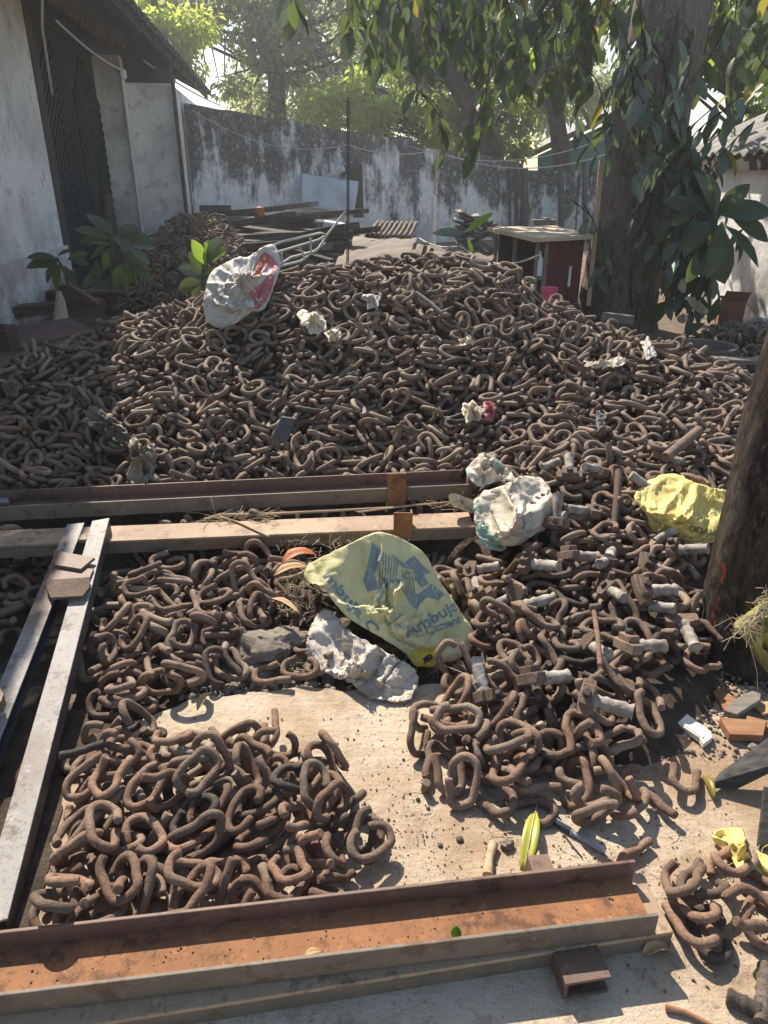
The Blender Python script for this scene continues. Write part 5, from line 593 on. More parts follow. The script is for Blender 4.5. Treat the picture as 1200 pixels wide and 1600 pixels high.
def mould():
    k=N('mouldy_whitewash'); z=k.sep(k.raw,2); at=k.n.new('ShaderNodeAttribute'); at.attribute_name='below_top'; d=at.outputs['Fac']
    st_=k.noise(2.2,6,.65,k.map((3.0,3.0,.28),(0,0,0),k.raw)); bl=k.noise(1.1,6,.65,k.raw); fi=k.noise(9,5,.7,k.raw)
    base=k.mix(k.band(fi,.4,.7),(.78,.78,.77),(.60,.61,.61))
    bl2=k.noise(1.5,8,.72,k.map((1,1,.6),(0,0,0),k.raw)); stf=k.noise(5,6,.7,k.map((1.6,1.6,.16),(0,0,0),k.raw))
    m=k.math('ADD',k.math('MULTIPLY',bl2,.74),k.math('MULTIPLY',stf,.26)); mould_limit=k.math('ADD',.405,k.math('MULTIPLY',d,.095))
    f1=k.band(k.math('SUBTRACT',m,mould_limit),-.035,.05); fl=k.band(k.noise(14,6,.75,k.raw),.56,.64); f1=k.math('MULTIPLY',f1,k.math('SUBTRACT',1.,k.math('MULTIPLY',fl,.55)))
    base=k.mix(k.math('MULTIPLY',f1,.94),base,k.mix(k.band(fi,.42,.62),(.030,.031,.029),(.11,.11,.10)))
    lo=k.math('SUBTRACT',1.,k.band(z,.0,.7)); base=k.mix(k.math('MULTIPLY',lo,k.band(bl,.38,.6)),base,(.09,.09,.08))
    k.col(base); k.rough(.92); k.b.inputs['Specular IOR Level'].default_value=.12; n=k.bump(k.noise(2.5,5,.6,k.raw),.4,.06); k.bump(k.noise(18,5,.65,k.raw),.5,.02,n); return k.done('mouldy_whitewash')
MOULD=mould()
WOOD_TAN=simple('pale_board',[(.3,(.40,.31,.21)),(.6,(.52,.42,.29)),(.85,(.60,.50,.36))],3,.8)
def woodm(name,c1,c2,sx=2,rot=0,rough=.85):
    k=N(name); g=k.noise(3,5,.6,k.map((sx,22,22),(0,0,rot))); k.col(k.ramp(g,[(.3,c1),(.7,c2)])); k.rough(rough); k.b.inputs['Specular IOR Level'].default_value=.2; k.bump(g,.5,.004); return k.done(name)
MAROON=woodm('maroon_paint',(.085,.028,.025),(.125,.045,.038),rough=.6)
MAROON2=simple('dusty_maroon',[(.3,(.095,.050,.046)),(.6,(.14,.085,.078)),(.85,(.21,.15,.135))],6,.75)
WOOD_BRN=woodm('brown_wood',(.21,.105,.055),(.33,.18,.10))
WOOD_GRY=woodm('weathered_wood',(.13,.115,.10),(.24,.21,.18))
WOOD_BLK=woodm('charred_wood',(.022,.022,.022),(.085,.08,.075),3)
WOOD_DRY=woodm('dry_stick',(.34,.235,.145),(.50,.38,.25))
DARKW=woodm('dark_plank',(.040,.036,.032),(.085,.076,.066))
DOORM=simple('dark_painted_door',[(.3,(.022,.026,.030)),(.7,(.045,.050,.055))],4,.6)
JAMB=simple('brown_jamb',[(.3,(.075,.055,.045)),(.7,(.12,.09,.075))],5,.8)
TILE=simple('roof_tile',[(.3,(.05,.042,.038)),(.55,(.10,.078,.065)),(.8,(.16,.12,.095))],5,.9,.5,.01)
RAFT=simple('rafter_wood',[(.3,(.05,.045,.042)),(.7,(.10,.09,.08))],4,.85)
def cloth(name,c1,c2,cs,weave=1500,rough=.6,tw=.12,ws=.12):
    k=N(name); a=k.noise(9,5,.6); b=k.noise(38,4,.65)
    base=k.mix(k.band(a,.38,.66),c1,c2); base=k.mix(k.math('MULTIPLY',k.band(b,.56,.74),.75),base,cs); k.col(base); k.rough(rough); k.b.inputs['Specular IOR Level'].default_value=.35
    w1=k.wave(weave/6.28,0,None,'X',0); w2=k.wave(weave/6.28,0,None,'Y',0); n=k.bump(k.math('ADD',w1,w2),ws,.0012); k.bump(k.noise(55,4,.6),.5,.004,n)
    tr=k.n.new('ShaderNodeBsdfTranslucent'); k.l.new(base,tr.inputs[0]); ms=k.n.new('ShaderNodeMixShader'); ms.inputs[0].default_value=tw; k.l.new(k.b.outputs[0],ms.inputs[1]); k.l.new(tr.outputs[0],ms.inputs[2]); k.l.new(ms.outputs[0],k.out.inputs[0]); return k.done(name)
CL_YEL=cloth('yellow_woven_plastic',(.68,.63,.32),(.58,.53,.30),(.40,.35,.22))
CL_YEL2=cloth('bright_yellow_weave',(.76,.62,.20),(.67,.55,.20),(.46,.38,.17))
CL_YELIN=cloth('inner_yellow_weave',(.74,.58,.045),(.66,.52,.05),(.5,.4,.06))
CL_WHT=cloth('white_woven_plastic',(.60,.57,.52),(.50,.46,.40),(.26,.21,.16))
CL_DIRTY=cloth('dirty_white_plastic',(.62,.55,.45),(.44,.38,.30),(.13,.105,.08))
CL_GRY=cloth('grey_mesh_cloth',(.58,.52,.44),(.46,.41,.34),(.21,.17,.13))
CL_TEAL=cloth('teal_film',(.22,.42,.36),(.32,.50,.43),(.30,.36,.32),1500,.35,.3)
CL_PINK=cloth('pink_lining',(.52,.16,.19),(.42,.12,.15),(.35,.18,.17))
CL_RED=cloth('red_print',(.46,.10,.07),(.40,.15,.06),(.30,.22,.06))
CL_CREAM=cloth('cream_scrap',(.62,.54,.40),(.50,.43,.31),(.33,.27,.2))
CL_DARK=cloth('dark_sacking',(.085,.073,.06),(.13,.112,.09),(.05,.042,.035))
CL_SHIN=cloth('shiny_sacking',(.20,.165,.125),(.28,.235,.175),(.08,.065,.05),1500,.3)
INK=simple('blue_grey_ink',[(.3,(.16,.21,.225)),(.6,(.22,.27,.265)),(.8,(.36,.37,.27))],40,.6,.2,.001)
INK_G=simple('dark_green_ink',[(.3,(.13,.14,.05)),(.7,(.18,.18,.06))],40,.6,.2,.001)
INK_P=simple('faded_grey_ink',[(.3,(.30,.28,.30)),(.7,(.38,.35,.36))],40,.7,.2,.001)
CAKE=simple('concrete_crust',[(.25,(.15,.11,.085)),(.45,(.27,.235,.20)),(.62,(.42,.38,.335)),(.85,(.54,.50,.46))],25,.95,.8,.006,70)
STONE=simple('rubble',[(.3,(.15,.125,.10)),(.6,(.23,.195,.155)),(.85,(.33,.285,.23))],14,.95,.8,.01,50)
COAL=simple('dark_pebble',[(.3,(.06,.052,.045)),(.8,(.15,.13,.11))],30,.8)
GALV=simple('crumpled_tin',[(.3,(.36,.38,.39)),(.55,(.48,.50,.51)),(.8,(.60,.62,.62))],2.5,.38,.3,.02,6,.5,.2)
CORR=simple('rusty_corrugated_sheet',[(.3,(.10,.08,.065)),(.55,(.17,.135,.105)),(.8,(.24,.20,.16))],4,.85)
HUTROOF=simple('weathered_sheet_roof',[(.3,(.17,.16,.15)),(.6,(.27,.255,.24)),(.85,(.38,.36,.34))],3,.8)
GREENP=simple('green_tarp_wall',[(.3,(.035,.12,.10)),(.7,(.055,.17,.14))],3,.7)
PVC=simple('white_pipe',[(.3,(.55,.55,.53)),(.7,(.68,.68,.66))],5,.5,.1)
PINKP=simple('pink_plastic',[(.3,(.62,.10,.24)),(.7,(.70,.15,.30))],5,.4,.05)
CARD=simple('cardboard',[(.3,(.26,.115,.060)),(.7,(.34,.165,.09))],6,.85)
CARDIN=simple('cardboard_inside',[(.3,(.20,.10,.06)),(.7,(.26,.14,.08))],6,.85)
TUBM=simple('dusty_tub',[(.3,(.10,.09,.08)),(.7,(.17,.15,.13))],8,.8)
WIRE=simple('dark_wire',[(.3,(.05,.05,.05)),(.7,(.09,.085,.08))],9,.6)
WIREW=simple('pale_cord',[(.3,(.42,.41,.38)),(.7,(.52,.50,.46))],9,.6)
PENB=simple('pen_dark_plastic',[(.3,(.018,.020,.028)),(.7,(.03,.034,.045))],9,.3,.05,spec=.5)
PENS=simple('pen_silver',[(.3,(.42,.43,.45)),(.7,(.55,.56,.58))],9,.25,.02,spec=.5,metal=.7)
PENG=simple('pen_blue_grey_barrel',[(.3,(.22,.25,.30)),(.7,(.30,.33,.38))],9,.3,.02,spec=.5)
MOULDW=simple('white_moulding',[(.3,(.60,.55,.47)),(.7,(.74,.70,.62))],12,.8)
DRYLEAF=simple('dry_leaf',[(.3,(.36,.22,.11)),(.7,(.50,.33,.17))],20,.7,.5,.003)
REDLEAF=simple('orange_dry_leaf',[(.3,(.34,.09,.03)),(.7,(.46,.16,.05))],20,.6,.5,.003)
REDRES=simple('red_resin',[(.3,(.14,.025,.015)),(.55,(.24,.045,.025)),(.8,(.30,.08,.05))],60,.5,.6,.004)
STRAW=simple('straw_fibre',[(.3,(.38,.30,.19)),(.7,(.55,.46,.31))],30,.8,.1)
MOSSY=cloth('mossy_yellow_sack',(.30,.27,.08),(.22,.20,.07),(.15,.13,.06))
BLKPLATE=simple('black_plastic_plate',[(.3,(.05,.05,.052)),(.7,(.085,.085,.088))],80,.55,.5,.002)
# ------------------------------------------------------------------ chain links
def _arc(cx,cy,r,a0,a1,n,z0=0,z1=0):
    return [(cx+r*math.cos(R_(a0+(a1-a0)*i/n)),cy+r*math.sin(R_(a0+(a1-a0)*i/n)),z0+(z1-z0)*i/n) for i in range(n+1)]
def link_lines():
    a,b=.0235,.0282; L=[]
    L.append([(a-.004,-b,.004)]+_arc(a,0,b,-88,90,9)+[(0,b,0)]+_arc(-a,0,b,90,268,9)+[(-a+.006,-b,-.004)])
    L.append([(a-.022,-b-.003,.015)]+_arc(a,0,b,-85,90,9,.013,.003)+[(0,b,0)]+_arc(-a,0,b,90,265,9,-.003,-.012)+[(-a+.03,-b+.004,-.016)])
    L.append([(a+.03,-b,0),(0,-b,0)]+_arc(-a,0,b,-90,-270,10)+[(-a+.03,b,.003),(a-.012,b+.003,.006)])
    L.append(_arc(a,0,b,18,90,4)+[(0,b,0)]+_arc(-a,0,b,90,270,10)+[(0,-b,.002)]+_arc(a,0,b,270,340,4,.004,.012))
    L.append([(a+.022,-b-.016,-.006),(a*.3,-b-.005,0)]+_arc(-a,0,b,-97,-262,10)+[(a*.2,b+.004,.004)]+_arc(a-.004,.004,b,88,-5,5,.004,.02))
    L.append([(a-.012,-b,.034)]+_arc(a,0,b,-90,90,9,.030,.006)+[(0,b,0)]+_arc(-a,0,b,90,255,9,-.002,-.014))
    L.append([(.043,-b-.002,.004),(0,-b,0)]+_arc(-a,0,b,-90,-270,10)+[(0,b,0),(.037,b+.002,-.004)])
    L.append(_arc(a-.002,0,b,-60,90,8,.018,.006)+[(0,b,.004)]+_arc(-a,0,b,90,270,10,.002,-.008)+[(0,-b,-.012)]+_arc(a+.004,-.002,b,270,330,3,-.016,-.02))
    L.append([(-.050,0,0),(-.02,.004,0),(.02,.003,.003),(.047,-.004,0)])
    o=[]
    for l in L:
        n=len(l); c=[sum(p[i] for p in l)/n for i in range(3)]; o.append([Vector((p[0]-c[0],p[1]-c[1],p[2]-c[2])) for p in l])
    return o
def resample(line,step):
    d=[0]
    for p,q in zip(line,line[1:]): d.append(d[-1]+(q-p).length)
    n=max(2,round(d[-1]/step)); out=[]
    for i in range(n+1):
        t=d[-1]*i/n; k=0
        while k<len(d)-2 and d[k+1]<t: k+=1
        out.append(line[k].lerp(line[k+1],(t-d[k])/max(1e-9,d[k+1]-d[k])))
    return out
LINES=link_lines(); RL=.0104
def link_shape(k,step,n,var=0):
    L=resample(LINES[k],step); m=len(L)
    # smooth the polyline a little
    for _ in range(2): L=[L[0]]+[L[i]*.5+(L[i-1]+L[i+1])*.25 for i in range(1,m-1)]+[L[-1]]
    t0=(L[1]-L[0]).normalized(); t1=(L[-1]-L[-2]).normalized()
    R=[(RL if step>.01 else .0094)*(1+.09*mnoise.noise(Vector((i*.23+k*9+var*31,0,3)))) for i in range(m)]
    L=[p+Vector((mnoise.noise(Vector((i*.16,k,var*7))),mnoise.noise(Vector((i*.16,k+40,var*7))),mnoise.noise(Vector((i*.13,k+80,var*7)))))*.0070 for i,p in enumerate(L)] if step<.01 else L
    L=[L[0]-t0*.0022]+L+[L[-1]+t1*.0022]; R=[R[0]*.84]+R+[R[-1]*.84]
    mb=MB(); mb.tube(L,R,n,True,lambda i,j:1+.05*mnoise.noise(Vector((i*.35,j*.9,k*5+var*17))))
    return mb
def unpack(rows):
    return [(k,Vector((x,y,z))/1000,Euler((R_(a),R_(b),R_(c))).to_quaternion()) for k,x,y,z,a,b,c in rows]
IA,IB,IC=unpack(POSES_NEAR),unpack(POSES_HEAP),unpack(POSES_CLAMP)
# top of the links over the yard, on a 5 cm grid
_fine={k:resample(l,.02) for k,l in enumerate(LINES)}; _fine[9]=_fine[10]=[Vector((-.04,0,0)),Vector((0,0,0)),Vector((.06,0,0))]
for k,p,q in IA+IB+IC:
    for v in _fine[k]:
        g=q@v+p; i,j=round((g.x+2.4)/.05),round((g.y-.7)/.05)
        if 0<=i<97 and 0<=j<86: GT[j,i]=max(GT[j,i],g.z+.0138)
_p=np.pad(GT,1,mode='edge'); _m=sum(_p[a:a+86,b:b+97] for a in range(3) for b in range(3))/9; GT[:]=np.maximum(_m,(GT+_m)/2)
SHAPE=['C-shaped','coiled','J-hooked','nearly closed','splayed','twisted','U-shaped','double-coiled','straight stub of']
def landmark(p):
    px,py,_=proj(p)
    if p.x>.44 and p.y<1.05: return 'beside the front beam end'
    if p.y>2.5: return 'on great heap behind far channel' if px<700 else 'on right foot of great heap'
    if 1025<px<1110 and 1150<py<1270: return 'lying alone right of the right pile'
    if p.y<1.36 and p.x<.1:
        if px<190: return 'foreground pile side by pale channel'
        if py>1330: return 'in foreground pile against the front beam'
        if px>440: return 'at foreground pile right edge'
        if py<1190: return 'at foreground pile back edge'
        return 'amid the foreground left pile'
    if px<150 and p.y<2.2: return 'left of the two crossing channels'
    if p.y>2.0 and px<700: return 'between the two far beams' if py<850 else 'just under the flat tan beam'
    if px<480: 
        if py<960: return 'in middle left pile near tan beam'
        return 'in middle left pile near slab edge'
    if px<700 and py<930: return 'behind the printed yellow sack'
    if py>1185: return 'at front edge of the right pile'
    if px>1000: return 'near the foot of the dark trunk'
    if px<760: return 'right pile beside printed yellow sack'
    if py<900: return 'between white bundle and folded yellow sack'
    if py<1040: return 'amid the right pile with crusted clamps'
    return 'in lower part of the right pile'
link_me={}
for k in range(9):
    for v in range(4):
        mb=link_shape(k,.0065,14,v); me=bpy.data.meshes.new('chain_link'); me.from_pydata([tuple(q) for q in mb.V],[],mb.F); me.materials.append(RUST_B); fix(me,50); link_me[k,v]=me
TONES=[(RUST_O,'orange-rusted'),(RUST_B,'dusty brown'),(RUST_K,'blackened')]
named=[]
for i,(k,p,q) in enumerate(IA):
    r2=random.Random(i*7+1)
    fg=p.y<1.36 and p.x<.1 or (p.x>.44 and p.y<1.05); lone=1025<proj(p)[0]<1110 and p.y<1.35
    w=[58,38,4] if fg else ([100,0,0] if lone else ([3,94,3] if p.y>2.4 else [24,68,8]))
    t=r2.choices(range(3),w)[0]
    o=bpy.data.objects.new('chain_link',link_me[k,r2.randrange(4)]); sc.collection.objects.link(o)
    o.rotation_mode='QUATERNION'; o.location=p; o.rotation_quaternion=q
    if fg or lone: o.scale=(.93,.93,.93)
    o.material_slots[0].link='OBJECT'; o.material_slots[0].material=TONES[t][0]
    named.append((o,TONES[t][1],SHAPE[k],landmark(p),proj(p)))
groups={}
for x in named: groups.setdefault(x[1:4],[]).append(x)
ORD=['','second','third','fourth','fifth','sixth','seventh','eighth','ninth']
for (tn,sh,lm),L in groups.items():
    L.sort(key=lambda x:x[4][0]); n=len(L)
    for i,x in enumerate(L):
        pos='' if n==1 else (('left-hand ' if i==0 else 'right-hand ') if n==2 else ('leftmost ' if i==0 else 'rightmost ' if i==n-1 else 'middle ' if n==3 else f'{ORD[i]} from left, '))
        tag(x[0],f"{pos}{tn} {sh} chain link {lm}",'chain link','scrap chain links')
# the rest of the heap: one mass
def tone_mesh(name,items,step=.0115,n=8,scale=1.):
    tp=[]
    for k in range(9):
        mb=link_shape(k,step,n); V=np.array([tuple(v) for v in mb.V]); Q=[f for f in mb.F if len(f)==4]
        m=len(V)//n; caps=[]
        for base in (0,(m-1)*n):     # caps as quads
            c=[base+j for j in range(n)]; c=c[::-1] if base==0 else c
            caps+=[(c[0],c[1],c[2],c[3]),(c[0],c[3],c[4],c[7]),(c[4],c[5],c[6],c[7])] if n==8 else []
        tp.append((V,np.array(Q+caps)))
    VV=[];FF=[];TT=[];b=0
    for i,(k,p,q) in enumerate(items):
        V,F=tp[k]; M=np.array(q.to_matrix()); P=V@M.T*scale+np.array(p); VV.append((P-np.array(p))*nrg.uniform(.9,1.12)+np.array(p)); FF.append(F+b); b+=len(V)
        TT.append(np.full(len(V),min(1,max(0,nrg.normal(.52,.27))),np.float32))
    me=np_mesh(name,np.vstack(VV),np.vstack(FF),HEAPM,True); me.set_sharp_from_angle(angle=R_(50))
    a=me.attributes.new('tone','FLOAT','POINT'); a.data.foreach_set('value',np.concatenate(TT)); return me
link(tone_mesh('chain_link_heap',IB),'chain_link_heap',label='great heap of dusty brown cut chain links filling the yard',cat='scrap heap',kind='stuff')
def loose(cx,cy,rx,ry,h,n,z0=0,seed=1,tilt=0.):
    r=random.Random(seed); o=[]
    for i in range(n):
        a=r.uniform(0,2*PI); d=math.sqrt(r.random()); x,y=cx+rx*d*math.cos(a),cy+ry*d*math.sin(a)
        z=z0+h*(1-d**1.7)*(.85+.3*r.random())+.02
        o.append((r.choice([0,0,1,2,2,3,4,5,6,7]),Vector((x,y,z)),Quaternion((r.gauss(0,1),r.gauss(0,1),r.gauss(0,1)*1.5,r.gauss(0,1))).normalized()))
    return o
far=loose(-2.15,9.0,.95,1.9,.78,900,seed=3)
link(tone_mesh('chain_link_heap',far,.02,8,1.15),'chain_link_heap',label='smaller shaded heap of dark chain links by the dark warehouse door',cat='scrap heap',kind='stuff')
far=loose(2.75,5.3,.62,.75,.22,190,seed=5)
link(tone_mesh('chain_link_heap',far,.0115),'chain_link_heap',label='low dark pile of scrap links by the carton and hut',cat='scrap heap',kind='stuff')
def earth_mound(cx,cy,rx,ry,h,name,z0=-.03):
    mb=MB(); V=[];n=28;m=8
    for i in range(m+1):
        d=i/m
        for j in range(n):
            a=2*PI*j/n; x,y=cx+rx*d*math.cos(a)*1.05,cy+ry*d*math.sin(a)*1.05; V.append((x,y,z0+max(0,h*(1-d**1.7)-.02)+.02*fbm((x,y,0),4)*(1-d)))
    mb.add(V,[(i*n+j,(i+1)*n+j,(i+1)*n+(j+1)%n,i*n+(j+1)%n) for i in range(m) for j in range(n)]); return obj(name,mb,SOIL,smooth=180,kind='structure')
earth_mound(-2.15,9.0,.95,1.9,.72,'soil_mound'); earth_mound(2.75,5.3,.62,.75,.17,'soil_mound')
# ------------------------------------------------------------------ crusted clamps
def clamp_parts(kind):
    sh=MB(); 
    if kind==9:
        L=[Vector((-.02+.0105*i,0,0)) for i in range(10)]; R=[.0155+.0020*(i%2)+.0016*math.sin(i*2.3) for i in range(10)]
        sh.tube(L,R,12,True,lambda i,j:1+.17*mnoise.noise(Vector((i*.8,j*.7,2))))
        hd=MB(); P=[(-.046,-.046,-.012),(-.018,-.046,-.012),(-.012,-.02,-.012),(-.012,.02,-.012),(-.018,.046,-.012),(-.046,.046,-.012),(-.050,0,-.012)]
        hd.prism(P,(0,0,.026)); hd.box((-.03,0,.022),(.030,.052,.02)); bt=MB(); bt.lathe((-.030,.0,.033),[(.0,.012),(.0085,.012),(.011,.009),(.011,0)],10)
    else:
        L=[Vector((-.05+.0105*i,.001*math.sin(i),0)) for i in range(8)]; R=[.0145,.0165,.015,.0135,.0165,.015,.0135,.0155]
        sh.tube(L,R,12,True,lambda i,j:1+.18*mnoise.noise(Vector((i*.9,j*.7,5))))
        hd=MB(); hd.prism([(.028,-.028,-.016),(.055,-.034,-.016),(.074,-.018,-.016),(.074,.018,-.016),(.055,.034,-.016),(.028,.028,-.016)],(0,0,.030)); bt=MB(); bt.lathe((.053,0,.014),[(.0,.010),(.0085,.010),(.010,.007),(.010,0)],10)
    return sh,hd,bt
def mk_me(mb,mat,name,sm=45):
    me=bpy.data.meshes.new(name); me.from_pydata([tuple(v) for v in mb.V],[],mb.F); me.materials.append(mat); fix(me,sm); return me
CM={}
for k in (9,10):
    a,b,c=clamp_parts(k); CM[k]=(mk_me(a,CAKE,'shank'),mk_me(b,RUST_B,'plate_head',30),mk_me(c,RUST_K,'bolt_head',40))
def place_clamp(k,p,q,label):
    o=bpy.data.objects.new('anchor_clamp',None); sc.collection.objects.link(o); o.empty_display_size=.03; o.rotation_mode='QUATERNION'; o.location=p; o.rotation_quaternion=q
    tag(o,label,'clamp','concrete crusted clamps')
    for nm,me in zip(('shank','plate_head','bolt_head'),CM[k]):
        c=bpy.data.objects.new(nm,me); sc.collection.objects.link(c); c.parent=o
        if nm=='plate_head' : c.modifiers.new('bevel','BEVEL').width=.002
    return o
extra=[(888,738,9,80,-25),(925,735,10,35,20),(1002,758,10,-20,30),(868,808,9,75,-50),(905,800,10,10,10),(838,885,9,-40,-15),(900,872,9,15,10),(940,882,10,60,20),(1065,862,9,-35,-20),(1015,925,9,10,5),(960,930,10,100,15),(995,1012,9,12,8),(845,1062,9,20,10),(935,1100,9,-25,0)]
cl=[(k,p,q) for k,p,q in IC if 690<proj(p)[1]<1110 and proj(p)[0]<1120][::2]
for px,py,k,rz,ty in extra:
    p=athp(px,py); cl.append((k,p+Vector((0,-.01,.012)),Quaternion((0,0,1),R_(rz))@Quaternion((0,1,0),R_(ty))@Quaternion((1,0,0),R_(rng.uniform(-50,50)))))
lab={}
for k,p,q in cl:
    px,py,_=proj(p); lm='left of folded yellow sack' if px<1000 and py<830 else 'below the folded yellow sack' if px>=1000 and py<960 else 'high on the heap' if py<720 else 'amid the right pile' if py<1000 else 'low on the right pile front'
    if px<800: lm='between printed yellow sack and right pile'
    lab.setdefault(('grey crusted clamp with square plate' if k==9 else 'grey crusted clamp with pointed hub',lm),[]).append((px,k,p,q))
for (a,lm),L in lab.items():
    L.sort(key=lambda x:x[0]); n=len(L)
    for i,(px,k,p,q) in enumerate(L):
        pos='' if n==1 else 'leftmost ' if i==0 else 'rightmost ' if i==n-1 else f'{ORD[i]} from left, ' if i<9 else ''
        place_clamp(k,p,q,f'{pos}{a} {lm}')
# ------------------------------------------------------------------ ground
mb=MB(); mb.add([(-90,-12,-.03),(90,-12,-.03),(90,150,-.03),(-90,150,-.03)],[(0,1,2,3)]); obj('ground',mb,DIRT,kind='structure')
edge=[(-260,1150),(120,1140),(200,1125),(270,1106),(300,1092),(345,1086),(390,1082),(430,1078),(480,1072),(520,1077),(560,1076),(610,1080),(650,1072),(720,1060),(800,1040),(900,1040),(1000,1040),(1080,1046),(1140,1070),(1220,1075),(1320,1090)]
P=[atz(a,b,0).xy for a,b in edge]; E=[]
for A,B in zip(P,P[1:]):
    for i in range(6):
        q=A.lerp(B,i/6); E.append(Vector((q.x,q.y+.012*fbm((q.x*14,q.y*3,1)),0)))
E.append(P[-1].to_3d()); poly=[Vector((-4,-2.5,0))]+[Vector((4,-2.5,0))]+[Vector((4,1.6,0))]+E[::-1]+[Vector((-4,1.35,0))]
mb=MB(); mb.prism([v-Vector((0,0,.045)) for v in poly],(0,0,.045)); obj('slab',mb,CONC,kind='structure',bevel=.004)
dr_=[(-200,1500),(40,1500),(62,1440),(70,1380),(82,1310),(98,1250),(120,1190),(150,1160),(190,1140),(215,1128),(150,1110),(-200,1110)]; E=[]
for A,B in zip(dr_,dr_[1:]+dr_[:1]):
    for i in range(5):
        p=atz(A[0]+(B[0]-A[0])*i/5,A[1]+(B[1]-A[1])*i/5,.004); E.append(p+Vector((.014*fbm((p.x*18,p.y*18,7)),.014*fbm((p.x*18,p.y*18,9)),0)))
mb=MB(); mb.add(E[::-1],[tuple(range(len(E)))]); obj('dirt_shade_sheet',mb,SOIL,kind='structure')  # dark sheet for dirt plus the channel's shadow, laid over the slab
mb=MB(); V=[];nx,ny=131,107
for j in range(ny):
    for i in range(nx):
        x,y=-2.6+.04*i,1.04+.04*j; b=hbase(x,y); e=min(1,min(i,nx-1-i,j,ny-1-j)/6)
        V.append((x,y,-.034+e*(.006+ b*.97+(.014*fbm((x*9,y*9,2)) + (.010*fbm((x*30,y*30,4)) ))*min(1,max(.15,(y-1.35)*3)) )))
mb.add(V,[(j*nx+i,j*nx+i+1,(j+1)*nx+i+1,(j+1)*nx+i) for j in range(ny-1) for i in range(nx-1)]); obj('scrap_soil',mb,SOIL,smooth=180,kind='structure')
# loose gravel, crumbs and dry straw: nobody could count them
def pebbles(spots,name,mat,label,cat):
    ico=[Vector(v) for v in [(0,0,1),(.894,0,.447),(.276,.851,.447),(-.724,.526,.447),(-.724,-.526,.447),(.276,-.851,.447),(.724,.526,-.447),(-.276,.851,-.447),(-.894,0,-.447),(-.276,-.851,-.447),(.724,-.526,-.447),(0,0,-1)]]
    IF=np.array([(0,1,2),(0,2,3),(0,3,4),(0,4,5),(0,5,1),(1,6,2),(2,7,3),(3,8,4),(4,9,5),(5,10,1),(2,6,7),(3,7,8),(4,8,9),(5,9,10),(1,10,6),(6,11,7),(7,11,8),(8,11,9),(9,11,10),(10,11,6)])
    VV=[];FF=[]
    for i,(x,y,z,s) in enumerate(spots):
        q=Quaternion((rng.gauss(0,1),rng.gauss(0,1),rng.gauss(0,1),rng.gauss(0,1))).normalized()
        sx=[s*rng.uniform(.6,1.2) for _ in range(3)]
        FF.append(IF+len(VV)); VV+= [tuple(q@Vector((v.x*sx[0],v.y*sx[1],v.z*sx[2]*.8))*rng.uniform(.85,1.15)+Vector((x,y,z+s*.3))) for v in ico]
    return link(np_mesh(name,np.array(VV),np.vstack(FF),mat),name,label=label,cat=cat,kind='stuff')
sp=[]
for i in range(1500):
    px=rng.uniform(280,520); py=rng.uniform(1000,1095); p=atz(px,py,-.01); 
    if p.y>1.545: sp.append((p.x,p.y,hbase(p.x,p.y)*.97-.022,rng.uniform(.003,.011)*(1 if rng.random()<.9 else 2)))
for i in range(1700):
    px=rng.uniform(985,1260); py=rng.uniform(1035,1190); p=atz(px,py,0); k=max(0,1-(py-1035)/170)
    if rng.random()<k+.12: sp.append((p.x,p.y,0,rng.uniform(.002,.007)*(1 if rng.random()<.93 else 2)))
for i in range(420):
    px=rng.uniform(610,1150); py=rng.uniform(1240,1420); p=atz(px,py,0); sp.append((p.x,p.y,0,rng.uniform(.0010,.0030)))
for i in range(200):
    p=atz(rng.uniform(560,680),rng.uniform(1085,1330),0); sp.append((p.x,p.y,0,rng.uniform(.001,.003)))
pebbles(sp,'gravel',STONE,'loose gravel and crumbs scattered over the slab and soil','gravel')
sp=[]
for i in range(520):
    u=rng.random(); px,py=(rng.uniform(40,640),rng.uniform(1120,1420)) if u<.5 else (rng.uniform(620,1060),rng.uniform(1080,1360)) if u<.85 else (rng.uniform(980,1200),rng.uniform(1320,1560)); p=atz(px,py,.002); sp.append((p.x,p.y,.001,rng.uniform(.0012,.0042)))
for i in range(160):
    t=rng.random(); p=Vector((-1.0,.657,0)).lerp(Vector((.46,.840,0)),t); sp.append((p.x,p.y+rng.uniform(.012,.098),.0548,rng.uniform(.0008,.0026)))
pebbles(sp,'rust_flakes',RUST_B,'rust flakes and crumbs fallen around the piles and in the channel','litter')
def fibres(spots,name,label,r=.0007,mat=STRAW):
    mb=MB()
    for (p,d,l) in spots:
        a=Vector(p); d=Vector(d).normalized(); b=a+d*l*.5+Vector((rng.uniform(-1,1),rng.uniform(-1,1),rng.uniform(-1,1)))*l*.12; c=b+d*l*.5+Vector((rng.uniform(-1,1),rng.uniform(-1,1),rng.uniform(-1,.6)))*l*.22
        mb.tube([a,b,c],r,4,False)
    return obj(name,mb,mat,smooth=180,label=label,cat='straw' if 'straw' in name else 'litter',kind='stuff')
S=[]
for i in range(520):
    u=rng.random()
    if u<.55: p=atz(rng.gauss(463,22),rng.gauss(915,28),.06)
    elif u<.75: p=atz(rng.gauss(470,20),rng.gauss(1010,30),.0)
    elif u<.9: p=aty(rng.uniform(430,640),rng.uniform(845,875),2.12)
    else: p=atz(rng.uniform(620,1150),rng.uniform(1050,1400),.003)
    flat=.1 if u>.9 else .7
    S.append((p,(rng.gauss(0,1),rng.gauss(0,1),abs(rng.gauss(0,1))*flat),rng.uniform(.015,.05)))
fibres(S,'dry_straw','dry straw and fibre litter around the printed yellow sack')
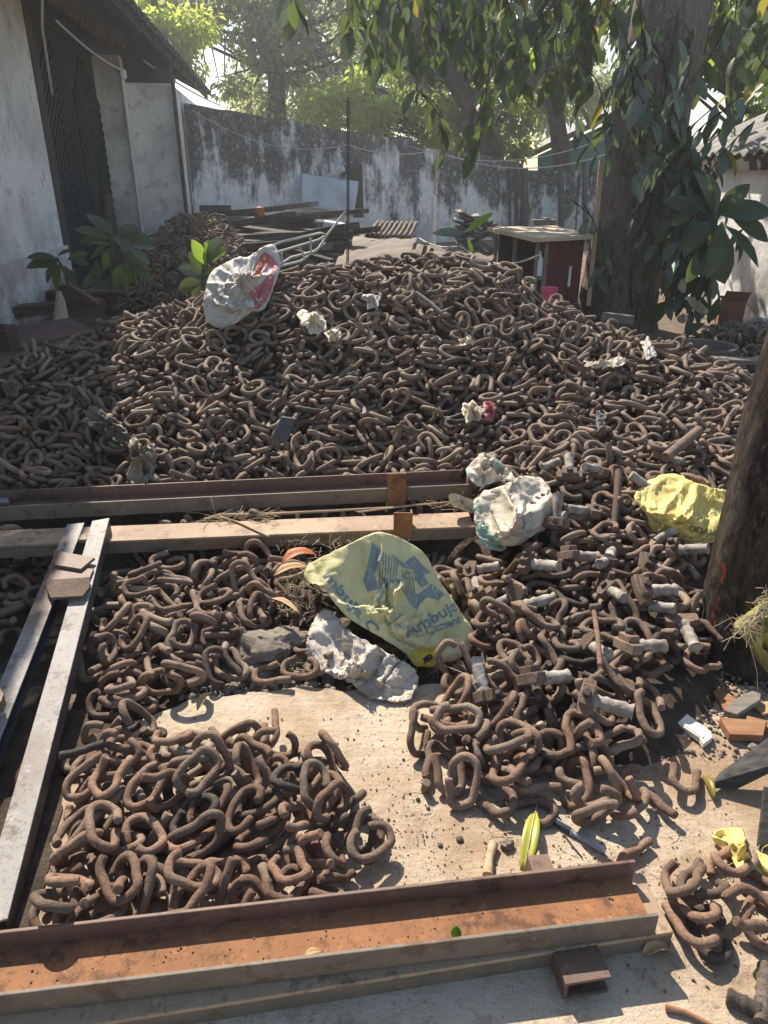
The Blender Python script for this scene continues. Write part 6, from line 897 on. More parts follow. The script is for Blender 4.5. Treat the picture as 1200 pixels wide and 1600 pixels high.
# ------------------------------------------------------------------ steel beams
def line_off(A,B,w):
    A,B=Vector(A),Vector(B); d=(B-A).normalized(); n=Vector((-d.y,d.x,0)); return A+n*w,B+n*w
def channel(name,A,B,w,z0,z1,label,mats,tf=.007,tw=.007,trim=0.,group=None):
    """open-topped channel: A->B is the near outer line; flanges up"""
    A,B=Vector((*A,0)),Vector((*B,0)); t=thing(name,(A+B)/2+Vector((0,0,z0)),label,'steel beam',group)
    def pl(o0,o1,za,zb,e=0):
        a0,b0=line_off(A,B,o0);a1,b1=line_off(A,B,o1); d=(B-A).normalized()*e; b0=b0+d;b1=b1+d
        return MB().hexa([Vector((*p.xy,za)) for p in(a0,b0,b1,a1)]+[Vector((*p.xy,zb)) for p in(a0,b0,b1,a1)])
    obj('flange',pl(0,tf,z0,z1),mats[0],t,bevel=.0015); obj('flange',pl(w-tf,w,z0,z1,trim),mats[1],t,bevel=.0015); obj('web',pl(tf,w-tf,z0+.004,z0+.004+tw),mats[2],t)
    return t
def flatbeam(name,A,B,w,z0,z1,label,mt,ms,tf=.008):
    A,B=Vector((*A,0)),Vector((*B,0)); t=thing(name,(A+B)/2+Vector((0,0,z0)),label,'steel beam')
    def pl(o0,o1,za,zb):
        a0,b0=line_off(A,B,o0);a1,b1=line_off(A,B,o1); return MB().hexa([Vector((*p.xy,za)) for p in(a0,b0,b1,a1)]+[Vector((*p.xy,zb)) for p in(a0,b0,b1,a1)])
    obj('top_plate',pl(-.0015,w+.0015,z1-tf,z1),mt,t,bevel=.0015); obj('side_flange',pl(0,tf,z0,z1-tf-.0005),ms,t); obj('side_flange',pl(w-tf,w,z0,z1-tf-.0005),ms,t); return t
# front pair
F1=channel('steel_channel',(-1.35,.6127),(.476,.842),.115,.0435,.092,'rusty open channel with orange web lying across the foreground',[ST_GRY,ST_BRN,ST_WEB],trim=.008)
F2=flatbeam('steel_beam',(-1.35,.554),(.511,.849),.097,.0,.042,'flat steel beam on the slab under the rusty front channel',ST_TAN,ST_GRY)
def stub(parent,c,rz,wx,dy,h,mat,mat2):
    """short piece of channel welded on: back web plus two lips"""
    M=Matrix.Rotation(rz,4,'Z'); c=Vector(c); mb=MB()
    def q(x,y,z): return c+(M@Vector((x,y,z)))
    def bx(x0,x1,y0,y1,z0,z1): mb.hexa([q(x,y,z) for z in(z0,z1) for x,y in((x0,y0),(x1,y0),(x1,y1),(x0,y1))])
    bx(-wx/2,wx/2,-dy,0,h-.006,h); bx(-wx/2,-wx/2+.006,-dy,0,0,h-.0065); bx(-wx/2+.0065,wx/2,-dy,-.0,0,.006)
    return obj('bracket',mb,mat,parent,bevel=.001)
stub(F2,(.331,.8185,.001),R_(9.),.080,.056,.040,ST_BRN,ST_WEB)
stub(F1,(.300,1.0,.004),R_(7.2),.042,.045,.048,ST_BRN,ST_WEB)
# far pair
B1=channel('steel_channel',(-2.0,2.212),(.318,2.496),.155,.155,.21,'long brown open channel lying across the heap foot',[ST_GRY,ST_BRN,ST_BRN])
B2=flatbeam('steel_beam',(-2.0,2.041),(.315,2.254),.115,.108,.155,'flat topped tan beam lying parallel below the far brown channel',ST_TAN,ST_GRY)
def angle_plate(parent,px0,px1,pyt,pyb,y,mat):
    a=aty(px0,pyt,y); b=aty(px1,pyt,y); c=aty(px0,pyb,y-.012); mb=MB(); h=a.z-c.z
    mb.box(((a.x+b.x)/2,y,a.z-h/2),(b.x-a.x,.006,h)); mb.box((b.x-.003,y+.0282,a.z-h/2-.006),(.006,.050,h-.012)); return obj('bracket',mb,mat,parent,bevel=.001)
angle_plate(B1,605,634,740,792,2.450,ST_WEB); angle_plate(B2,615,645,801,841,2.223,ST_WEB)
# crossing channels
def cross(name,qs,h,side,label):
    """channel lying on its web edge: qs = far left, far right, near right, near left corners of its top flange"""
    q=[Vector(v) for v in qs]; t=thing(name,sum(q,Vector())/4,label,'steel beam'); tf=.005
    def bar(u0,u1,k0,k1):
        a,b=q[0].lerp(q[1],u0),q[0].lerp(q[1],u1); d,c=q[3].lerp(q[2],u0),q[3].lerp(q[2],u1)
        return MB().hexa([p+Vector((0,0,k0)) for p in(d,c,b,a)]+[p+Vector((0,0,k1)) for p in(d,c,b,a)])
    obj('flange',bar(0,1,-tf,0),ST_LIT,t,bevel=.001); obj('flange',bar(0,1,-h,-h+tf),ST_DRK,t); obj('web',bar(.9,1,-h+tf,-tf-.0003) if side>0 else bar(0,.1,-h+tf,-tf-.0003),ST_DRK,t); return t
def ext(a,b,y): t=(y-a.y)/(b.y-a.y); return a.lerp(b,t)
rl=(atz(146.7,804.4,.205),atz(0,1309,.062)); rr_=(atz(172,804.4,.205),atz(4.7,1456,.045)); ll=(atz(110.5,805.5,.205),atz(0,1067,.11)); lr=(atz(136,805.5,.205),atz(12.8,1120,.10))
fixz=lambda p: Vector((p.x,p.y,.205-.1185*(2.239-p.y)))
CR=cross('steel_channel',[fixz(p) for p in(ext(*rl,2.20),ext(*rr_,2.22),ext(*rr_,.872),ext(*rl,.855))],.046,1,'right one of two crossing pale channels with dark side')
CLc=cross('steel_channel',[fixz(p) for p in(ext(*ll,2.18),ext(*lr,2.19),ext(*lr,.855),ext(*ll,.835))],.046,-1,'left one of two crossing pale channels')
def on_channel(px,py,off):
    z=.17
    for _ in range(4): p=atz(px,py,z); z=.205-.1185*(2.239-p.y)+off
    return atz(px,py,z)
def cplate(pts,off,th,mat,label):
    P=[on_channel(a,b,off) for a,b in pts]
    if sum(p.x*q.y-q.x*p.y for p,q in zip(P,P[1:]+P[:1]))<0: P=P[::-1]
    obj('steel_plate',MB().prism(P,(0,0,th)),mat,bevel=.0012,label=label,cat='steel plate',group='plates on the channels')
def pxprism(name,pts,z,th,mat,**k):
    P=[atz(a,b,z) for a,b in pts]
    if sum(p.x*q.y-q.x*p.y for p,q in zip(P,P[1:]+P[:1]))<0: P=P[::-1]
    return obj(name,MB().prism(P,(0,0,th)),mat,bevel=.0015,**k)
cplate([(76,887),(147,892),(139,911),(76,912)],.001,.008,ST_BRN,'rusty plate lowest of three on the crossing channels')
cplate([(84,863),(149,875),(140,882),(127,893),(84,886)],.010,.009,ST_BRN,'rusty plate farthest from camera on the crossing channels')
cplate([(73,907),(84,909),(133,906),(141,905),(141,921),(130,935),(80,938),(73,922)],.010,.009,RUST_B,'rusty plate with notched back edge nearest on the crossing channels')
pxprism('rusty_stub',[(-30,1092),(4,1088),(10,1100),(6,1112),(-30,1120)],.125,.03,ST_BRN,label='rusty steel stub at left edge on the left channel',cat='steel scrap')
o=pxprism('steel_strip',[(-60,782),(12,780),(16,789),(-60,792)],.172,.012,ST_LIT,label='short pale steel strip inside the far brown channel at left',cat='steel scrap')
def tubes(name,LL,r,mat,n=8,**k):
    mb=MB()
    for L in LL: mb.tube(L,r,n)
    return obj(name,mb,mat,smooth=50,**k)
# sticks lying on the tan beam
for i,(L,lb) in enumerate([([(318,812),(345,805),(420,803),(520,798),(640,791)],'long dry twig along back edge of the flat tan beam'),([(340,806),(372,816),(420,838)],'short dry stick slanting across the flat tan beam'),([(560,800),(640,790),(722,783)],'thin dry reed behind the bracket on the tan beam')]):
    tubes('dry_twig',[[atz(a,b,.161 if i!=1 else .160) for a,b in L]],[.006,.0075,.006,.005,.003][:len(L)] if i==0 else .004,WOOD_DRY,7,label=lb,cat='twig')
S=[(atz(rng.uniform(320,430),rng.uniform(797,816),.157),(rng.gauss(0,1),rng.gauss(0,.3),.15),rng.uniform(.03,.09)) for _ in range(50)]
S+=[(atz(rng.uniform(640,720),rng.uniform(780,798),.157),(rng.gauss(0,1),rng.gauss(0,.3),.25),rng.uniform(.03,.08)) for _ in range(26)]
fibres(S,'straw_wisps','dry straw wisps lying along the flat tan beam',.0011,WOOD_DRY)
# ------------------------------------------------------------------ sacks and cloth
def rbf2(P,vals,sm=.5):
    P=np.array(P,float); n=len(P); d=np.linalg.norm(P[:,None]-P[None],axis=2); A=np.zeros((n+3,n+3)); A[:n,:n]=d-np.eye(n)*sm; A[:n,n]=1; A[:n,n+1:]=P; A[n,:n]=1; A[n+1:,:n]=P.T
    w=np.linalg.solve(A,np.r_[np.array(vals,float),0,0,0])
    return lambda x,y: float(np.linalg.norm(P-np.array([x,y]),axis=1)@w[:n]+w[n]+w[n+1]*x+w[n+2]*y)
def in_poly(x,y,P):
    c=False
    for (x0,y0),(x1,y1) in zip(P,P[1:]+P[:1]):
        if (y0>y)!=(y1>y) and x<(x1-x0)*(y-y0)/(y1-y0)+x0: c=not c
    return c
def catmull(P,m,closed=True):
    n=len(P); o=[]
    for i in range(n if closed else n-1):
        g=lambda k: Vector(P[k%n] if closed else P[min(max(k,0),n-1)])
        a,b,c,d=g(i-1),g(i),g(i+1),g(i+2)
        for k in range(m):
            t=k/m; o.append(.5*((2*b)+(c-a)*t+(2*a-5*b+4*c-d)*t*t+(3*b-a-3*c+d)*t**3))
    return o
def sack(name,outline,depth,mat,label,cat,amp=.012,freq=9,thick=.12,rings=22,sub=7,seed=0,puff=.0,zmin=.0,jag=.0,folds=None,creases=None,slack=0.,bend=.02,frames=14):
    """closed cloth body: traced rim with its own depth, wrinkled front, bulging back that rests on what carries it.
    outline [(px,py)], depth {(px,py): y} known forward distances"""
    ks=list(depth); f=rbf2(ks,[depth[k] for k in ks]); O=[Vector(v) for v in catmull([(*p,0) for p in outline],sub)]
    r=random.Random(seed)
    O=[v+Vector((mnoise.noise((v.x*.11,v.y*.11,seed)),mnoise.noise((v.x*.11,v.y*.11,seed+9)),0))*(1.5+2.2*min(1,jag))+Vector((mnoise.noise((v.x*.4,v.y*.4,seed)),mnoise.noise((v.x*.4,v.y*.4,seed+9)),0))*1.6*min(1,jag) for v in O]
    O=[Vector((v.x+r.gauss(0,jag*.5),v.y+r.gauss(0,jag*.5),0)) for v in O]; n=len(O); C=sum(O,Vector())/n
    V=[];so=Vector((seed*3.1,seed*1.7,seed*.9))
    px0=min(v.x for v in O);px1=max(v.x for v in O);py0=min(v.y for v in O);py1=max(v.y for v in O); Sz=math.hypot(px1-px0,py1-py0); mpx=(aty(px1,py0,f(px0,py0))-aty(px0,py1,f(px0,py0))).length/Sz
    if creases is None: creases=26
    CR_=[]; rc=random.Random(seed+100)
    for _ in range(creases):      # sharp straight creases and pinched folds
        q=O[rc.randrange(n)].lerp(C,rc.random()**.6); a=rc.uniform(0,PI); l=Sz*rc.uniform(.10,.34); CR_.append((q.x-l*math.cos(a),q.y-l*math.sin(a),q.x+l*math.cos(a),q.y+l*math.sin(a),rc.choice([1,1,-1])*amp*rc.uniform(.8,2.2),Sz*rc.uniform(.014,.04)))
    CR_+=[(x0,y0,x1,y1,h,wd) for (x0,y0,x1,y1,h,wd) in (folds or [])]
    rim=[aty(v.x,v.y,f(v.x,v.y)) for v in O]; cen=sum(rim,Vector())/n
    def front(a,i):
        v=C.lerp(O[i],a); p=aty(v.x,v.y,f(v.x,v.y)); e=1-a**5
        nd=(Vector((0,0,HC))-p).normalized()*.75+Vector((0,0,.45))
        w=.42*amp*((ridge(p+so,freq)-.55)*1.5+(ridge(p+so*2,freq*2.3)-.55)*.8+(ridge(p*1.3+so*3,freq*5)-.5)*.35)*(.55+.9*(mnoise.noise(p*freq*.6+so)+.5))
        if 1:
            for (x0,y0,x1,y1,h,wd) in CR_:
                t=((v.x-x0)*(x1-x0)+(v.y-y0)*(y1-y0))/((x1-x0)**2+(y1-y0)**2); tt=min(1,max(0,t)); dd=math.hypot(v.x-x0-tt*(x1-x0),v.y-y0-tt*(y1-y0))
                if dd<wd*3: w+=h*(math.exp(-dd/wd)-.0498)*(1-abs(2*tt-1)**3)
        p=p+nd*(w*e+puff*(1-a*a))
        if p.z<zmin: p.z=zmin
        return p
    V.append(front(0,0))
    for k in range(1,rings+1):
        for i in range(n): V.append(front(k/rings,i))
    bk=5; b0=len(V)
    for k in range(1,bk):
        a=1-k/bk; s=math.sqrt(1-a*a)
        for i in range(n):
            p=cen.lerp(rim[i],a)+Vector((0,thick*s,-thick*.35*s)); p.z=max(zmin-.01,p.z); V.append(p)
    pb=cen+Vector((0,thick,-thick*.35)); pb.z=max(zmin-.01,pb.z); V.append(pb); pbi=len(V)-1
    F=[(0,1+i,1+(i+1)%n) for i in range(n)]
    for k in range(rings-1): F+=[(1+k*n+i,1+(k+1)*n+i,1+(k+1)*n+(i+1)%n,1+k*n+(i+1)%n) for i in range(n)]
    last=1+(rings-1)*n
    for k in range(bk-1):
        nxt=b0+k*n; F+=[(last+i,nxt+i,nxt+(i+1)%n,last+(i+1)%n) for i in range(n)]; last=nxt
    F+=[(last+i,pbi,last+(i+1)%n) for i in range(n)]
    # outline is traced clockwise or not: make the front face the camera
    e=(V[2]-V[0]).cross(V[1]-V[0]) ; 
    if (V[1]-V[0]).cross(V[2]-V[0]).dot(Vector((0,0,HC))-V[0])<0: F=[q[::-1] for q in F]
    mb=MB(); mb.add(V,F); o=obj(name,mb,mat,smooth=180,label=label,cat=cat)
    if slack:      # give the cloth more area than its outline holds and let it buckle into folds, rim held
        vg=o.vertex_groups.new(name='held'); rim0=1+(rings-1)*n
        vg.add(list(range(rim0,len(V))),1.,'REPLACE')
        for k in range(max(1,rings-3),rings): vg.add([1+(k-1)*n+i for i in range(n)],[.05,.15,.4][k-rings+3],'REPLACE')
        m=o.modifiers.new('cloth','CLOTH'); cs=m.settings; cs.quality=6; cs.mass=.12; cs.shrink_min=-slack; cs.shrink_max=-slack; cs.vertex_group_mass='held'; cs.pin_stiffness=8
        cs.tension_stiffness=18; cs.compression_stiffness=18; cs.shear_stiffness=8; cs.bending_stiffness=bend; cs.tension_damping=12; cs.compression_damping=12; cs.air_damping=4; cs.effector_weights.gravity=.25; m.collision_settings.use_collision=False; m.point_cache.frame_start=1; m.point_cache.frame_end=frames+1
        for fr_ in range(1,frames+1): sc.frame_set(fr_)
        ev=o.evaluated_get(bpy.context.evaluated_depsgraph_get()); em=ev.to_mesh(); W_=[v.co.copy() for v in em.vertices]; ev.to_mesh_clear(); o.modifiers.remove(m); o.vertex_groups.clear(); sc.frame_set(1)
        for v,c in zip(o.data.vertices,W_):
            d=c-v.co
            if d.length>.06: c=v.co+d*(.06/d.length)
            v.co=c; 
            if v.co.z+ORG[o].z<zmin: v.co.z=zmin-ORG[o].z
        o.data.update(); V=[v.co+ORG[o] for v in o.data.vertices]
    fr=[q for q in F if max(q)<b0]
    return o,BVHTree.FromPolygons([Vector(v) for v in V],fr),O
def onto(bv,px,py,off=.0013):
    h=bv.ray_cast(Vector((0,0,HC)),ray(px,py))
    if h[0] is None: return None
    nn=h[1] if h[1].dot(ray(px,py))<0 else -h[1]
    return h[0]+nn*off
from mathutils.geometry import tessellate_polygon
import bmesh
def patch(bv,parent,mat,polys,name='print',off=.0013,maxlen=7):
    """flat printed areas (photo-plane polygons) laid on a cloth surface"""
    bm=bmesh.new()
    for P in polys:
        vs=[bm.verts.new((*p,0)) for p in P]
        for t in tessellate_polygon([[Vector((*p,0)) for p in P]]):
            try: bm.faces.new([vs[i] for i in t])
            except ValueError: pass
    for _ in range(5):
        E=[e for e in bm.edges if e.calc_length()>maxlen]
        if not E: break
        bmesh.ops.subdivide_edges(bm,edges=E,cuts=1); bmesh.ops.triangulate(bm,faces=bm.faces[:])
    return lay(bm,bv,parent,mat,name,off)
def lay(bm,bv,parent,mat,name,off):
    bm.verts.ensure_lookup_table(); bad=set(); pos={}
    for v in bm.verts:
        p=onto(bv,v.co.x,v.co.y,off)
        if p is None: bad.add(v.index)
        else: pos[v.index]=p
    bm.verts.index_update(); mb=MB(); mp={}
    for v in bm.verts:
        if v.index in pos: mp[v.index]=len(mb.V); mb.V.append(pos[v.index])
    for f in bm.faces:
        ids=[v.index for v in f.verts]
        if all(i in mp for i in ids): mb.F.append(tuple(mp[i] for i in ids))
    bm.free()
    # face the camera
    out=[]
    for q in mb.F:
        a,b,c=mb.V[q[0]],mb.V[q[1]],mb.V[q[2]]
        out.append(q if (b-a).cross(c-a).dot(Vector((0,0,HC))-a)>0 else q[::-1])
    mb.F=out
    return obj(name,mb,mat,parent) if mb.F else None
def text_mesh(body,bold=.012):
    cu=bpy.data.curves.new('lettering','FONT'); cu.body=body; cu.size=1; cu.resolution_u=3; cu.offset=bold
    o=bpy.data.objects.new('lettering',cu); sc.collection.objects.link(o); dg=bpy.context.evaluated_depsgraph_get(); me=bpy.data.meshes.new_from_object(o.evaluated_get(dg)); bpy.data.objects.remove(o); bpy.data.curves.remove(cu); return me
def letter(bv,parent,mat,body,x0,y0,x1,y1,h,slant=0,bold=.02,bend=0,name='lettering',off=.0014):
    """lettering along the photo-plane line (x0,y0)-(x1,y1), letters h tall"""
    me=text_mesh(body,bold); bm=bmesh.new(); bm.from_mesh(me); bpy.data.meshes.remove(me)
    W=max(v.co.x for v in bm.verts); L=math.hypot(x1-x0,y1-y0); ux,uy=(x1-x0)/L,(y1-y0)/L; vx,vy=uy,-ux
    for v in bm.verts:
        a=v.co.x/W*L; b=v.co.y*h/.7+bend*math.sin(PI*v.co.x/W); a+=slant*b
        v.co=Vector((x0+ux*a+vx*b,y0+uy*a+vy*b,0))
    bmesh.ops.triangulate(bm,faces=bm.faces[:])
    for _ in range(3):
        E=[e for e in bm.edges if e.calc_length()>5]
        if not E: break
        bmesh.ops.subdivide_edges(bm,edges=E,cuts=1); bmesh.ops.triangulate(bm,faces=bm.faces[:])
    return lay(bm,bv,parent,mat,name,off)
def fray(parent,pts,mat,n=6,l=.03,name='frayed_threads',r=.0006):
    mb=MB()
    for p in pts:
        for _ in range(n):
            d=Vector((rng.gauss(0,1),rng.gauss(-.4,.6),rng.gauss(.1,.8))).normalized(); q=Vector(p)+Vector((rng.gauss(0,.006),rng.gauss(0,.006),rng.gauss(0,.005))); L=l*rng.uniform(.4,1.1)
            mb.tube([q,q+d*L*.5+Vector((0,0,rng.gauss(0,.2)*L)),q+d*L+Vector((rng.gauss(0,.3)*L,0,-abs(rng.gauss(0,.25))*L))],r,4,False)
    return obj(name,mb,mat,parent,smooth=180,kind='stuff')
# the printed yellow cement sack
OUT=[(593,831),(628,842),(664,866),(685,905),(704,932),(724,962),(741,987),(737,1012),(716,1030),(692,1036),(672,1042),(648,1040),(634,1022),(606,1003),(578,986),(545,966),(521,940),(503,917),(479,908),(476,892),(487,879),(530,857),(570,838)]
DEP={(593,831):1.985,(628,842):1.985,(664,866):1.97,(685,905):1.93,(704,932):1.9,(724,962):1.86,(741,987):1.81,(737,1012):1.755,(716,1030):1.70,(672,1042):1.65,(648,1040):1.645,(634,1022):1.67,(606,1003):1.69,(578,986):1.72,(545,966):1.77,(521,940):1.83,(503,917):1.9,(479,908):1.97,(476,892):2.0,(487,879):2.03,(530,857):2.02,(570,838):1.99,
 (600,880):1.905,(560,890):1.905,(640,905):1.875,(600,930):1.80,(560,930):1.83,(640,955):1.765,(690,960):1.80,(650,1000):1.685,(700,1000):1.72,(530,890):1.95,(620,975):1.74}
DEP={k:(1.648+(v-1.648)*(.58 if k[0]>500 else .74)) for k,v in DEP.items()}
bag,bbv,bO=sack('cement_sack',OUT,DEP,CL_YEL,'bulging faded yellow cement sack with blue grey print below the tan beam','sack',amp=.009,freq=13,thick=.24,rings=40,sub=6,seed=2,zmin=.004,puff=.03,slack=.045,bend=.06,
 folds=[(690,940,655,975,.012,9),(655,975,690,990,-.012,8),(640,1005,690,978,.012,8),(690,978,735,985,.010,7),(650,1020,640,985,-.010,7),(590,834,650,872,.006,7),(545,850,505,905,.006,9),(660,870,700,925,-.006,6),(620,960,668,968,.009,7)])
def C6(x,y): return (460+x/3.75,800+y/3.75)
blue=[]
blue.append([C6(*p) for p in [(455,178),(520,235),(490,300),(470,370),(490,450),(430,468),(404,405),(425,330),(440,250)]])
for i in range(7):   # tower stripes
    a=i/7; x0=500+i*17; x1=490+i*15
    blue.append([C6(x0,225+i*9),C6(x0+7,229+i*9),C6(x1+12,455-i*8),C6(x1+4,460-i*8)])
blue.append([C6(*p) for p in [(560,240),(640,300),(700,255),(760,320),(800,350),(760,372),(690,335),(645,330),(620,310)]])
for i in range(4): blue.append([C6(628+i*17,335+i*4),C6(636+i*17,337+i*4),C6(668+i*14,492-i*4),C6(658+i*14,497-i*4)])
blue.append([C6(*p) for p in [(590,390),(625,400),(660,500),(745,470),(800,420),(880,480),(840,515),(775,500),(735,540),(715,575),(680,545),(640,470),(600,405)]])
blue.append([C6(*p) for p in [(478,520),(560,400),(612,392),(560,425),(500,530),(505,590),(492,600),(494,545)]])
blue.append([C6(*p) for p in [(530,600),(548,655),(640,592),(640,603),(546,674),(522,605)]])
blue.append([C6(*p) for p in [(700,330),(740,345),(790,420),(745,440),(700,390)]])
patch(bbv,bag,INK,blue,'printed_emblem',maxlen=6)
letter(bbv,bag,INK,'mbuja C',504,900,583,993,15,bold=.03,bend=0)
letter(bbv,bag,INK,'Ambuja',637,997,719,950,17,bold=.03)
letter(bbv,bag,INK,'Cement',668,993,722,972,13,bold=.03)
# mouth of the sack: inner lining, threads, and a dark patch painted for the hole's shade
patch(bbv,bag,CL_YELIN,[[C6(*p) for p in [(680,825),(720,800),(800,800),(850,830),(880,870),(850,900),(780,925),(720,935),(685,900)]]],'sack_lining',off=.003)
patch(bbv,bag,SOIL,[[C6(*p) for p in [(750,860),(790,838),(815,850),(790,875),(760,890)]]],'opening_shade',off=.0045)
fray(bag,[onto(bbv,*C6(x,y),.003) or atz(*C6(x,y),.03) for x,y in [(850,880),(880,880),(830,890),(800,900),(560,790),(690,840)]],STRAW,7,.05)
mb=MB(); mb.tube(catmull([atz(683,1036,.05),atz(715,1048,.06),atz(745,1062,.07),atz(758,1090,.075),atz(766,1120,.07)],6,False),.0009,5); obj('loose_string',mb,STRAW,bag,smooth=180)
# crumpled white sack
OUT=[(507,950),(524,962),(540,982),(580,1006),(625,1030),(645,1042),(654,1062),(648,1082),(640,1094),(622,1098),(598,1094),(574,1086),(552,1070),(535,1052),(515,1050),(496,1043),(481,1030),(479,1005),(482,985),(492,966)]
zt={(507,950):.10,(540,982):.10,(580,1006):.09,(645,1042):.05,(654,1062):.035,(640,1094):.01,(598,1094):.01,(574,1086):.012,(535,1052):.03,(496,1043):.012,(481,1030):.012,(479,1005):.05,(492,966):.08,(520,1000):.10,(560,1030):.085,(610,1055):.07,(545,1015):.095}
s2,b2,_=sack('woven_sack',OUT,{k:atz(*k,z).y for k,z in zt.items()},CL_GRY,'crumpled dirty white woven sack lying before the printed yellow sack','sack',amp=.014,freq=20,thick=.03,rings=34,sub=7,creases=20,slack=.16,bend=.02,seed=5,zmin=.003,jag=.5,folds=[(520,965,600,1070,.012,5),(535,1000,640,1050,-.010,5),(500,1000,560,1060,.010,6),(560,1040,640,1060,.010,5),(590,1030,620,1080,-.01,4)])
patch(b2,s2,CL_CREAM,[[(537,1048),(575,1050),(610,1075),(640,1078),(650,1090),(622,1097),(590,1092),(560,1075)],[(612,1050),(640,1035),(650,1050),(626,1070)]],'hem',off=.002)
fray(s2,[onto(b2,x,y,.002) or atz(x,y,.01) for x,y in [(552,1072),(560,1078),(575,1085),(608,1000),(600,1010),(540,1000)]],STRAW,7,.022)
# dirty white bundle with teal film
OUT=[(748,772),(790,757),(815,744),(845,748),(862,768),(870,795),(866,815),(846,830),(822,842),(800,851),(782,861),(762,858),(748,842),(742,822),(741,803),(738,790)]
zt={(748,772):.23,(790,757):.29,(845,748):.29,(870,795):.23,(846,830):.17,(800,851):.13,(762,858):.11,(742,822):.16,(738,790):.20,(800,790):.30,(820,810):.255,(780,820):.235,(770,795):.26,(840,790):.28}
s3,b3,_=sack('plastic_bundle',OUT,{k:atz(*k,z).y for k,z in zt.items()},CL_DIRTY,'dirty white woven bundle with teal film at the far beams end','bundle',amp=.013,freq=24,thick=.12,rings=36,sub=7,creases=20,slack=.15,bend=.02,seed=9,jag=.5,zmin=.05,folds=[(760,800,800,815,.012,4),(770,815,845,785,.008,6),(830,755,855,790,.010,5),(815,752,835,785,-.010,4),(765,830,830,800,-.006,5)])
patch(b3,s3,CL_TEAL,[[(742,812),(752,816),(764,830),(780,842),(786,858),(766,860),(750,848),(742,830)],[(740,790),(748,780),(752,795),(746,806)]],'teal_film',off=.003)
OUT=[(702,772),(722,775),(738,782),(740,802),(722,797),(706,790)]
s3b,_,_=sack('plastic_rag',OUT,{k:2.33 for k in OUT},CL_CREAM,'pale rag pinched under the end of the far brown channel','rag',amp=.006,freq=22,thick=.03,rings=10,sub=5,seed=12,zmin=.02)
OUT=[(728,735),(738,722),(752,708),(768,712),(782,722),(798,735),(804,750),(780,752),(752,760),(738,752)]
s3c,b3c,_=sack('plastic_bundle',OUT,{(728,735):2.44,(752,708):2.53,(782,722):2.5,(804,750):2.42,(752,760):2.37,(738,752):2.38,(765,735):2.42},CL_DIRTY,'grey crumpled plastic with teal scrap behind the dirty white bundle','bundle',amp=.015,freq=20,thick=.05,rings=26,sub=7,seed=15,jag=.6)
patch(b3c,s3c,CL_TEAL,[[(772,716),(788,714),(794,726),(782,735),(772,728)],[(724,732),(734,733),(738,748),(728,752)]],'teal_film',off=.003)
# folded yellow sack on the right
OUT=[(992,782),(996,768),(1012,752),(1035,742),(1058,741),(1078,750),(1104,760),(1124,764),(1142,772),(1142,800),(1136,835),(1120,846),(1092,850),(1066,848),(1050,838),(1030,838),(1022,842),(1014,830),(1010,805)]
zt={(992,782):.26,(1012,752):.29,(1058,741):.31,(1104,760):.30,(1142,772):.27,(1136,835):.19,(1092,850):.17,(1030,838):.16,(1010,805):.22,(1040,775):.315,(1090,790):.29,(1060,815):.24,(1110,820):.235}
s4,b4,_=sack('yellow_sack',OUT,{k:atz(*k,z).y for k,z in zt.items()},CL_YEL2,'crumpled bright yellow sack folded on the heap beside the dark trunk','sack',amp=.013,freq=20,thick=.09,rings=36,sub=7,creases=16,slack=.14,bend=.03,seed=21,zmin=.05,jag=.4,folds=[(1030,745,1020,785,.014,5),(1000,785,1040,800,.012,6),(1040,790,1130,800,.014,7),(1045,800,1110,812,-.012,5),(1050,760,1090,790,.008,8)])
letter(b4,s4,INK_G,'ODAM',1075,829,1117,838,9,bold=.03)
fray(s4,[onto(b4,x,y,.002) or atz(x,y,.2) for x,y in [(1108,775),(1115,780),(1122,772),(1030,812),(1040,815),(1022,838),(1090,805)]],CL_YEL2,9,.03,r=.0008)
# white and pink sack on the crest
y0=athp(360,500).y
OUT=[(427,382),(436,396),(438,420),(430,443),(420,470),(410,486),(394,488),(378,498),(360,510),(340,512),(322,500),(318,478),(321,452),(328,428),(345,414),(368,404),(375,401),(385,402),(402,392),(415,384)]
dd={(427,382):y0+.40,(438,420):y0+.30,(420,470):y0+.12,(394,488):y0+.02,(360,510):y0-.04,(340,512):y0-.03,(318,478):y0+.02,(321,452):y0+.08,(345,414):y0+.22,(375,401):y0+.28,(402,392):y0+.34,(370,455):y0+.03,(400,430):y0+.14,(380,480):y0-.03,(345,460):y0+.01}
s5,b5,_=sack('rice_sack',OUT,dd,CL_WHT,'open white woven sack with pink lining on the heap crest','sack',amp=.024,freq=9,thick=.2,rings=36,sub=7,creases=14,slack=.085,bend=.03,puff=.05,seed=31,zmin=.2,folds=[(425,385,372,450,.02,6),(372,450,352,490,.014,6),(400,450,362,470,-.016,5),(395,450,420,480,.012,6)])
def C4(x,y): return (300+x/4.615,360+y/4.615)
patch(b5,s5,CL_PINK,[[C4(*p) for p in [(545,165),(590,200),(612,250),(600,300),(575,420),(520,530),(470,572),(455,560),(445,505),(395,470),(440,420),(500,380),(545,325),(560,260)]]],'pink_lining',off=.004)
patch(b5,s5,CL_RED,[[C4(*p) for p in [(500,170),(535,160),(560,200),(555,240),(520,290),(480,340),(455,350),(455,300),(465,245)]]],'red_print',off=.006)
wl=[]
for k in range(13):   # wavy printed lines
    L=[]; x0,y0_=130+k*21,560-k*26
    for i in range(12): L.append((x0+i*15+9*math.sin(i*.8+k),y0_-i*9.+16*math.sin(i*.55+k*.6)))
    L=[p for p in L if p[0]<430]
    wl.append([C4(x,y) for x,y in L]+[C4(x+1.5,y+3.6) for x,y in L[::-1]])
patch(b5,s5,INK_P,wl,'printed_lines',off=.0022,maxlen=4)
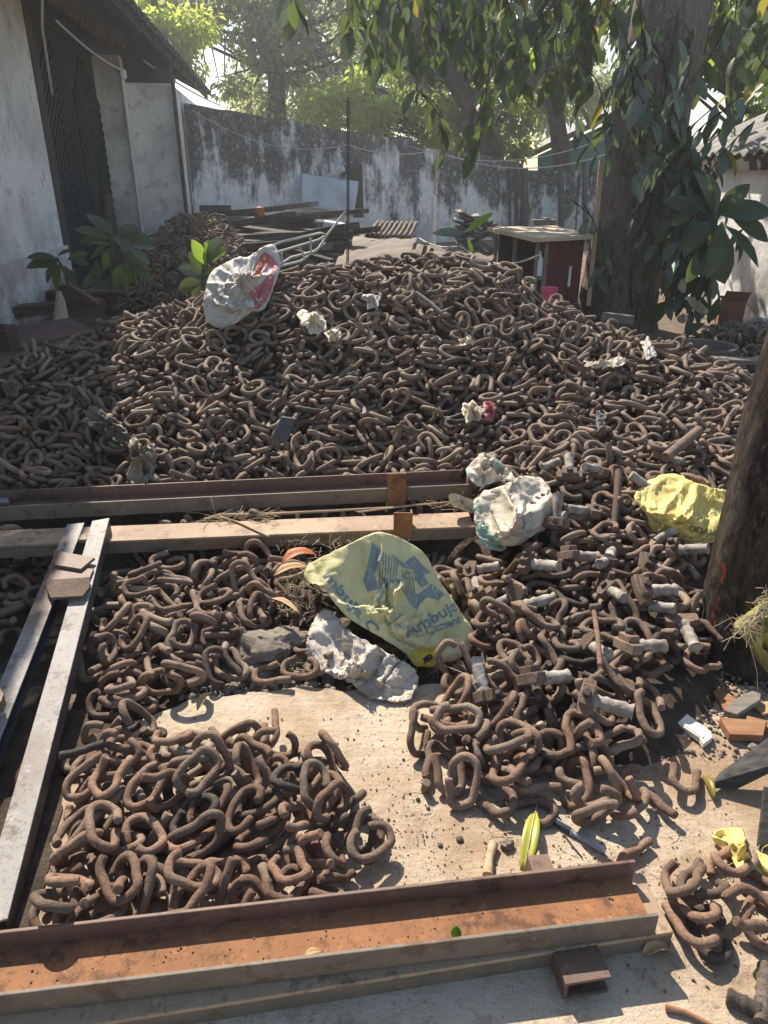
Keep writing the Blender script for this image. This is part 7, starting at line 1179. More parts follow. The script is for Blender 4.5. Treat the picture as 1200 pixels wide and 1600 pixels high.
fr=[(285,530),(360,495),(368,520),(295,560)]; fr2=[(292,534),(354,504),(361,518),(299,552)]
patch(b5,s5,INK_P,[[C4(*a),C4(*b),C4(*d),C4(*c)] for a,b,c,d in ((fr[0],fr[1],fr2[0],fr2[1]),(fr[1],fr[2],fr2[1],fr2[2]),(fr[2],fr[3],fr2[2],fr2[3]),(fr[3],fr[0],fr2[3],fr2[0]))],'printed_panel',off=.0022,maxlen=4)
# rags, scraps and plates strewn on the heap
def rag(name,pts,mat,label,cat,amp=.008,freq=18,lift=.02,seed=1,thick=.02,lean=0):
    r0=random.Random(seed); amp*=1.7; cx=sum(p[0] for p in pts)/len(pts); cy=sum(p[1] for p in pts)/len(pts)
    pts=[q for i,p in enumerate(pts) for q in (p,((p[0]+pts[(i+1)%len(pts)][0])/2*.94+cx*.06+r0.uniform(-2,2),(p[1]+pts[(i+1)%len(pts)][1])/2*.94+cy*.06+r0.uniform(-2,2)))]
    dep={}
    for p in pts:
        w=athp(*p,lift); dep[p]=w.y-lean*(w.z)
    m=min(dep.values()); M=max(dep.values())
    if M-m>.5: dep={p:min(v,m+.5) for p,v in dep.items()}
    o,b,_=sack(name,pts,dep,mat,label,cat,amp=amp,freq=freq,thick=thick,rings=18,sub=5,seed=seed,jag=1.0,creases=14,zmin=.02); return o,b
rag('plastic_bag',[(463,490),(475,484),(495,487),(508,495),(510,512),(498,524),(485,522),(472,508)],CL_CREAM,'small cream plastic bag half buried on the heap below the white sack','bag',.008,16,.03,41)
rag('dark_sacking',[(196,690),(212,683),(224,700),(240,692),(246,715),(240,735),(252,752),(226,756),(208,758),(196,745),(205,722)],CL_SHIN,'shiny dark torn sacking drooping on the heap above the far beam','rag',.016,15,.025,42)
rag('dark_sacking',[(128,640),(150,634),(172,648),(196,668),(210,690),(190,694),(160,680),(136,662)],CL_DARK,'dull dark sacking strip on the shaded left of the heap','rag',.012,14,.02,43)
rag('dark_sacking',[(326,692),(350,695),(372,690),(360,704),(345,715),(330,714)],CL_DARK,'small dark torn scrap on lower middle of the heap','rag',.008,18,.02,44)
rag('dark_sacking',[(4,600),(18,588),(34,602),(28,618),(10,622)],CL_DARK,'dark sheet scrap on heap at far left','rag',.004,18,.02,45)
rag('straw_tuft',[(722,632),(738,624),(758,640),(752,655),(730,660),(722,648)],CL_CREAM,'cream paper and straw scrap on the heap right of centre','scrap',.012,26,.02,46)
rag('red_rag',[(756,630),(768,626),(776,640),(770,656),(758,654)],CL_PINK,'small faded pink rag on the heap beside cream paper','rag',.008,26,.02,47)
rag('foam_scrap',[(911,566),(930,566),(950,564),(972,558),(976,568),(955,573),(930,574),(914,573)],CL_CREAM,'flat cream foam strip on right upper heap','scrap',.005,30,.03,48)
rag('clear_bottle_scrap',[(931,645),(938,640),(946,648),(945,666),(936,672),(930,662)],BLKPLATE,'small black plastic scrap deep in the right of the heap','scrap',.004,30,.02,49)
rag('paper_scrap',[(1000,535),(1012,526),(1020,540),(1028,556),(1010,562)],CL_GRY,'grey triangular sheet scrap on right crest of the heap','scrap',.003,30,.03,50)
rag('paper_scrap',[(716,530),(730,526),(742,532),(738,540),(720,540)],CL_CREAM,'white paper scrap on crest right of centre','scrap',.006,30,.025,51)
rag('paper_scrap',[(566,462),(580,458),(596,464),(590,480),(574,484)],CL_WHT,'torn white scrap in crest links at centre','scrap',.008,30,.025,52)
rag('paper_scrap',[(505,520),(520,512),(534,518),(530,532),(512,534)],CL_CREAM,'frayed cream scrap below the cream plastic bag','scrap',.010,30,.02,53)
w=[athp(a,b,.02) for a,b in [(426,682),(440,652),(462,654),(452,688),(436,696)]]; yy=min(p.y for p in w)
P=[aty(a,b,yy-.01+k) for (a,b),k in zip([(426,682),(440,652),(463,655),(452,684),(436,696)],[0,.05,.05,.01,0])]
obj('plastic_plate',MB().prism(P,(0,.008,.004)),BLKPLATE,bevel=.002,label='flat black plastic plate leaning on the middle of the heap',cat='plate')
# rods and pipes stuck in the heap
def rod(name,a,b,r,mat,label,cat,n=10):
    mb=MB(); a,b=Vector(a),Vector(b); mb.tube([a,a.lerp(b,.5)+Vector((.002,0,.002)),b],r,n); return obj(name,mb,mat,smooth=50,label=label,cat=cat)
p=athp(962,800,.01); rod('steel_pipe',p+Vector((-.004,-.02,-.05)),aty(967,735,p.y+.16),.013,RUST_B,'upright rusty pipe standing in links between the sacks','pipe')
p=athp(936,1035,.015); rod('thin_rod',p+Vector((0,-.01,0)),aty(928,955,p.y+.15),.0065,RUST_O,'thin rusty rod leaning in the right pile','rod')
p=athp(690,490,.03); q=athp(650,458,.05); rod('wooden_stick',p,q,.012,WOOD_GRY,'short grey stick on upper heap right of centre','stick')
p=athp(975,790,.01); q=athp(1095,690,.03); rod('thick_bar',athp(1040,715,.02),athp(1092,672,.03),.019,RUST_B,'thick straight bar lying on the right of the heap','bar')
w=athp(440,985); 
# rubble clods at the slab edge
def clod(name,px,py,z,s,mat,label,cat,seed,flat=.7):
    bm=bmesh.new(); bmesh.ops.create_icosphere(bm,subdivisions=4,radius=1); so=Vector((seed*3.3,seed,seed*2)); c=atz(px,py,z); mb=MB()
    for v in bm.verts:
        n=v.co.copy(); cell=mnoise.voronoi(n*1.1+so)[0]; k=.72+.35*cell[0]+.22*mnoise.noise(n*1.7+so)+.10*mnoise.noise(n*5+so)+.05*mnoise.noise(n*11+so)
        mb.V.append(c+Vector((n.x*s*k*1.15,n.y*s*k,n.z*s*k*flat)))
    mb.F=[tuple(v.index for v in f.verts) for f in bm.faces]; bm.free(); return obj(name,mb,mat,smooth=35,label=label,cat=cat)
clod('rubble_lump',412,1012,.03,.070,STONE,'large dusty concrete lump right of the middle left pile','rubble',3)
clod('rubble_lump',448,1000,.02,.052,STONE,'smaller angular concrete lump beside the large dusty lump','rubble',5)
clod('rubble_lump',400,1048,.0,.04,STONE,'flat dusty lump at slab edge below the large concrete lump','rubble',8,.5)
clod('rubble_lump',792,1318,.008,.014,STONE,'grey clod beside the yellow leaf','rubble',9)
for i,(x,y,s,l) in enumerate([(653,1249,.0045,'leftmost dark pebble on the slab below the right pile'),(669,1262,.004,'dark pebble right of the leftmost pebble below right pile'),(718,1311,.0075,'largest dark pebble on the slab near pale stick'),(688,1320,.005,'dark pebble left of the largest dark pebble')]):
    clod('dark_pebble',x,y,.003,s,COAL,l,'pebble',20+i)
# ------------------------------------------------------------------ small things in the foreground
def ztube(name,pts,r,mat,parent=None,n=12,**k):
    mb=MB(); mb.tube(pts,r,n); return obj(name,mb,mat,parent,smooth=45,**k)
a,b=atz(853,1276,.0075),atz(946,1332,.0065); d=(b-a).normalized(); L=(b-a).length
pen=thing('pen',a,'ballpoint pen with dark cap lying on the concrete slab','pen')
ztube('barrel',[a+d*L*.46,a+d*L*.5,a+d*L*.93,a+d*L*.955],[.0055,.0058,.0058,.005],PENG,pen); ztube('tip',[a+d*L*.955,a+d*L*.985,a+d*L],[.0046,.0035,.0012],PENS,pen)
cap=ztube('cap',[a,a+d*.004,a+d*L*.2,a+d*L*.46],[.0048,.0062,.0066,.0066],PENB,pen); sd=Vector((d.y,-d.x,0))*-1
mb=MB(); mb.bar(a+d*.012+sd*.004+Vector((0,0,.0065)),a+d*L*.42+sd*.004+Vector((0,0,.0072)),.0032,.0018); obj('clip',mb,PENS,cap,bevel=.0005)
mb=MB(); mb.tube([a+d*L*.44,a+d*L*.462],.0070,14); obj('cap_ring',mb,PENS,cap,smooth=45)
def leafblade(mid,w,prof,fold=.25,n=None,droop=None):
    """leaf as a folded blade along a mid line"""
    mb=MB(); mid=[Vector(p) for p in mid]; m=len(mid); V=[];F=[]
    for i,p in enumerate(mid):
        t=(mid[min(i+1,m-1)]-mid[max(i-1,0)]).normalized(); s=t.cross(n or Vector((0,0,1))).normalized(); u=s.cross(t)
        k=w*prof[i]/2
        for q in(-1,-.5,0,.5,1): V.append(p+s*k*q+u*k*abs(q)*fold+u*k*.06*math.sin(i*1.9+q*2))
    for i in range(m-1):
        for j in range(4): F.append((i*5+j,i*5+j+1,(i+1)*5+j+1,(i+1)*5+j))
    return mb.add(V,F)
def solid(o,t=.0008):
    s=o.modifiers.new('solid','SOLIDIFY'); s.thickness=t; return o
LP=[.05,.45,.75,.95,1,.95,.8,.55,.2,.03]
def along(a,b,h,m=10):
    a,b=Vector(a),Vector(b); return [a.lerp(b,i/(m-1))+Vector((0,0,h*math.sin(PI*i/(m-1)))) for i in range(m)]
mid=along(atz(839,1258,.012),atz(819,1362,.006),.022)
lf=leafblade(mid,.032,[.04,.08,.35,.7,.92,1,1,.92,.75,.5],.3); lo=solid(obj('fallen_leaf',lf,LF_FALL,smooth=180,label='yellow green mango leaf on the slab behind the front channel',cat='leaf'))
mb=MB(); mb.tube([p+Vector((0,0,.002)) for p in mid],.0011,5); obj('midrib',mb,STRAW,lo,smooth=180)
solid(obj('fallen_leaf',leafblade(along(atz(835,1322,.015),atz(832,1360,.01),.006,6),.022,[.1,.7,1,.9,.5,.1],.5),DRYLEAF,smooth=180,label='small brown dry leaf over the yellow green leaf',cat='leaf'))
solid(obj('fallen_leaf',leafblade(along(atz(714,1446,.088),atz(712,1472,.057),.006,7),.017,[.1,.6,.95,1,.9,.7,.4],.7),LF_BRT,smooth=180,label='small green leaf tip standing in the front channel web',cat='leaf'))
solid(obj('dry_pod',leafblade(along(atz(1004,1492,.006),atz(1046,1483,.004),.012,8),.022,[.1,.6,.95,1,.95,.8,.5,.1],.9),DRYLEAF,smooth=180,label='curled dry leaf on the slab below the front beam end',cat='leaf'))
solid(obj('dry_leaf',leafblade(along(atz(475,1492,.058),atz(505,1487,.057),.005,6),.012,[.1,.7,1,.9,.5,.1],.4),DRYLEAF,smooth=180,label='tiny dry leaf lying inside the front channel',cat='leaf'))
solid(obj('dry_leaf',leafblade(along(atz(440,880,.15),atz(496,868,.15),.02,8),.05,[.1,.6,.95,1,.95,.8,.5,.1],.5),REDLEAF,smooth=180,label='orange red dry leaf left of the printed yellow sack',cat='leaf'))
solid(obj('dry_leaf',leafblade(along(atz(428,900,.11),atz(484,888,.11),.014,8),.04,[.1,.6,.95,1,.95,.8,.5,.1],.6),DRYLEAF,smooth=180,label='brown dry leaf under the orange red leaf',cat='leaf'))
for i,(x0,y0_,x1,y1,zz) in enumerate([(308,1110,330,1082,.02),(425,935,470,960,.10),(1098,1212,1116,1252,.01)]):
    solid(obj('dry_leaf',leafblade(along(atz(x0,y0_,zz),atz(x1,y1,zz),.012,7),.02,[.1,.7,1,1,.8,.5,.1],.6),[DRYLEAF,DRYLEAF,LF_YEL][i],smooth=180,label=['narrow brown leaf at lower edge of middle left pile','brown leaf on straw left of printed yellow sack','yellow leaf scrap beside the lone hooked link'][i],cat='leaf'))
ztube('wooden_stick',[atz(771,1318,.010),atz(765,1340,.009),atz(762,1368,.010)],[.0105,.0085,.011],WOOD_DRY,None,9,label='short pale stick standing against the front channel back',cat='stick')
ztube('twig',[atz(790,1300,.004),atz(805,1320,.004),atz(818,1338,.003)],.0016,WOOD_BLK,None,6,label='thin dark twig near the pen on the slab',cat='twig') if False else None
ztube('twig',[atz(882,1305,.003),atz(895,1322,.004),atz(910,1340,.003)],.0013,WOOD_BLK,None,6,label='thin dark twig beside the pen',cat='twig')
ztube('twig',[atz(1040,1574,.006),atz(1070,1581,.007),atz(1100,1596,.006),atz(1128,1612,.005)],[.006,.0045,.0042,.004],WOOD_BRN,None,8,label='brown twig at the bottom edge near ribbed rods',cat='twig')
# white moulding and wood offcuts at right
def slabpx(name,pts,z,th,mat,bev=.002,tilt=None,**k):
    P=[atz(a,b,z+(tilt[i] if tilt else 0)) for i,(a,b) in enumerate(pts)]
    if (P[1]-P[0]).cross(P[2]-P[0]).z<0: P=P[::-1]
    return obj(name,MB().prism(P,(0,0,th)),mat,bevel=bev,**k)
wm=slabpx('white_moulding',[(1046,1126),(1068,1120),(1109,1150),(1111,1160),(1098,1170),(1091,1160),(1050,1133)],.004,.016,MOULDW,label='white painted moulding offcut on the dirt right of the right pile',cat='offcut')
mb=MB(); A,B=atz(1062,1127,.020),atz(1099,1153,.020); mb.bar(A,B,.009,.005); obj('raised_bead',mb,MOULDW,wm,bevel=.001)
slabpx('wood_offcut',[(1113,1085),(1124,1077),(1154,1100),(1148,1112),(1132,1114)],.006,.010,WOOD_BRN,label='reddish wood offcut farthest of the scraps by the trunk',cat='offcut')
slabpx('wood_offcut',[(1130,1118),(1145,1100),(1174,1086),(1187,1091),(1186,1101),(1150,1124)],.018,.016,WOOD_GRY,label='grey weathered wood offcut lying over the reddish one',cat='offcut')
slabpx('wood_offcut',[(1122,1131),(1195,1137),(1190,1160),(1138,1158)],.004,.022,WOOD_BRN,label='broad brown grooved wood offcut right of the white moulding',cat='offcut')
slabpx('wood_offcut',[(1164,1122),(1200,1131),(1230,1150),(1200,1142),(1166,1130)],.012,.010,WOOD_BRN,label='thin brown strip behind the broad grooved offcut',cat='offcut')
slabpx('wood_offcut',[(1176,1104),(1212,1095),(1230,1112),(1190,1120)],.004,.008,DRYLEAF,label='pale brown broken chip at right edge by the trunk',cat='offcut')
clod('rubble_lump',1178,1168,.004,.014,STONE,'small stone below the broad grooved offcut','rubble',31)
# charred plank propped up
A=[atz(1110,1232,.008),atz(1121,1216,.014),atz(1225,1140,.10),atz(1262,1160,.095),atz(1220,1200,.075),atz(1150,1235,.010)]
obj('charred_plank',MB().prism(A if (A[1]-A[0]).cross(A[2]-A[0]).z>0 else A[::-1],(0,0,.016)),WOOD_BLK,bevel=.003,label='charred black plank slanting in from the right edge',cat='plank')
mb=MB(); mb.bar(atz(1187,1330,.0)+Vector((.01,0,.006)),atz(1206,1232,.075),.032,.010); obj('charred_stake',mb,WOOD_BLK,bevel=.003,label='dark charred stake behind the yellow scrap at right edge',cat='stake')
# yellow torn scrap with threads
OUT=[(1112,1306),(1122,1298),(1140,1293),(1162,1297),(1163,1330),(1180,1336),(1212,1342),(1225,1372),(1200,1374),(1170,1366),(1150,1356),(1142,1340),(1120,1320)]
s6,b6,_=sack('yellow_scrap',OUT,{p:atz(*p,.012+.03*(i%3==1)).y for i,p in enumerate(OUT)},CL_YEL2,'torn pale yellow sack scrap at the right edge above links','rag',amp=.010,freq=24,thick=.02,rings=16,sub=5,seed=61,zmin=.003,jag=.6)
fray(s6,[atz(x,y,.02) for x,y in [(1165,1340),(1172,1332),(1185,1335)]],CL_YEL2,5,.05,r=.0007)
# ribbed rods bottom right
def rebar(name,a,b,r,label):
    a,b=Vector(a),Vector(b); n=int((b-a).length/.0035); L=[a.lerp(b,i/n) for i in range(n+1)]
    mb=MB(); mb.tube(L,[r*(1+.16*max(0,math.sin(i*1.05))) for i in range(n+1)],14,True); return obj(name,mb,RUST_K,smooth=60,label=label,cat='rod')
rebar('ribbed_rod',atz(1136,1556,.012),atz(1225,1598,.012),.0125,'thick ribbed rod at the bottom right corner lying left')
rebar('ribbed_rod',atz(1196,1508,.012),atz(1190,1600,.012),.012,'ribbed rod end at right edge above the other rod')
# ------------------------------------------------------------------ left warehouse
AZ=math.atan2(-155,1240); U=Vector((math.sin(AZ),math.cos(AZ),0)); NL=Vector((-U.y,U.x,0))     # along the wall, and away from the yard
def Wp(t,l,z): return U*t+NL*l+Vector((0,0,z))
LW=2.5
def wbox(mb,t0,t1,l0,l1,z0,z1): return mb.hexa([Wp(t,l,z) for z in(z0,z1) for t,l in((t0,l1),(t0,l0),(t1,l0),(t1,l1))])
wh=thing('warehouse',Wp(10,LW,0),'long whitewashed brick warehouse with dark door along the left side','building')
mb=MB(); wbox(mb,1.2,9.0,LW,LW+.35,-.05,3.12); wbox(mb,1.2,9.0,LW-.05,LW-.001,-.05,.56); obj('near_wall',mb,WASH,wh)
mb=MB(); wbox(mb,12.10,12.40,2.20,LW+.4,-.05,2.80); obj('pilaster',mb,WASH,wh,bevel=.02)
mb=MB(); wbox(mb,12.42,18.2,1.56,LW+.4,-.05,2.50); obj('far_wall',mb,WASH,wh,bevel=.03)
mb=MB(); wbox(mb,9.0,12.09,LW+.001,LW+.35,2.78,3.12); obj('lintel',mb,RAFT,wh)
mb=MB(); wbox(mb,12.9,13.0,1.60,LW+.3,2.502,2.93); wbox(mb,12.9,13.0,1.85,LW+.3,2.931,3.04); obj('eave_shade_panel',mb,RAFT,wh)  # dark panel added for the shade under the roof above the far wall
mb=MB(); wbox(mb,9.0,9.22,LW-.02,LW+.2,-.05,2.78); obj('door_jamb',mb,JAMB,wh,bevel=.01)
dr=MB(); wbox(dr,9.2,12.15,LW+.06,LW+.10,-.05,2.8)
for leaf in range(2):     # chevron slats
    t0=9.25+leaf*1.45
    for k in range(34):
        z=-.5+k*.11
        for half in range(2):
            a=t0+half*.70; b=a+.68; za,zb=(z,z+.55) if half==0 else (z+.55,z)
            if max(za,zb)>2.78 or min(za,zb)<-.05: continue
            dr.bar(Wp(a,LW+.045,za),Wp(b,LW+.045,zb),.05,.028,up=NL)
D=obj('door',dr,DOORM,wh)
mb=MB(); wbox(mb,11.25,11.7,LW-.03,LW+.01,0,1.05); obj('leaning_board',mb,JAMB,D)
mb=MB(); wbox(mb,7.55,7.63,LW-.012,LW+.02,2.25,2.62); obj('slot_shade',mb,DOORM,wh)  # dark bar painted for the shade inside a slot
mb=MB(); 
def roofp(t,l): return Wp(t,l,2.89+(l-1.52)*.50)
rf=MB(); n=60
for i in range(n):          # tiled roof: ribbed courses running up the slope
    ta,tb=.4+18.4*i/n,.4+18.4*(i+1)/n; tm=(ta+tb)/2
    for (a,b,h) in((ta,tm,.05),(tm,tb,.0)):
        P=[roofp(a,1.50),roofp(b,1.50),roofp(b,5.2),roofp(a,5.2)]; u=Vector((0,0,h+.045)); l=Vector((0,0,h))
        rf.hexa([p+l for p in P]+[p+u for p in P])
RO=obj('roof',rf,TILE,wh)
rb=MB()
for i in range(18):
    t=1.0+i*.93; rb.bar(roofp(t,1.56)-Vector((0,0,.07)),roofp(t,4.6)-Vector((0,0,.07)),.07,.10)
rb.bar(roofp(.5,1.60)-Vector((0,0,.04)),roofp(18.7,1.60)-Vector((0,0,.04)),.03,.14)
obj('rafters',rb,RAFT,RO)
pl=MB(); pl.tube([Wp(1+i*.85,2.30+.02*math.sin(i*1.7),2.98+.02*math.sin(i*2.3)) for i in range(21)],[.085+.008*math.sin(i*1.3) for i in range(21)],14); obj('purlin_log',pl,BARK,RO,smooth=60)
mb=MB(); mb.bar(Wp(1.2,LW+.1,3.12),Wp(18.2,LW+.1,3.12),.3,.12); obj('wall_plate',mb,RAFT,wh)
mb=MB(); mb.tube([Wp(12.38,1.53,-.05),Wp(12.38,1.53,2.6)],.03,10); obj('drain_pipe',mb,JAMB,wh,smooth=60)
mb=MB(); mb.tube([Wp(12.08,2.18,-.05),Wp(12.08,2.19,2.75)],.02,8); obj('corner_conduit',mb,PVC,wh,smooth=60)
def hang(a,b,sag,m=12): 
    a,b=Vector(a),Vector(b); return [a.lerp(b,i/m)-Vector((0,0,sag*4*(i/m)*(1-i/m))) for i in range(m+1)]
cb=MB(); cb.tube(hang(aty(66,-10,6.4),aty(66,42,6.5),0)[:3]+hang(aty(66,42,6.5),aty(82,148,7.2),-.03),.010,6); obj('hanging_cable',cb,WIREW,smooth=180,label='pale cable dangling down past the dark door top',cat='cable')
lt=thing('bulb_holder',aty(193,112,8.6),'small white bulb holder on a cable under the eaves','lamp holder')
cb=MB(); cb.tube(hang(aty(88,32,7.2),aty(191,110,8.6),.04),.009,6); obj('cable',cb,WIREW,lt,smooth=180)
cb=MB(); cb.lathe(aty(193,118,8.6),[(.0,.05),(.03,.05),(.034,.0),(.026,-.03),(0,-.03)],12); obj('holder',cb,PVC,lt,smooth=50)
tubes('eave_cable',[hang(aty(225,95,12),aty(345,165,18),.05)],.014,WIREW,6,label='thin pale cable strung along the eaves to the yard wall',cat='cable')
# ------------------------------------------------------------------ boundary wall
def bwall(name,pts,label,th=.28):
    """pts: (px, top py, y)"""
    T=[aty(a,b,y) for a,b,y in pts]; V=[];F=[]; n=0; cols=[]
    for A,B in zip(T,T[1:]):
        m=max(2,int((B-A).length/.22))
        for i in range(m): cols.append(A.lerp(B,i/m))
    cols.append(T[-1]); nz=14; at=[]
    for k,p in enumerate(cols):
        top=p.z+.035*fbm((p.x*2.2,p.y,0),1)+.02*fbm((p.x*9,p.y,3),1)
        for j in range(nz+1):
            z=-.1+(top+.1)*j/nz; V.append((p.x,p.y,z)); at.append(top-z)
    f=nz+1; N=len(cols)
    for k in range(N-1):
        for j in range(nz): F.append((k*f+j,(k+1)*f+j,(k+1)*f+j+1,k*f+j+1))
    b=len(V)
    for k in range(N): V+= [(V[k*f+nz][0],V[k*f+nz][1]+th,V[k*f+nz][2]),(V[k*f][0],V[k*f][1]+th,V[k*f][2])]; at+=[0,1.5]
    for k in range(N-1): F+=[(k*f+nz,(k+1)*f+nz,b+2*k+2,b+2*k),(b+2*k,b+2*k+2,b+2*k+3,b+2*k+1)]
    F+=[tuple(j for j in range(nz+1))[::-1]+(b+1,b)[::-1]]; e=(N-1)*f; F+=[tuple(e+j for j in range(nz+1))+(b+2*N-2,b+2*N-1)]
    mb=MB(); mb.add(V,F); o=obj(name,mb,MOULD,label=label,cat='wall'); a=o.data.attributes.new('below_top','FLOAT','POINT'); a.data.foreach_set('value',at); return o
bwall('boundary_wall',[(286,160,13.0),(340,170,13.4),(420,184,14.1),(500,198,14.9),(600,214,16.0),(640,214,16.4),(652,228,16.5),(760,243,17.4),(818,256,18.0)],'tall whitewashed yard wall streaked black with mould',.3)
bwall('boundary_wall',[(818.5,266,18.05),(880,266,17.9),(945,268,17.7),(1010,270,17.6)],'lower cleaner white yard wall behind the maroon cabinet',.25)
for i,(px,t,b,r,y) in enumerate([(806,262,372,.05,17.6),(820,262,372,.075,17.5),(876,262,372,.07,17.3),(913,250,372,.055,17.2),(796,262,372,.03,17.7)]):
    tubes('wall_post',[[aty(px,t,y),aty(px+(b-t)*.012,b,y)]],r,WIRE,8,label=['second dark post from the left against the wall by the cabinet','thickest dark post at the step between the two yard walls','dark post right of the step on the white wall','dark tall post beside the big tree on the white wall','thin leftmost dark post on the mouldy wall'][i],cat='post')
tubes('wall_pipe',[[aty(905,276,17.3),aty(902,320,17.3),aty(899,365,17.3)]],.02,WIRE,6,label='thin crooked dark pipe between posts on the white wall',cat='pipe')
tubes('steel_rod',[hang(aty(543,150,6.0),aty(542,440,6.0),0,4),[p+Vector((.012,.01,0)) for p in hang(aty(543,158,6.0),aty(542,440,6.0),0,4)]],.0052,WIRE,7,label='thin tall steel rod standing behind the heap crest',cat='rod')
bp=thing('bamboo_post',aty(677,372,14),'thin bamboo post with white pipe sleeve before the mouldy wall','post')
mb=MB(); mb.tube([aty(683,232,14),aty(679,300,14),aty(676,385,14)],.022,8); obj('pole',mb,WOOD_DRY,bp,smooth=60); mb=MB(); mb.tube([aty(678,306,13.95),aty(677,385,13.95)],.05,10); obj('sleeve',mb,PVC,bp,smooth=60)
tubes('clothes_line',[hang(aty(300,172,12.8),aty(543,226,13),.25),hang(aty(543,226,13),aty(680,234,14),.1),hang(aty(680,234,14),aty(950,240,13),.25)],.008,WIREW,5,label='thin pale line strung across the yard before the wall',cat='line')
tubes('clothes_line',[hang(aty(640,228,16),aty(960,210,15),.35)],.008,WIREW,5,label='upper thin line running to the big tree',cat='line')
# ------------------------------------------------------------------ scrap along the wall
def plank(a,b,y0,y1,w,h,mat,label,cat='plank',group=None,name='old_plank'):
    mb=MB(); mb.bar(aty(*a,y0),aty(*b,y1),w,h); return obj(name,mb,mat,bevel=.004,label=label,cat=cat,group=group)
r5=random.Random(5); PLK=[]
for k in range(44):
    y=9.2+r5.random()*4.0; px=r5.uniform(296,450); L=r5.uniform(60,190); py=336+ (13.2-y)*13+r5.uniform(-10,10); sl=r5.gauss(.07,.12)
    PLK.append((px,py,L,sl,y))
PLK.sort(key=lambda q:q[1])
for k,(px,py,L,sl,y) in enumerate(PLK):
    plank((px,py),(px+L,py+L*sl),y,y-.6,.22+.2*r5.random(),.07,DARKW if k%5 else WOOD_GRY,'old dark timber plank in the pile before the yard wall' if k%5 else 'old grey timber plank in the pile before the yard wall','plank','planks piled before the wall')
mb=MB(); P=[(310,338),(560,352),(570,420),(400,436),(330,420)]
V=[atz(a,b,.0) if False else aty(a,b,y) for (a,b),y in zip(P,[17.5,17,9,8,9])]
plank((304,325),(361,326),13.2,13.3,.3,.10,WIRE,'dark steel bracket bar with bolt holes against the wall','bar',None,'steel_bar')
tubes('white_pipe',[[aty(508,352,11.2),aty(562,361,11.0)]],.075,PVC,12,label='short white pipe on the timber pile below the tin sheet',cat='pipe')
tubes('white_pipe',[[aty(510,278,14.7),aty(537,263,14.6)]],.05,PVC,10,label='white pipe end sticking up behind the tin sheet',cat='pipe')
def sheet(name,px4,ys,mat,label,cat,amp=.05,freq=2,nx=26,ny=14,corr=0,th=.012,seed=0):
    a,b,c,d=[aty(*p,y) for p,y in zip(px4,ys)]; V=[]
    nrm=(b-a).cross(d-a).normalized()
    for j in range(ny+1):
        for i in range(nx+1):
            u,v=i/nx,j/ny; p=a.lerp(b,u).lerp(d.lerp(c,u),v); e=amp*(ridge(p+Vector((seed,0,0)),freq)-.5)
            if corr: e+=corr*math.sin(u*2*PI*9)
            V.append(p+nrm*e)
    mb=MB(); mb.add(V,[(j*(nx+1)+i,j*(nx+1)+i+1,(j+1)*(nx+1)+i+1,(j+1)*(nx+1)+i) for j in range(ny) for i in range(nx)])
    o=obj(name,mb,mat,smooth=60,label=label,cat=cat); return solid(o,th)
sheet('tin_sheet',[(471,271),(560,284),(552,338),(470,322)],[14.4,14.7,14.4,14.1],GALV,'crumpled shiny tin sheet leaning against the mouldy wall','sheet',.07,1.6)
sheet('dark_board',[(540,262),(566,256),(568,340),(552,340)],[14.95,15.1,14.9,14.8],DARKW,'dark board standing behind the tin sheet','board',.02,1)
sheet('corrugated_sheet',[(586,348),(652,352),(640,374),(566,372)],[11.2,11,9.6,9.8],CORR,'ribbed corrugated roofing sheet lying behind the heap','sheet',.03,1,90,8,.035)
sheet('corrugated_sheet',[(552,372),(652,372),(640,402),(520,418)],[9.4,9.2,7.2,7.0],CORR,'torn flat tan roofing sheet just behind the heap crest','sheet',.10,1.1,30,14)
sheet('broken_sheet',[(655,380),(690,385),(720,410),(640,400)],[8.4,8.3,7.4,7.2],CORR,'grey broken sheet behind crest below the bamboo post','sheet',.06,2)
# bent tubular frame
tf=[[(430,418),(455,402),(495,392),(512,366),(500,364),(440,378),(425,384)],[(512,366),(540,330)],[(430,395),(497,375),(513,366)],[(440,395),(441,415)],[(468,385),(475,402)],[(485,372),(486,395)],[(425,384),(424,400)],[(430,418),(470,408),(508,380)]]
tubes('tube_frame',[[aty(a,b,7.0+.004*(a-430)) for a,b in L] for L in tf],.011,WIREW,7,label='bent grey tubular frame standing behind the white sack',cat='frame')
rs=thing('red_tool',aty(405,338,9.4),'dark stick with an orange red head on the timber pile','tool'); mb=MB(); mb.tube([aty(386,352,9.4),aty(404,335,9.4)],.012,6); obj('handle',mb,WIRE,rs); mb=MB(); mb.lathe(aty(406,331,9.4),[(0,-.05),(.05,-.04),(.06,0),(.045,.05),(0,.06)],10); obj('head',mb,REDLEAF,rs,smooth=60)
dp=thing('tarp_pile',aty(745,360,12),'heap of dark folded sheets behind the young banana plant','tarp')
for k in range(9):
    a=(712+r5.uniform(-4,8),330+k*7); b=(772+r5.uniform(-10,8),338+k*6.5+r5.uniform(-4,6)); mb=MB(); A,B=aty(*a,12-.05*k),aty(*b,11.8-.05*k); m=9
    V=[];
    for i in range(m+1):
        p=A.lerp(B,i/m)+Vector((0,0,.03*math.sin(i*1.3+k)));
        for q in(-.25,0,.25): V.append(p+Vector((0,q,.02*math.sin(q*9+k+i))))
    mb.add(V,[(i*3+j,(i+1)*3+j,(i+1)*3+j+1,i*3+j+1) for i in range(m) for j in range(2)]); solid(obj('folded_sheet',mb,CL_DARK,dp,smooth=180),.03)
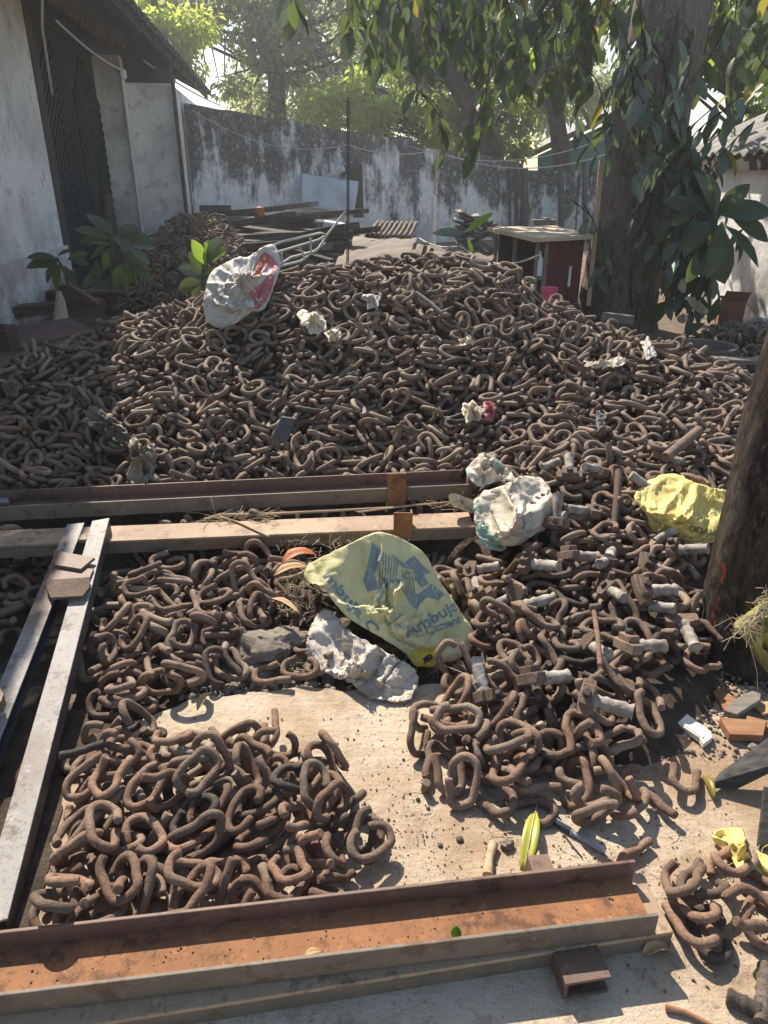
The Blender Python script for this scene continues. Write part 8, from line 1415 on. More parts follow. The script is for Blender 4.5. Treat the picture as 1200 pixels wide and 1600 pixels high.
# maroon cabinet
zt=.80; cA,cB,cC,cD=atz(836,379,zt),atz(927,374,zt),atz(866,358.5,zt),atz(761,361,zt)
cabinet=thing('cabinet',Vector((cA.x,cA.y,0)),'maroon wooden counter cabinet with pale board top behind the heap','cabinet')
mb=MB(); mb.prism([cA,cB,cC,cD],(0,0,.035)); obj('top_board',mb,WOOD_TAN,cabinet,bevel=.004)
iA=cA.lerp(cC,.10); iB=cB.lerp(cD,.07); iC=cC.lerp(cA,.06); fl=iA.lerp(iB,.22)
def wallq(mb,a,b,z0,z1,th=.03):
    d=(b-a).normalized(); n=Vector((-d.y,d.x,0))*th; a0=Vector((*a.xy,0));b0=Vector((*b.xy,0)); up=lambda p,z: Vector((p.x,p.y,z))
    return mb.hexa([up(a0,z0),up(b0,z0),up(b0+n,z0),up(a0+n,z0),up(a0,z1),up(b0,z1),up(b0+n,z1),up(a0+n,z1)])
pz=MB(); e=iB
for k in range(3): wallq(pz,fl.lerp(e,k/3+.004),fl.lerp(e,(k+1)/3-.004),-.02,zt-.005)
dv=iC-iB; wallq(pz,e,e+dv*.5,-.02,zt-.005)
obj('door_panel',pz,MAROON,cabinet,bevel=.003)
sd=MB(); wallq(sd,cD.lerp(cC,.1)+Vector((.05,-.1,0)),cC+Vector((-.05,-.1,0)),-.02,zt-.005); obj('back_panel',sd,DARKW,cabinet)
lg=MB()
for q in (iA.lerp(iB,.02),iA.lerp(iB,.20),cD.lerp(cA,.08)+Vector((.06,0,0)),cD.lerp(cA,.5)+Vector((.06,0,0))):
    l1=MB(); l1.box((q.x,q.y,zt/2-.01),(.03,.03,zt-.02)); obj('leg',l1,WOOD_GRY,cabinet)
lg.bar(Vector((iA.x,iA.y,.52)),Vector((fl.x,fl.y,.52)),.02,.03); obj('side_rail',lg,WOOD_GRY,cabinet)
mb=MB(); q=iA.lerp(iB,.74); d=(iB-iA).normalized()
for z,h in((.57,.05),(.49,.11)): mb.box((q.x-.0,q.y-.018,z),(.02,.012,h),rz=.1)
obj('latch',mb,PVC,cabinet)
bt=aty(842,432,cA.y-.16); mb=MB(); mb.lathe(Vector((iA.x+.03,iA.y+.02,.537)),[(0,0),(.032,0),(.034,.02),(.034,.12),(.014,.16),(.014,.185),(0,.187)],14); obj('white_bottle',mb,PVC,smooth=50,label='small white bottle beside the open side of the cabinet',cat='bottle')
pk=aty(858,466,cA.y-.20); pb=MB(); pb.lathe(Vector((pk.x,pk.y,.25)),[(0,0),(.045,0),(.062,.24),(.066,.245),(.058,.24),(.042,.02),(0,.02)],18); obj('pink_bucket',pb,PINKP,smooth=50,label='bright pink plastic bucket before the maroon cabinet',cat='bucket')
tubes('pale_rope',[hang(aty(655,372,8),aty(720,384,6.5),.04)+hang(aty(720,384,6.5),aty(843,398,5.4),.10)],.006,WIREW,6,label='pale cord drooping across the crest to the cabinet',cat='rope')
mb=MB()
for k in range(4): mb.box(tuple(aty(836+k*9,349-3*(k==2),14)),(.10,.3,.13))
obj('dark_crate',mb,WIRE,bevel=.01,label='dark crate top showing behind the pale cabinet board',cat='crate')
# ------------------------------------------------------------------ maroon moulded bench parts on the left
def mbar(name,a,b,z,w,h,mat,label,cat='bench part',group=None):
    A,B=atz(*a,z),atz(*b,z); t=thing(name,(A+B)/2,label,cat,group)
    mb=MB(); mb.bar(A,B,w,h); obj('rail',mb,mat,t,bevel=.006); mb=MB(); mb.bar(A+Vector((0,0,h/2+.012)),B+Vector((0,0,h/2+.012)),w*1.18,.022); mb.bar(A-Vector((0,0,h/2+.012)),B-Vector((0,0,h/2+.012)),w*1.12,.022); obj('moulding',mb,MAROON2,t,bevel=.003); return t
def wedge(parent,a,b,h,z,th,mat):
    A,B=atz(*a,z),atz(*b,z); d=B-A; n=Vector((-d.y,d.x,0)).normalized()*th; mb=MB(); u=Vector((0,0,1))
    P=[A,B,A.lerp(B,.98)+u*h*.12,A.lerp(B,.42)+u*h*.9,A.lerp(B,.40)+u*h,A.lerp(B,.04)+u*h,A.lerp(B,.02)+u*h*.85]; obj('foot',mb.prism(P,n),mat,parent,bevel=.005)
m1=mbar('bench_part',(0,462),(276,462),.16,.16,.06,MAROON,'long maroon moulded rail lying farthest under the plant leaves'); wedge(m1,(72,452),(26,458),.22,.19,.09,MAROON)
m2=mbar('bench_part',(-14,490),(160,474),.16,.16,.05,MAROON2,'dusty maroon moulded rail nearer the camera with wedge foot'); wedge(m2,(92,476),(152,476),.17,.19,.10,MAROON2)
mb=MB(); mb.box(tuple(atz(109,514,.03)),(.13,.16,.11),rz=.2); obj('bench_part',mb,MAROON2,bevel=.012,label='small dusty maroon block below the nearer rail',cat='bench part')
mb=MB(); mb.box(tuple(atz(2,530,.04)),(.20,.26,.20),rz=.1); o=obj('bench_part',mb,MAROON2,bevel=.015,label='dusty maroon block with bolt at left edge',cat='bench part'); mb=MB(); mb.lathe(atz(4,513,.14),[(0,.03),(.03,.03),(.035,0)],12); obj('bolt',mb,WIRE,o)
mb=MB(); P=[atz(-10,470,0),atz(8,470,0)]; mb.bar(P[1]+Vector((0,0,0)),P[1]+Vector((-.03,.1,.42)),.05,.05); obj('white_post',mb,WASH2,bevel=.01,label='short white post stub at the far left edge',cat='post')
ys=athp(88,515,.03).y
solid(obj('beige_cloth',leafblade([aty(91,455,ys+.25),aty(92,470,ys+.20),aty(90,488,ys+.12),aty(91,502,ys+.05),aty(88,518,ys)],.16,[.25,.6,.95,1,.6],.5,n=Vector((0,1,.3))),CL_CREAM,smooth=180,label='beige dried cloth strip standing at the left edge of the heap',cat='cloth'),.004)
sheet('soil_board',[(25,512),(110,498),(150,520),(30,548)],[5.6,5.9,5.1,4.9],MAROON2,'dusty flat board on the ground left of the heap','board',.012,3) 
# ------------------------------------------------------------------ leaves and plants
def leaves(name,P,D,Nn,L,W,mat,parent=None,near=True,droop=.25,fold=.35,**k):
    P=np.asarray(P,float);D=np.asarray(D,float);Nn=np.asarray(Nn,float);L=np.asarray(L,float)[:,None];W=np.asarray(W,float)[:,None]
    D/=np.linalg.norm(D,axis=1,keepdims=True)+1e-9; S=np.cross(D,Nn); S/=np.linalg.norm(S,axis=1,keepdims=True)+1e-9; Uu=np.cross(S,D)
    n=len(P)
    if near:
        ts=[0,.2,.45,.7,.88,1.]; ws=[0,.62,1.,.86,.45,0]
        V=[P+D*L*t-Uu*L*droop*t*t for t in ts]
        for sg in(-1,1):
            for t,w in zip(ts[1:-1],ws[1:-1]): V.append(P+D*L*t-Uu*L*droop*t*t+S*W*(.5*w*sg)+Uu*W*(fold*.5*w))
        m=14; T=[]
        for b in(6,10):
            q=[(0,b,1),(1,b,b+1),(1,b+1,2),(2,b+1,b+2),(2,b+2,3),(3,b+2,b+3),(3,b+3,4),(4,b+3,5)]; T+= q if b==10 else [x[::-1] for x in q]
    else:
        V=[P,P+D*L*.5+S*W*.5+Uu*W*.15,P+D*L-Uu*L*.1,P+D*L*.5-S*W*.5+Uu*W*.15]; m=4; T=[(0,1,2),(0,2,3)]
    V=np.stack(V,1).reshape(-1,3); F=(np.arange(n)[:,None,None]*m+np.array(T)[None]).reshape(-1,3)
    me=np_mesh(name,V-(np.array(ORG[parent]) if parent is not None else 0),F,mat,near); o=link(me,name,parent,**k); return o
def rnd_dirs(n): 
    v=nrg.normal(size=(n,3)); return v/np.linalg.norm(v,axis=1,keepdims=True)
def crown(name,blobs,y,mat,parent,n_per,size,clump=.5,depth=1.,near=False):
    """blobs: (px,py,rx,ry) photo-plane ellipses at distance y, filled with leaf clumps"""
    C=[];
    for (px,py,rx,ry) in blobs:
        c=aty(px,py,y); s=y/1150.; k=max(3,int(rx*ry*s*s*3.1/(clump*clump)))
        for _ in range(k):
            d=rnd_dirs(1)[0]*nrg.random()**.4; C.append((c.x+d[0]*rx*s,c.y+d[1]*rx*s*depth,c.z+d[2]*ry*s,clump*nrg.uniform(.5,1.15)))
    C=np.array(C); n=len(C)*n_per; i=np.repeat(np.arange(len(C)),n_per); d=rnd_dirs(n); r=nrg.random(n)**.45
    P=C[i,:3]+d*(C[i,3]*r)[:,None]*np.array([1,1,.62]); D=d*.6+rnd_dirs(n)*.6+np.array([0,0,-.45]); L=size*nrg.uniform(.6,1.3,n)
    return leaves(name,P,D,rnd_dirs(n)*.6+np.array([0,0,.8]),L,L*.45,mat,parent,near), C
def limb_tree(label,base,y,trunk,r0,r1,blobs,mat,n_per,size,clump,bk=BARK_F,name='tree',extra=(),depth=1.):
    pts=[aty(a,b,y) for a,b in trunk]; g=Vector((pts[0].x,y,-.05)); pts=[g]+pts if pts[0].z>.2 else pts
    t=thing(name,g,label,'tree'); m=len(pts); mb=MB(); sp=[p for p in catmull(pts,5,False)]+[pts[-1]]
    mb.tube(sp,[r0+(r1-r0)*i/(len(sp)-1) for i in range(len(sp))],10)
    o,C=crown('crown',blobs,y,mat,t,n_per,size,clump,depth)
    r=random.Random(len(blobs)+int(y*10)); r1*=.62
    for c in C[::max(1,len(C)//26)]:
        a=sp[r.randrange(len(sp)//2,len(sp))]; b=Vector(c[:3]); mid=a.lerp(b,.55)+Vector((0,0,-.12*(b-a).length*r.random())); mb.tube([a,mid,b],[r1*.7,r1*.42,r1*.15],6)
    for L,w in extra: mb.tube([aty(a,b,y) for a,b in L],w,6)
    obj('trunk',mb,bk,t,smooth=70); return t
limb_tree('tall hazy tree beyond the wall left of centre',None,27,[(432,195),(432,120),(425,60),(430,0)],.38,.16,[(300,18,60,40),(255,-30,70,40),(380,10,70,46),(460,50,70,56),(520,20,80,60),(530,110,56,50),(468,-40,120,50),(410,95,36,34),(380,150,40,26),(585,70,50,60)],LF_FAR,150,.28,.85,extra=[([(335,10),(352,60),(350,110),(357,165)],[.05,.03,.02,.01]),([(300,30),(330,70),(345,140)],[.05,.03,.012]),([(395,40),(372,90),(362,150)],[.05,.03,.012]),([(315,60),(322,110),(318,150)],[.03,.02,.01]),([(420,90),(385,110),(345,120)],[.06,.03,.012])])
limb_tree('neem tree with yellowing sprays over the roof end',None,23,[(270,190),(262,120),(250,60),(240,0)],.16,.08,[(268,40,40,34),(300,88,26,22),(262,88,30,22),(235,10,36,36),(310,36,30,24)],LF_BUSH,150,.18,.55)
limb_tree('lime green sunlit tree behind the middle of the wall',None,24,[(600,240),(605,190),(600,140)],.14,.06,[(540,170,56,34),(590,150,60,36),(640,170,60,44),(680,205,50,34),(505,186,36,22),(620,205,66,26),(720,215,50,36),(560,200,50,20)],LF_BUSH,170,.20,.6)
limb_tree('bushy small tree right of the lime tree, behind the wall',None,22,[(730,260),(730,210),(735,170)],.14,.06,[(700,150,50,40),(745,200,46,40),(790,190,50,44),(800,235,36,26),(650,120,60,36),(760,140,60,40),(830,160,44,40)],LF_NEEM,150,.19,.6)
limb_tree('dark leaning tree over the step in the wall',None,20,[(772,262),(758,215),(735,165),(712,125),(700,60),(690,-20)],.30,.20,[(690,40,70,50),(760,60,70,50),(640,30,60,50),(820,70,60,50),(720,100,56,34),(600,40,46,56)],LF_DRK,170,.20,.6,BARK_D)
limb_tree('slender dark trunk tree left of the big tree',None,19,[(880,292),(874,220),(864,150),(852,60),(845,-20)],.24,.15,[(850,40,60,46),(905,60,56,50),(800,20,56,40),(880,110,40,28)],LF_DRK,170,.19,.55,BARK_D)
limb_tree('hazy background tree between lean trees beyond the wall',None,34,[(470,200),(470,150),(468,90)],.3,.15,[(440,150,50,36),(500,140,46,36),(400,170,40,24),(380,120,30,24),(600,100,70,60),(700,110,70,60),(850,190,60,46),(930,150,60,56),(860,130,60,50)],LF_FAR,150,.3,.95)
limb_tree('leafy tree filling the sky behind the right hut',None,14,[(1150,260),(1145,170),(1135,90)],.16,.08,[(1110,60,60,60),(1170,40,60,60),(1190,120,40,40),(1060,90,50,50),(1230,70,60,90),(1120,-20,90,40),(1050,20,50,50)],LF_NEEM,130,.16,.45)
# hut beyond the wall, and the hut on the right
h2=thing('green_hut',aty(880,300,23),'low hut with sloping sheet roof and green wall beyond the yard wall','hut')
a,b,c,d=aty(826,240,22.5),aty(955,178,22.5),aty(955,165,25.5),aty(845,222,25.5)
mb=MB(); V=[a,b,c,d]; mb.hexa([v-Vector((0,0,.06)) for v in V]+V); obj('roof',mb,HUTROOF,h2); mb=MB(); mb.hexa([aty(840,300,23),aty(960,300,23),aty(960,300,25),aty(840,300,25),aty(840,243,23),aty(960,188,23),aty(960,188,25),aty(840,243,25)]); obj('wall',mb,GREENP,h2)
mb=MB(); mb.bar(a+Vector((0,-.02,-.05)),b+Vector((0,-.02,-.05)),.05,.14); obj('fascia',mb,RAFT,h2)
tubes('roof_ridge_straw',[[a,a.lerp(b,.1)]],.05,REDLEAF,6,label='reddish straw tuft at the low roof corner of the green hut',cat='straw')
hut=thing('white_hut',Vector((4.5,7.5,0)),'low whitewashed hut with sheet roof at the right edge','hut')
mb=MB(); mb.hexa([Vector(p) for p in [(3.55,4.6,-.1),(7.5,4.6,-.1),(7.5,9.6,-.1),(3.55,9.6,-.1),(3.55,4.6,1.46),(7.5,4.6,3.2),(7.5,9.6,3.2),(3.55,9.6,1.46)]]); obj('wall',mb,WASH2,hut)
a,b,c,d=Vector((3.45,9.8,1.47)),Vector((3.45,4.3,1.47)),Vector((7.6,4.3,3.30)),Vector((7.6,9.8,3.30)); nx,ny=130,12; V=[]
for j in range(ny+1):
    for i in range(nx+1): p=a.lerp(b,i/nx).lerp(d.lerp(c,i/nx),j/ny); V.append(p+Vector((0,0,.020*math.sin(i*2*PI/5)+.035*fbm((p.x*2,p.y*2,0),1))))
mb=MB(); mb.add(V,[(j*(nx+1)+i,j*(nx+1)+i+1,(j+1)*(nx+1)+i+1,(j+1)*(nx+1)+i) for j in range(ny) for i in range(nx)]); solid(obj('roof',mb,HUTROOF,hut,smooth=60),.02)
mb=MB(); mb.bar(Vector((3.50,9.75,1.38)),Vector((3.50,4.3,1.38)),.06,.13); obj('eave_beam',mb,RAFT,hut)
mb=MB(); mb.box((3.50,9.0,.65),(.07,.12,1.5)); obj('door_post',mb,GREENP,hut)
# ------------------------------------------------------------------ big tree with hanging foliage and the vine on its trunk
by=6.9; bt=thing('big_tree',Vector((2.28,by,0)),'massive old tree with broad drooping leaves right of the maroon cabinet','tree')
sp=catmull([Vector((2.16,by,-.05)),Vector((2.17,by,.35)),Vector((2.20,by,1.0)),Vector((2.26,by,2.0)),Vector((2.34,by+.05,3.0)),Vector((2.4,by+.3,3.8)),Vector((2.5,by+.6,4.6))],6,False); m=len(sp)
mb=MB(); mb.tube(sp,[.365-.02*min(1,i/8)-.08*i/m+.05*math.exp(-i/2.2) for i in range(m)],40,True,lambda i,j:1+.07*mnoise.noise(Vector((math.cos(j*PI/20)*1.6,math.sin(j*PI/20)*1.6,i*.22)))+.035*mnoise.noise(Vector((math.cos(j*PI/20)*5,math.sin(j*PI/20)*5,i*.7))))
rr=random.Random(8)
for k in range(11):
    a=sp[m-8+k%7]; b=a+Vector((rr.uniform(-2.6,2.4),rr.uniform(.6,2.4),rr.uniform(-.1,.5))); mb.tube(catmull([a,a.lerp(b,.4)+Vector((0,0,.3)),b,b+(b-a)*.3-Vector((0,0,.6))],4,False),[.13-.008*i for i in range(12)],8)
obj('trunk',mb,BARK,bt,smooth=80)
def shoots(spots,y0,y1,nl,ll,lw,mats,parent,name,twig,L=(.5,1.1),r=.006,up=0.,seedn=1):
    """spots (px,py): lower ends of drooping shoots"""
    r_=random.Random(seedn); tw=MB(); A={i:[[],[],[],[],[]] for i in range(len(mats))}
    for (px,py) in spots:
        y=r_.uniform(y0,y1); e=aty(px,py,y); l=r_.uniform(*L); s=e+Vector((r_.uniform(-.35,.35),r_.uniform(-.2,.3),l)) if up==0 else e+Vector((r_.uniform(-.2,.2),r_.uniform(.05,.3),l*up))
        mid=s.lerp(e,.5)+Vector((r_.uniform(-.12,.12),r_.uniform(-.1,.1),.05)); C=catmull([s,mid,e],4,False)+[e]; tw.tube(C,[r*(1-.6*i/len(C)) for i in range(len(C))],5,False)
        n=r_.randint(*nl)
        for k in range(n):
            t=k/(n-1) if n>1 else 1; t=t**.75; q=t*(len(C)-1); i=min(int(q),len(C)-2); p=C[i].lerp(C[i+1],q-i); a=r_.uniform(0,2*PI)
            d=Vector((math.cos(a)*.75,math.sin(a)*.75,-.55-r_.random()*.9)); mi=r_.choices(range(len(mats)),[m_[1] for m_ in mats])[0]; Q=A[mi]; Ln=ll*r_.uniform(.6,1.25)
            Q[0].append(p);Q[1].append(d);Q[2].append((math.cos(a)*-.2+r_.gauss(0,.25),math.sin(a)*-.2+r_.gauss(0,.25),1));Q[3].append(Ln);Q[4].append(Ln*lw*r_.uniform(.8,1.15))
    for i,(m_,_) in enumerate(mats):
        Q=A[i]
        if Q[0]: leaves(name,[tuple(v) for v in Q[0]],[tuple(v) for v in Q[1]],Q[2],Q[3],Q[4],m_,parent,True,.22,.4)
    obj('twigs',tw,twig,parent,smooth=180,kind='stuff')
def in_canopy(px,py):
    lim=[(560,50),(600,100),(640,110),(690,150),(740,125),(800,180),(850,140),(900,150),(935,200),(1000,150),(1080,215),(1140,235),(1200,200),(1260,260)]
    for (a,b),(c,d) in zip(lim,lim[1:]):
        if a<=px<=c: return py<b+(d-b)*(px-a)/(c-a)
    return False
sp1=[]
while len(sp1)<122:
    px,py=rr.uniform(560,1260),rr.uniform(-30,240)
    if in_canopy(px,py) and rr.random()<(1.0 if py<120 else .7)*(1 if px<1060 else .45): sp1.append((px,py))
sp1+=[(690,238),(748,232),(730,215),(700,205),(460,36),(470,28),(545,50),(560,44),(596,104),(604,90)]
shoots(sp1,7.2,9.4,(6,10),.235,.47,[(LF_BIG,80),(LF_DUST,10),(LF_YEL,3.2),(LF_BRT,7)],bt,'hanging_leaves',BARK_F,(.35,.75),.007,0,4)
cv=thing('climbing_vine',Vector((2.3,6.4,0)),'dusty broad leaved climber hanging down the big tree trunk','vine')
sp2=[(rr.gauss(1025,40),rr.uniform(110,210)) for _ in range(12)]+[(rr.gauss(1046,26),rr.uniform(200,330)) for _ in range(15)]+[(rr.gauss(1076,26),rr.uniform(320,485)) for _ in range(28)]+[(945,225),(935,240),(950,415),(940,420),(1060,150),(1075,230),(1090,300)]
shoots(sp2,6.05,6.45,(5,8),.21,.44,[(LF_DUST,80),(LF_BIG,22),(LF_BRT,.8),(LF_YEL,.8)],cv,'vine_leaves',BARK_F,(.25,.6),.006,0,9)
mb=MB()
for L in [[(1005,150),(1000,230),(1020,300),(995,380),(985,440),(988,490)],[(1030,290),(1000,320),(985,340)],[(1000,0),(1008,90),(1003,170)],[(1015,60),(1040,110),(1035,180)],[(985,100),(1000,190)],[(998,460),(992,510)]]: mb.tube(catmull([aty(a,b,6.3) for a,b in L],4,False),.010,6)
obj('stems',mb,BARK_F,cv,smooth=180)
# leaning pale batten against the trunk's left side
mb=MB(); mb.bar(aty(919,478,6.3),aty(940,250,6.45),.035,.03); obj('pale_batten',mb,WOOD_DRY,label='thin pale batten leaning on the left side of the big trunk',cat='batten')
def rosette(label,name,cat,stems,leafs,y,ln,mat,lw=.42,extra_mat=None,droop=.2,yj=.12):
    """leafs: (base px, base py, tip px, tip py) with length from the picture at distance y; stems lists of px points"""
    g=aty(*stems[0][0],y); t=thing(name,Vector((g.x,g.y,max(0,g.z))),label,cat); mb=MB()
    for L in stems: mb.tube(catmull([aty(a,b,y) for a,b in L],4,False)+[aty(*L[-1],y)],.009,7)
    obj('stem',mb,LF_DRK,t,smooth=180); r_=random.Random(len(leafs)); G={}
    for q in leafs:
        a,b,c,d=q[:4]; m_=q[4] if len(q)>4 else mat; A=aty(a,b,y); dy=r_.uniform(-yj,yj)-.05; B=aty(c,d,y+dy); D=B-A; G.setdefault(m_,[]).append((A,D,D.length))
    for m_,Q in G.items():
        leaves('leaf_blades',[tuple(q[0]) for q in Q],[tuple(q[1]) for q in Q],[(r_.gauss(0,.35),-1.1+r_.gauss(0,.35),.75) for q in Q],[q[2]*1.05 for q in Q],[q[2]*lw*(q[2]>0) for q in Q],m_,t,True,droop*.5,.3)
    return t
rosette('large glossy leaved shrub before the white hut wall','broad_leaf_shrub','shrub',[[(1108,505),(1112,420),(1116,338)],[(1112,420),(1095,360),(1080,330)]],
 [(1116,336,1095,266),(1118,335,1108,272),(1118,335,1172,286),(1122,330,1168,296),(1120,335,1210,325),(1140,336,1205,372),(1132,352,1190,408),(1112,340,1080,300),(1114,345,1078,372),(1120,350,1134,440),(1110,345,1088,385),(1108,350,1100,415),(1128,345,1112,430),(1095,330,1040,310),(1090,330,1048,350),(1085,345,1072,400),(1092,360,1060,390),(1108,380,1075,440),(1110,400,1130,440),(1106,505,1124,470),(1106,510,1140,545),(1104,512,1090,556),(1108,508,1165,535),(1102,505,1068,520),(1112,505,1130,560)],5.6,.4,LF_BIG,.42,droop=.25)
rosette('shaded broad leaved plant by the warehouse wall','broad_leaf_shrub','shrub',[[(172,462),(173,420),(174,366)],[(112,462),(98,420),(88,402)],[(215,462),(205,420),(196,398)]],
 [(174,366,137,334,LF_DUST),(178,362,146,336),(172,370,118,356),(174,372,124,376),(172,382,145,378,LF_DUST),(176,366,210,390,LF_DUST),(180,362,216,355,LF_DUST),(182,366,238,376),(184,372,242,386,LF_DUST),(204,386,232,410,LF_DUST),(176,380,146,390),(178,384,160,420),(172,388,140,402),(88,402,44,400),(88,404,42,416),(90,405,58,416),(92,402,70,440),(95,410,84,452),(90,400,112,388),(98,414,120,446),(110,402,136,412),(150,405,152,446),(165,420,130,446),(196,398,232,420),(198,402,212,446),(190,410,178,452),(205,410,238,440),(120,420,100,438),(140,395,105,404),(200,420,196,456)],6.3,.22,LF_DRK,.40)
rosette('small plant with bright lit leaves behind the white sack','young_plant','plant',[[(318,470),(316,440),(318,412)]],
 [(318,412,302,376,LF_BRT),(318,412,352,388,LF_BRT),(319,410,330,376,LF_DUST),(319,410,344,376,LF_DUST),(318,414,324,382,LF_BRT),(316,430,280,418,LF_DUST),(316,436,350,424),(316,440,278,450),(317,446,340,452),(316,425,296,395),(316,445,300,470),(317,432,330,440,LF_BRT)],5.2,.15,LF_BIG,.55)  # lit blades get a brighter leaf colour, light put into the paint
rosette('young banana like plant behind the crest','banana_plant','plant',[[(731,395),(728,375),(728,362)]],[(728,364,679,362),(729,362,768,332,LF_BRT),(730,372,740,402,LF_BRT)],6.6,.3,LF_DUST,.28)
# ------------------------------------------------------------------ dark trunk on the right
dt=thing('dark_trunk_tree',Vector((1.055,1.74,0)),'near tree with dark scaly bark and red sap at the right edge','tree')
sp=catmull([Vector((1.05,1.74,-.06)),Vector((1.045,1.74,.10)),Vector((1.045,1.75,.4)),Vector((1.06,1.77,.8)),Vector((1.12,1.8,1.4)),Vector((1.2,1.85,2.2)),Vector((1.3,1.9,3.2))],8,False); m=len(sp)
mb=MB(); mb.tube(sp,[.142+.02*math.exp(-i/3.)-.032*i/m for i in range(m)],48,True,lambda i,j:1+.05*mnoise.noise(Vector((math.cos(j*PI/24)*3,math.sin(j*PI/24)*3,i*.3)))+.025*mnoise.noise(Vector((math.cos(j*PI/24)*9,math.sin(j*PI/24)*9,i*.8))))
tips=[]
for k in range(5):
    a=sp[m-6+k]; b=a+Vector((rr.uniform(-.2,1.0),rr.uniform(-.4,.6),rr.uniform(.4,.8))); mb.tube([a,a.lerp(b,.5)+Vector((0,0,.1)),b],[.05,.035,.015],8); tips.append(b)
tk=obj('trunk',mb,BARK_D,dt,smooth=70)
n=500; c=np.array([tuple(tips[i%5]) for i in range(n)]); P=c+rnd_dirs(n)*(nrg.random(n)**.5)[:,None]*.4; leaves('crown',P,rnd_dirs(n)+np.array([0,0,-.5]),rnd_dirs(n)*.5+np.array([0,0,1]),nrg.uniform(.07,.13,n),nrg.uniform(.03,.045,n),LF_BIG,dt,True)
tv=[Vector(v.co)+ORG[tk] for v in tk.data.vertices]; tb=BVHTree.FromPolygons(tv,[tuple(p.vertices) for p in tk.data.polygons])
rp=[]
for px,py,s in [(1131,882,7),(1133,893,8),(1129,905,6),(1124,936,5),(1121,948,7),(1115,962,6),(1118,973,5),(1110,985,5),(1106,1002,4)]:
    q=[]
    for i in range(9):
        a=2*PI*i/9; k=s*(.6+.5*rr.random()); q.append((px+k*.55*math.cos(a),py+k*1.2*math.sin(a)))
    rp.append(q)
patch(tb,tk,REDRES,rp,'red_sap',off=.002,maxlen=5)
OUT=[(1152,985),(1160,972),(1176,960),(1192,950),(1215,935),(1240,960),(1245,1040),(1215,1062),(1200,1050),(1188,1030),(1178,1010),(1165,996)]
s7,b7,_=sack('mossy_sack',OUT,{p:1.50+.02*(i%2) for i,p in enumerate(OUT)},MOSSY,'mossy yellow sack slung against the dark trunk at right edge','sack',amp=.012,freq=14,thick=.08,rings=18,sub=5,seed=71,zmin=.0,jag=.6)
fray(s7,[aty(px,py,1.49) for px,py in [(1155,985),(1160,978),(1165,975),(1172,968),(1180,962),(1188,956),(1195,950),(1200,940),(1190,945),(1198,930),(1170,985)]],STRAW,12,.045,r=.0008)
tubes('loose_thread',[[aty(1172,1010,1.47),aty(1178,1030,1.46),aty(1183,1050,1.45),aty(1184,1085,1.45)]],.0009,STRAW,5,label='pale thread hanging from the mossy sack',cat='thread')
# ------------------------------------------------------------------ right middle distance
cbx=thing('carton',atz(1150,512,.0),'open brown cardboard carton by the white hut','carton'); A=aty(1120,512,6.3);B=aty(1158,514,6.2); h=.24
mb=MB(); dpt=Vector((.12,.34,0)); P=[A,B,B+dpt,A+dpt]; P=[Vector((p.x,p.y,A.z-.02)) for p in P]
for a,b in ((P[0],P[1]),(P[1],P[2]),(P[2],P[3]),(P[3],P[0])): wallq(mb,a,b,a.z,a.z+h,.006)
bx=obj('body',mb,CARD,cbx); mb=MB(); u=Vector((0,0,h))
mb.add([P[1]+u,P[2]+u,P[2]+u+Vector((.10,0,-.10)),P[1]+u+Vector((.10,-.02,-.10))],[(0,1,2,3)]); mb.add([P[0]+u,P[1]+u,P[1]+u+Vector((.0,-.05,.09)),P[0]+u+Vector((0,-.05,.09))],[(0,1,2,3)]); solid(obj('flap',mb,CARDIN,cbx),.006)
w=athp(1040,535,.0); tbc=Vector((2.16,4.9,.03)); mb=MB(); mb.lathe(tbc,[(0,0),(.17,0),(.20,.18),(.215,.185),(.215,.20),(.19,.195),(.165,.03),(0,.03)],28); obj('round_tub',mb,TUBM,smooth=50,label='dusty round tub at the foot of the vine covered tree',cat='tub')
rag_pts=[(1160,505),(1175,497),(1200,498),(1215,512),(1200,522),(1170,520)]
o,_,_=sack('white_scrap_bag',rag_pts,{p:5.9 for p in rag_pts},CL_WHT,'crumpled white bag on scrap right of the carton','bag',amp=.03,freq=7,thick=.15,rings=14,sub=5,seed=81)
plank((1112,562),(1215,566),4.6,4.5,.10,.03,WOOD_GRY,'long pale grey board lying on the right scrap pile','board',None,'grey_board')
plank((940,494),(990,500),5.6,5.5,.05,.06,WOOD_GRY,'short dark grey board at the foot of the big trunk','board',None,'grey_board')
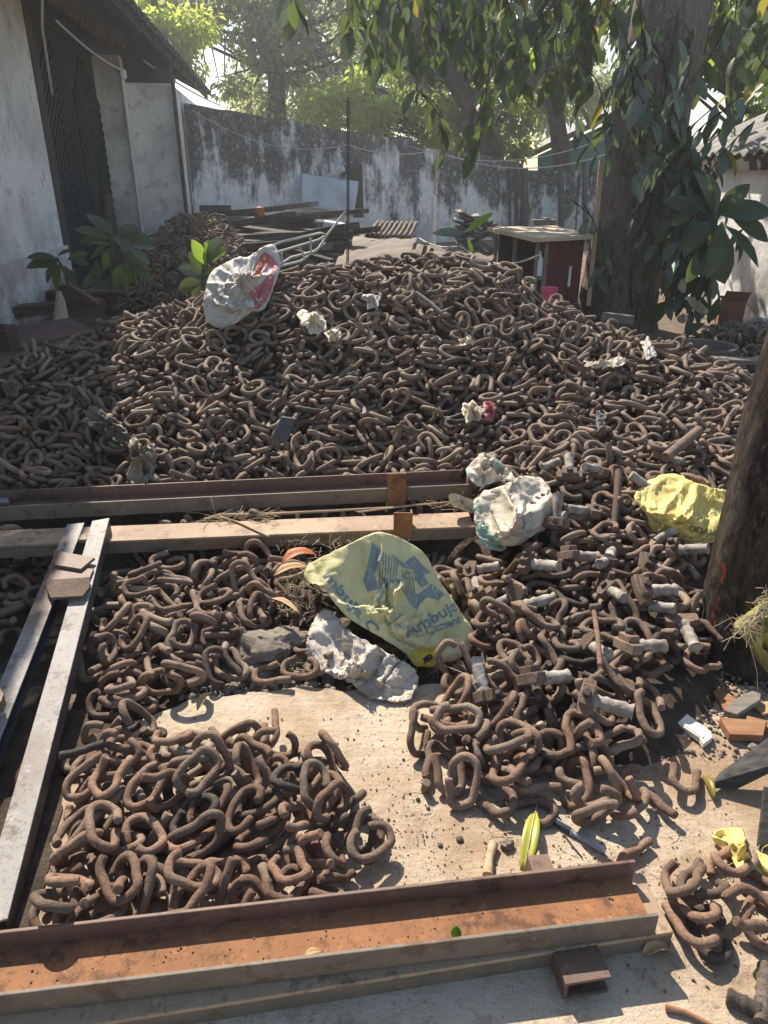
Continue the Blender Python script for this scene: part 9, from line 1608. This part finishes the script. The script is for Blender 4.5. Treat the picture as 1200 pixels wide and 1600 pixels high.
for i,(pp,mt,lb) in enumerate([([(1072,462),(1090,470),(1108,488),(1100,492),(1082,480)],CL_CREAM,'pale paper scrap under the glossy shrub'),([(1062,440),(1072,436),(1070,458),(1062,452)],CL_WHT,'white scrap between vine and glossy shrub'),([(1060,494),(1072,492),(1070,504),(1060,502)],CL_CREAM,'tiny pale scrap at the vine foot'),([(1120,520),(1140,516),(1160,522),(1150,530),(1128,530)],DRYLEAF,'brown wood chips heap before the carton'),([(1160,524),(1180,520),(1206,526),(1190,534),(1170,532)],DRYLEAF,'brown chips right of the carton')]):
    sack('paper_scrap',pp,{p:5.9-.25*(i>2) for p in pp},mt,lb,'scrap',amp=.02,freq=12,thick=.05,rings=8,sub=4,seed=90+i)
# ------------------------------------------------------------------ smoky air
mb=MB(); mb.hexa([Vector(p) for p in [(-26,-3.2,-1.05),(26,-3.2,-1.05),(26,52,-1.05),(-26,52,-1.05),(-26,-3.2,15),(26,-3.2,15),(26,52,15),(-26,52,15)]])
hm=bpy.data.materials.new('smoky_air'); hm.use_nodes=True; ht=hm.node_tree; ht.nodes.remove(ht.nodes['Principled BSDF']); pv=ht.nodes.new('ShaderNodeVolumePrincipled'); pv.inputs['Color'].default_value=(.93,.95,1,1); pv.inputs['Density'].default_value=.0030; pv.inputs['Anisotropy'].default_value=.35; ht.links.new(pv.outputs[0],ht.nodes['Material Output'].inputs['Volume'])
obj('haze',mb,hm,kind='stuff',label='thin smoky haze hanging over the whole yard',cat='haze')
# ------------------------------------------------------------------ light
el,az=R_(45),R_(-23)
S=Vector((math.sin(az)*math.cos(el),math.cos(az)*math.cos(el),math.sin(el)))
sl=bpy.data.lights.new('sun','SUN'); sl.energy=5.0; sl.angle=R_(.53); sl.color=(1,.91,.77); so=bpy.data.objects.new('sun',sl); sc.collection.objects.link(so); so.rotation_euler=S.to_track_quat('Z','Y').to_euler(); so.location=S*30
w=bpy.data.worlds.new('World'); sc.world=w; w.use_nodes=True; nt=w.node_tree; bg=nt.nodes['Background']; sk=nt.nodes.new('ShaderNodeTexSky'); sk.sky_type='NISHITA'; sk.sun_disc=False; sk.sun_elevation=el; sk.sun_rotation=az; sk.dust_density=1.0; sk.air_density=1.2; sk.altitude=50
nt.links.new(sk.outputs[0],bg.inputs[0]); bg.inputs[1].default_value=.098
sc.view_settings.view_transform='Standard'; sc.view_settings.look='None'; sc.view_settings.gamma=1; sc.view_settings.exposure=.95; sc.view_settings.use_curve_mapping=False
sc.render.engine='CYCLES'; sc.cycles.max_bounces=8; sc.cycles.transparent_max_bounces=8; sc.cycles.use_denoising=True
try: sc.cycles.denoiser='OPENIMAGEDENOISE'
except Exception: pass
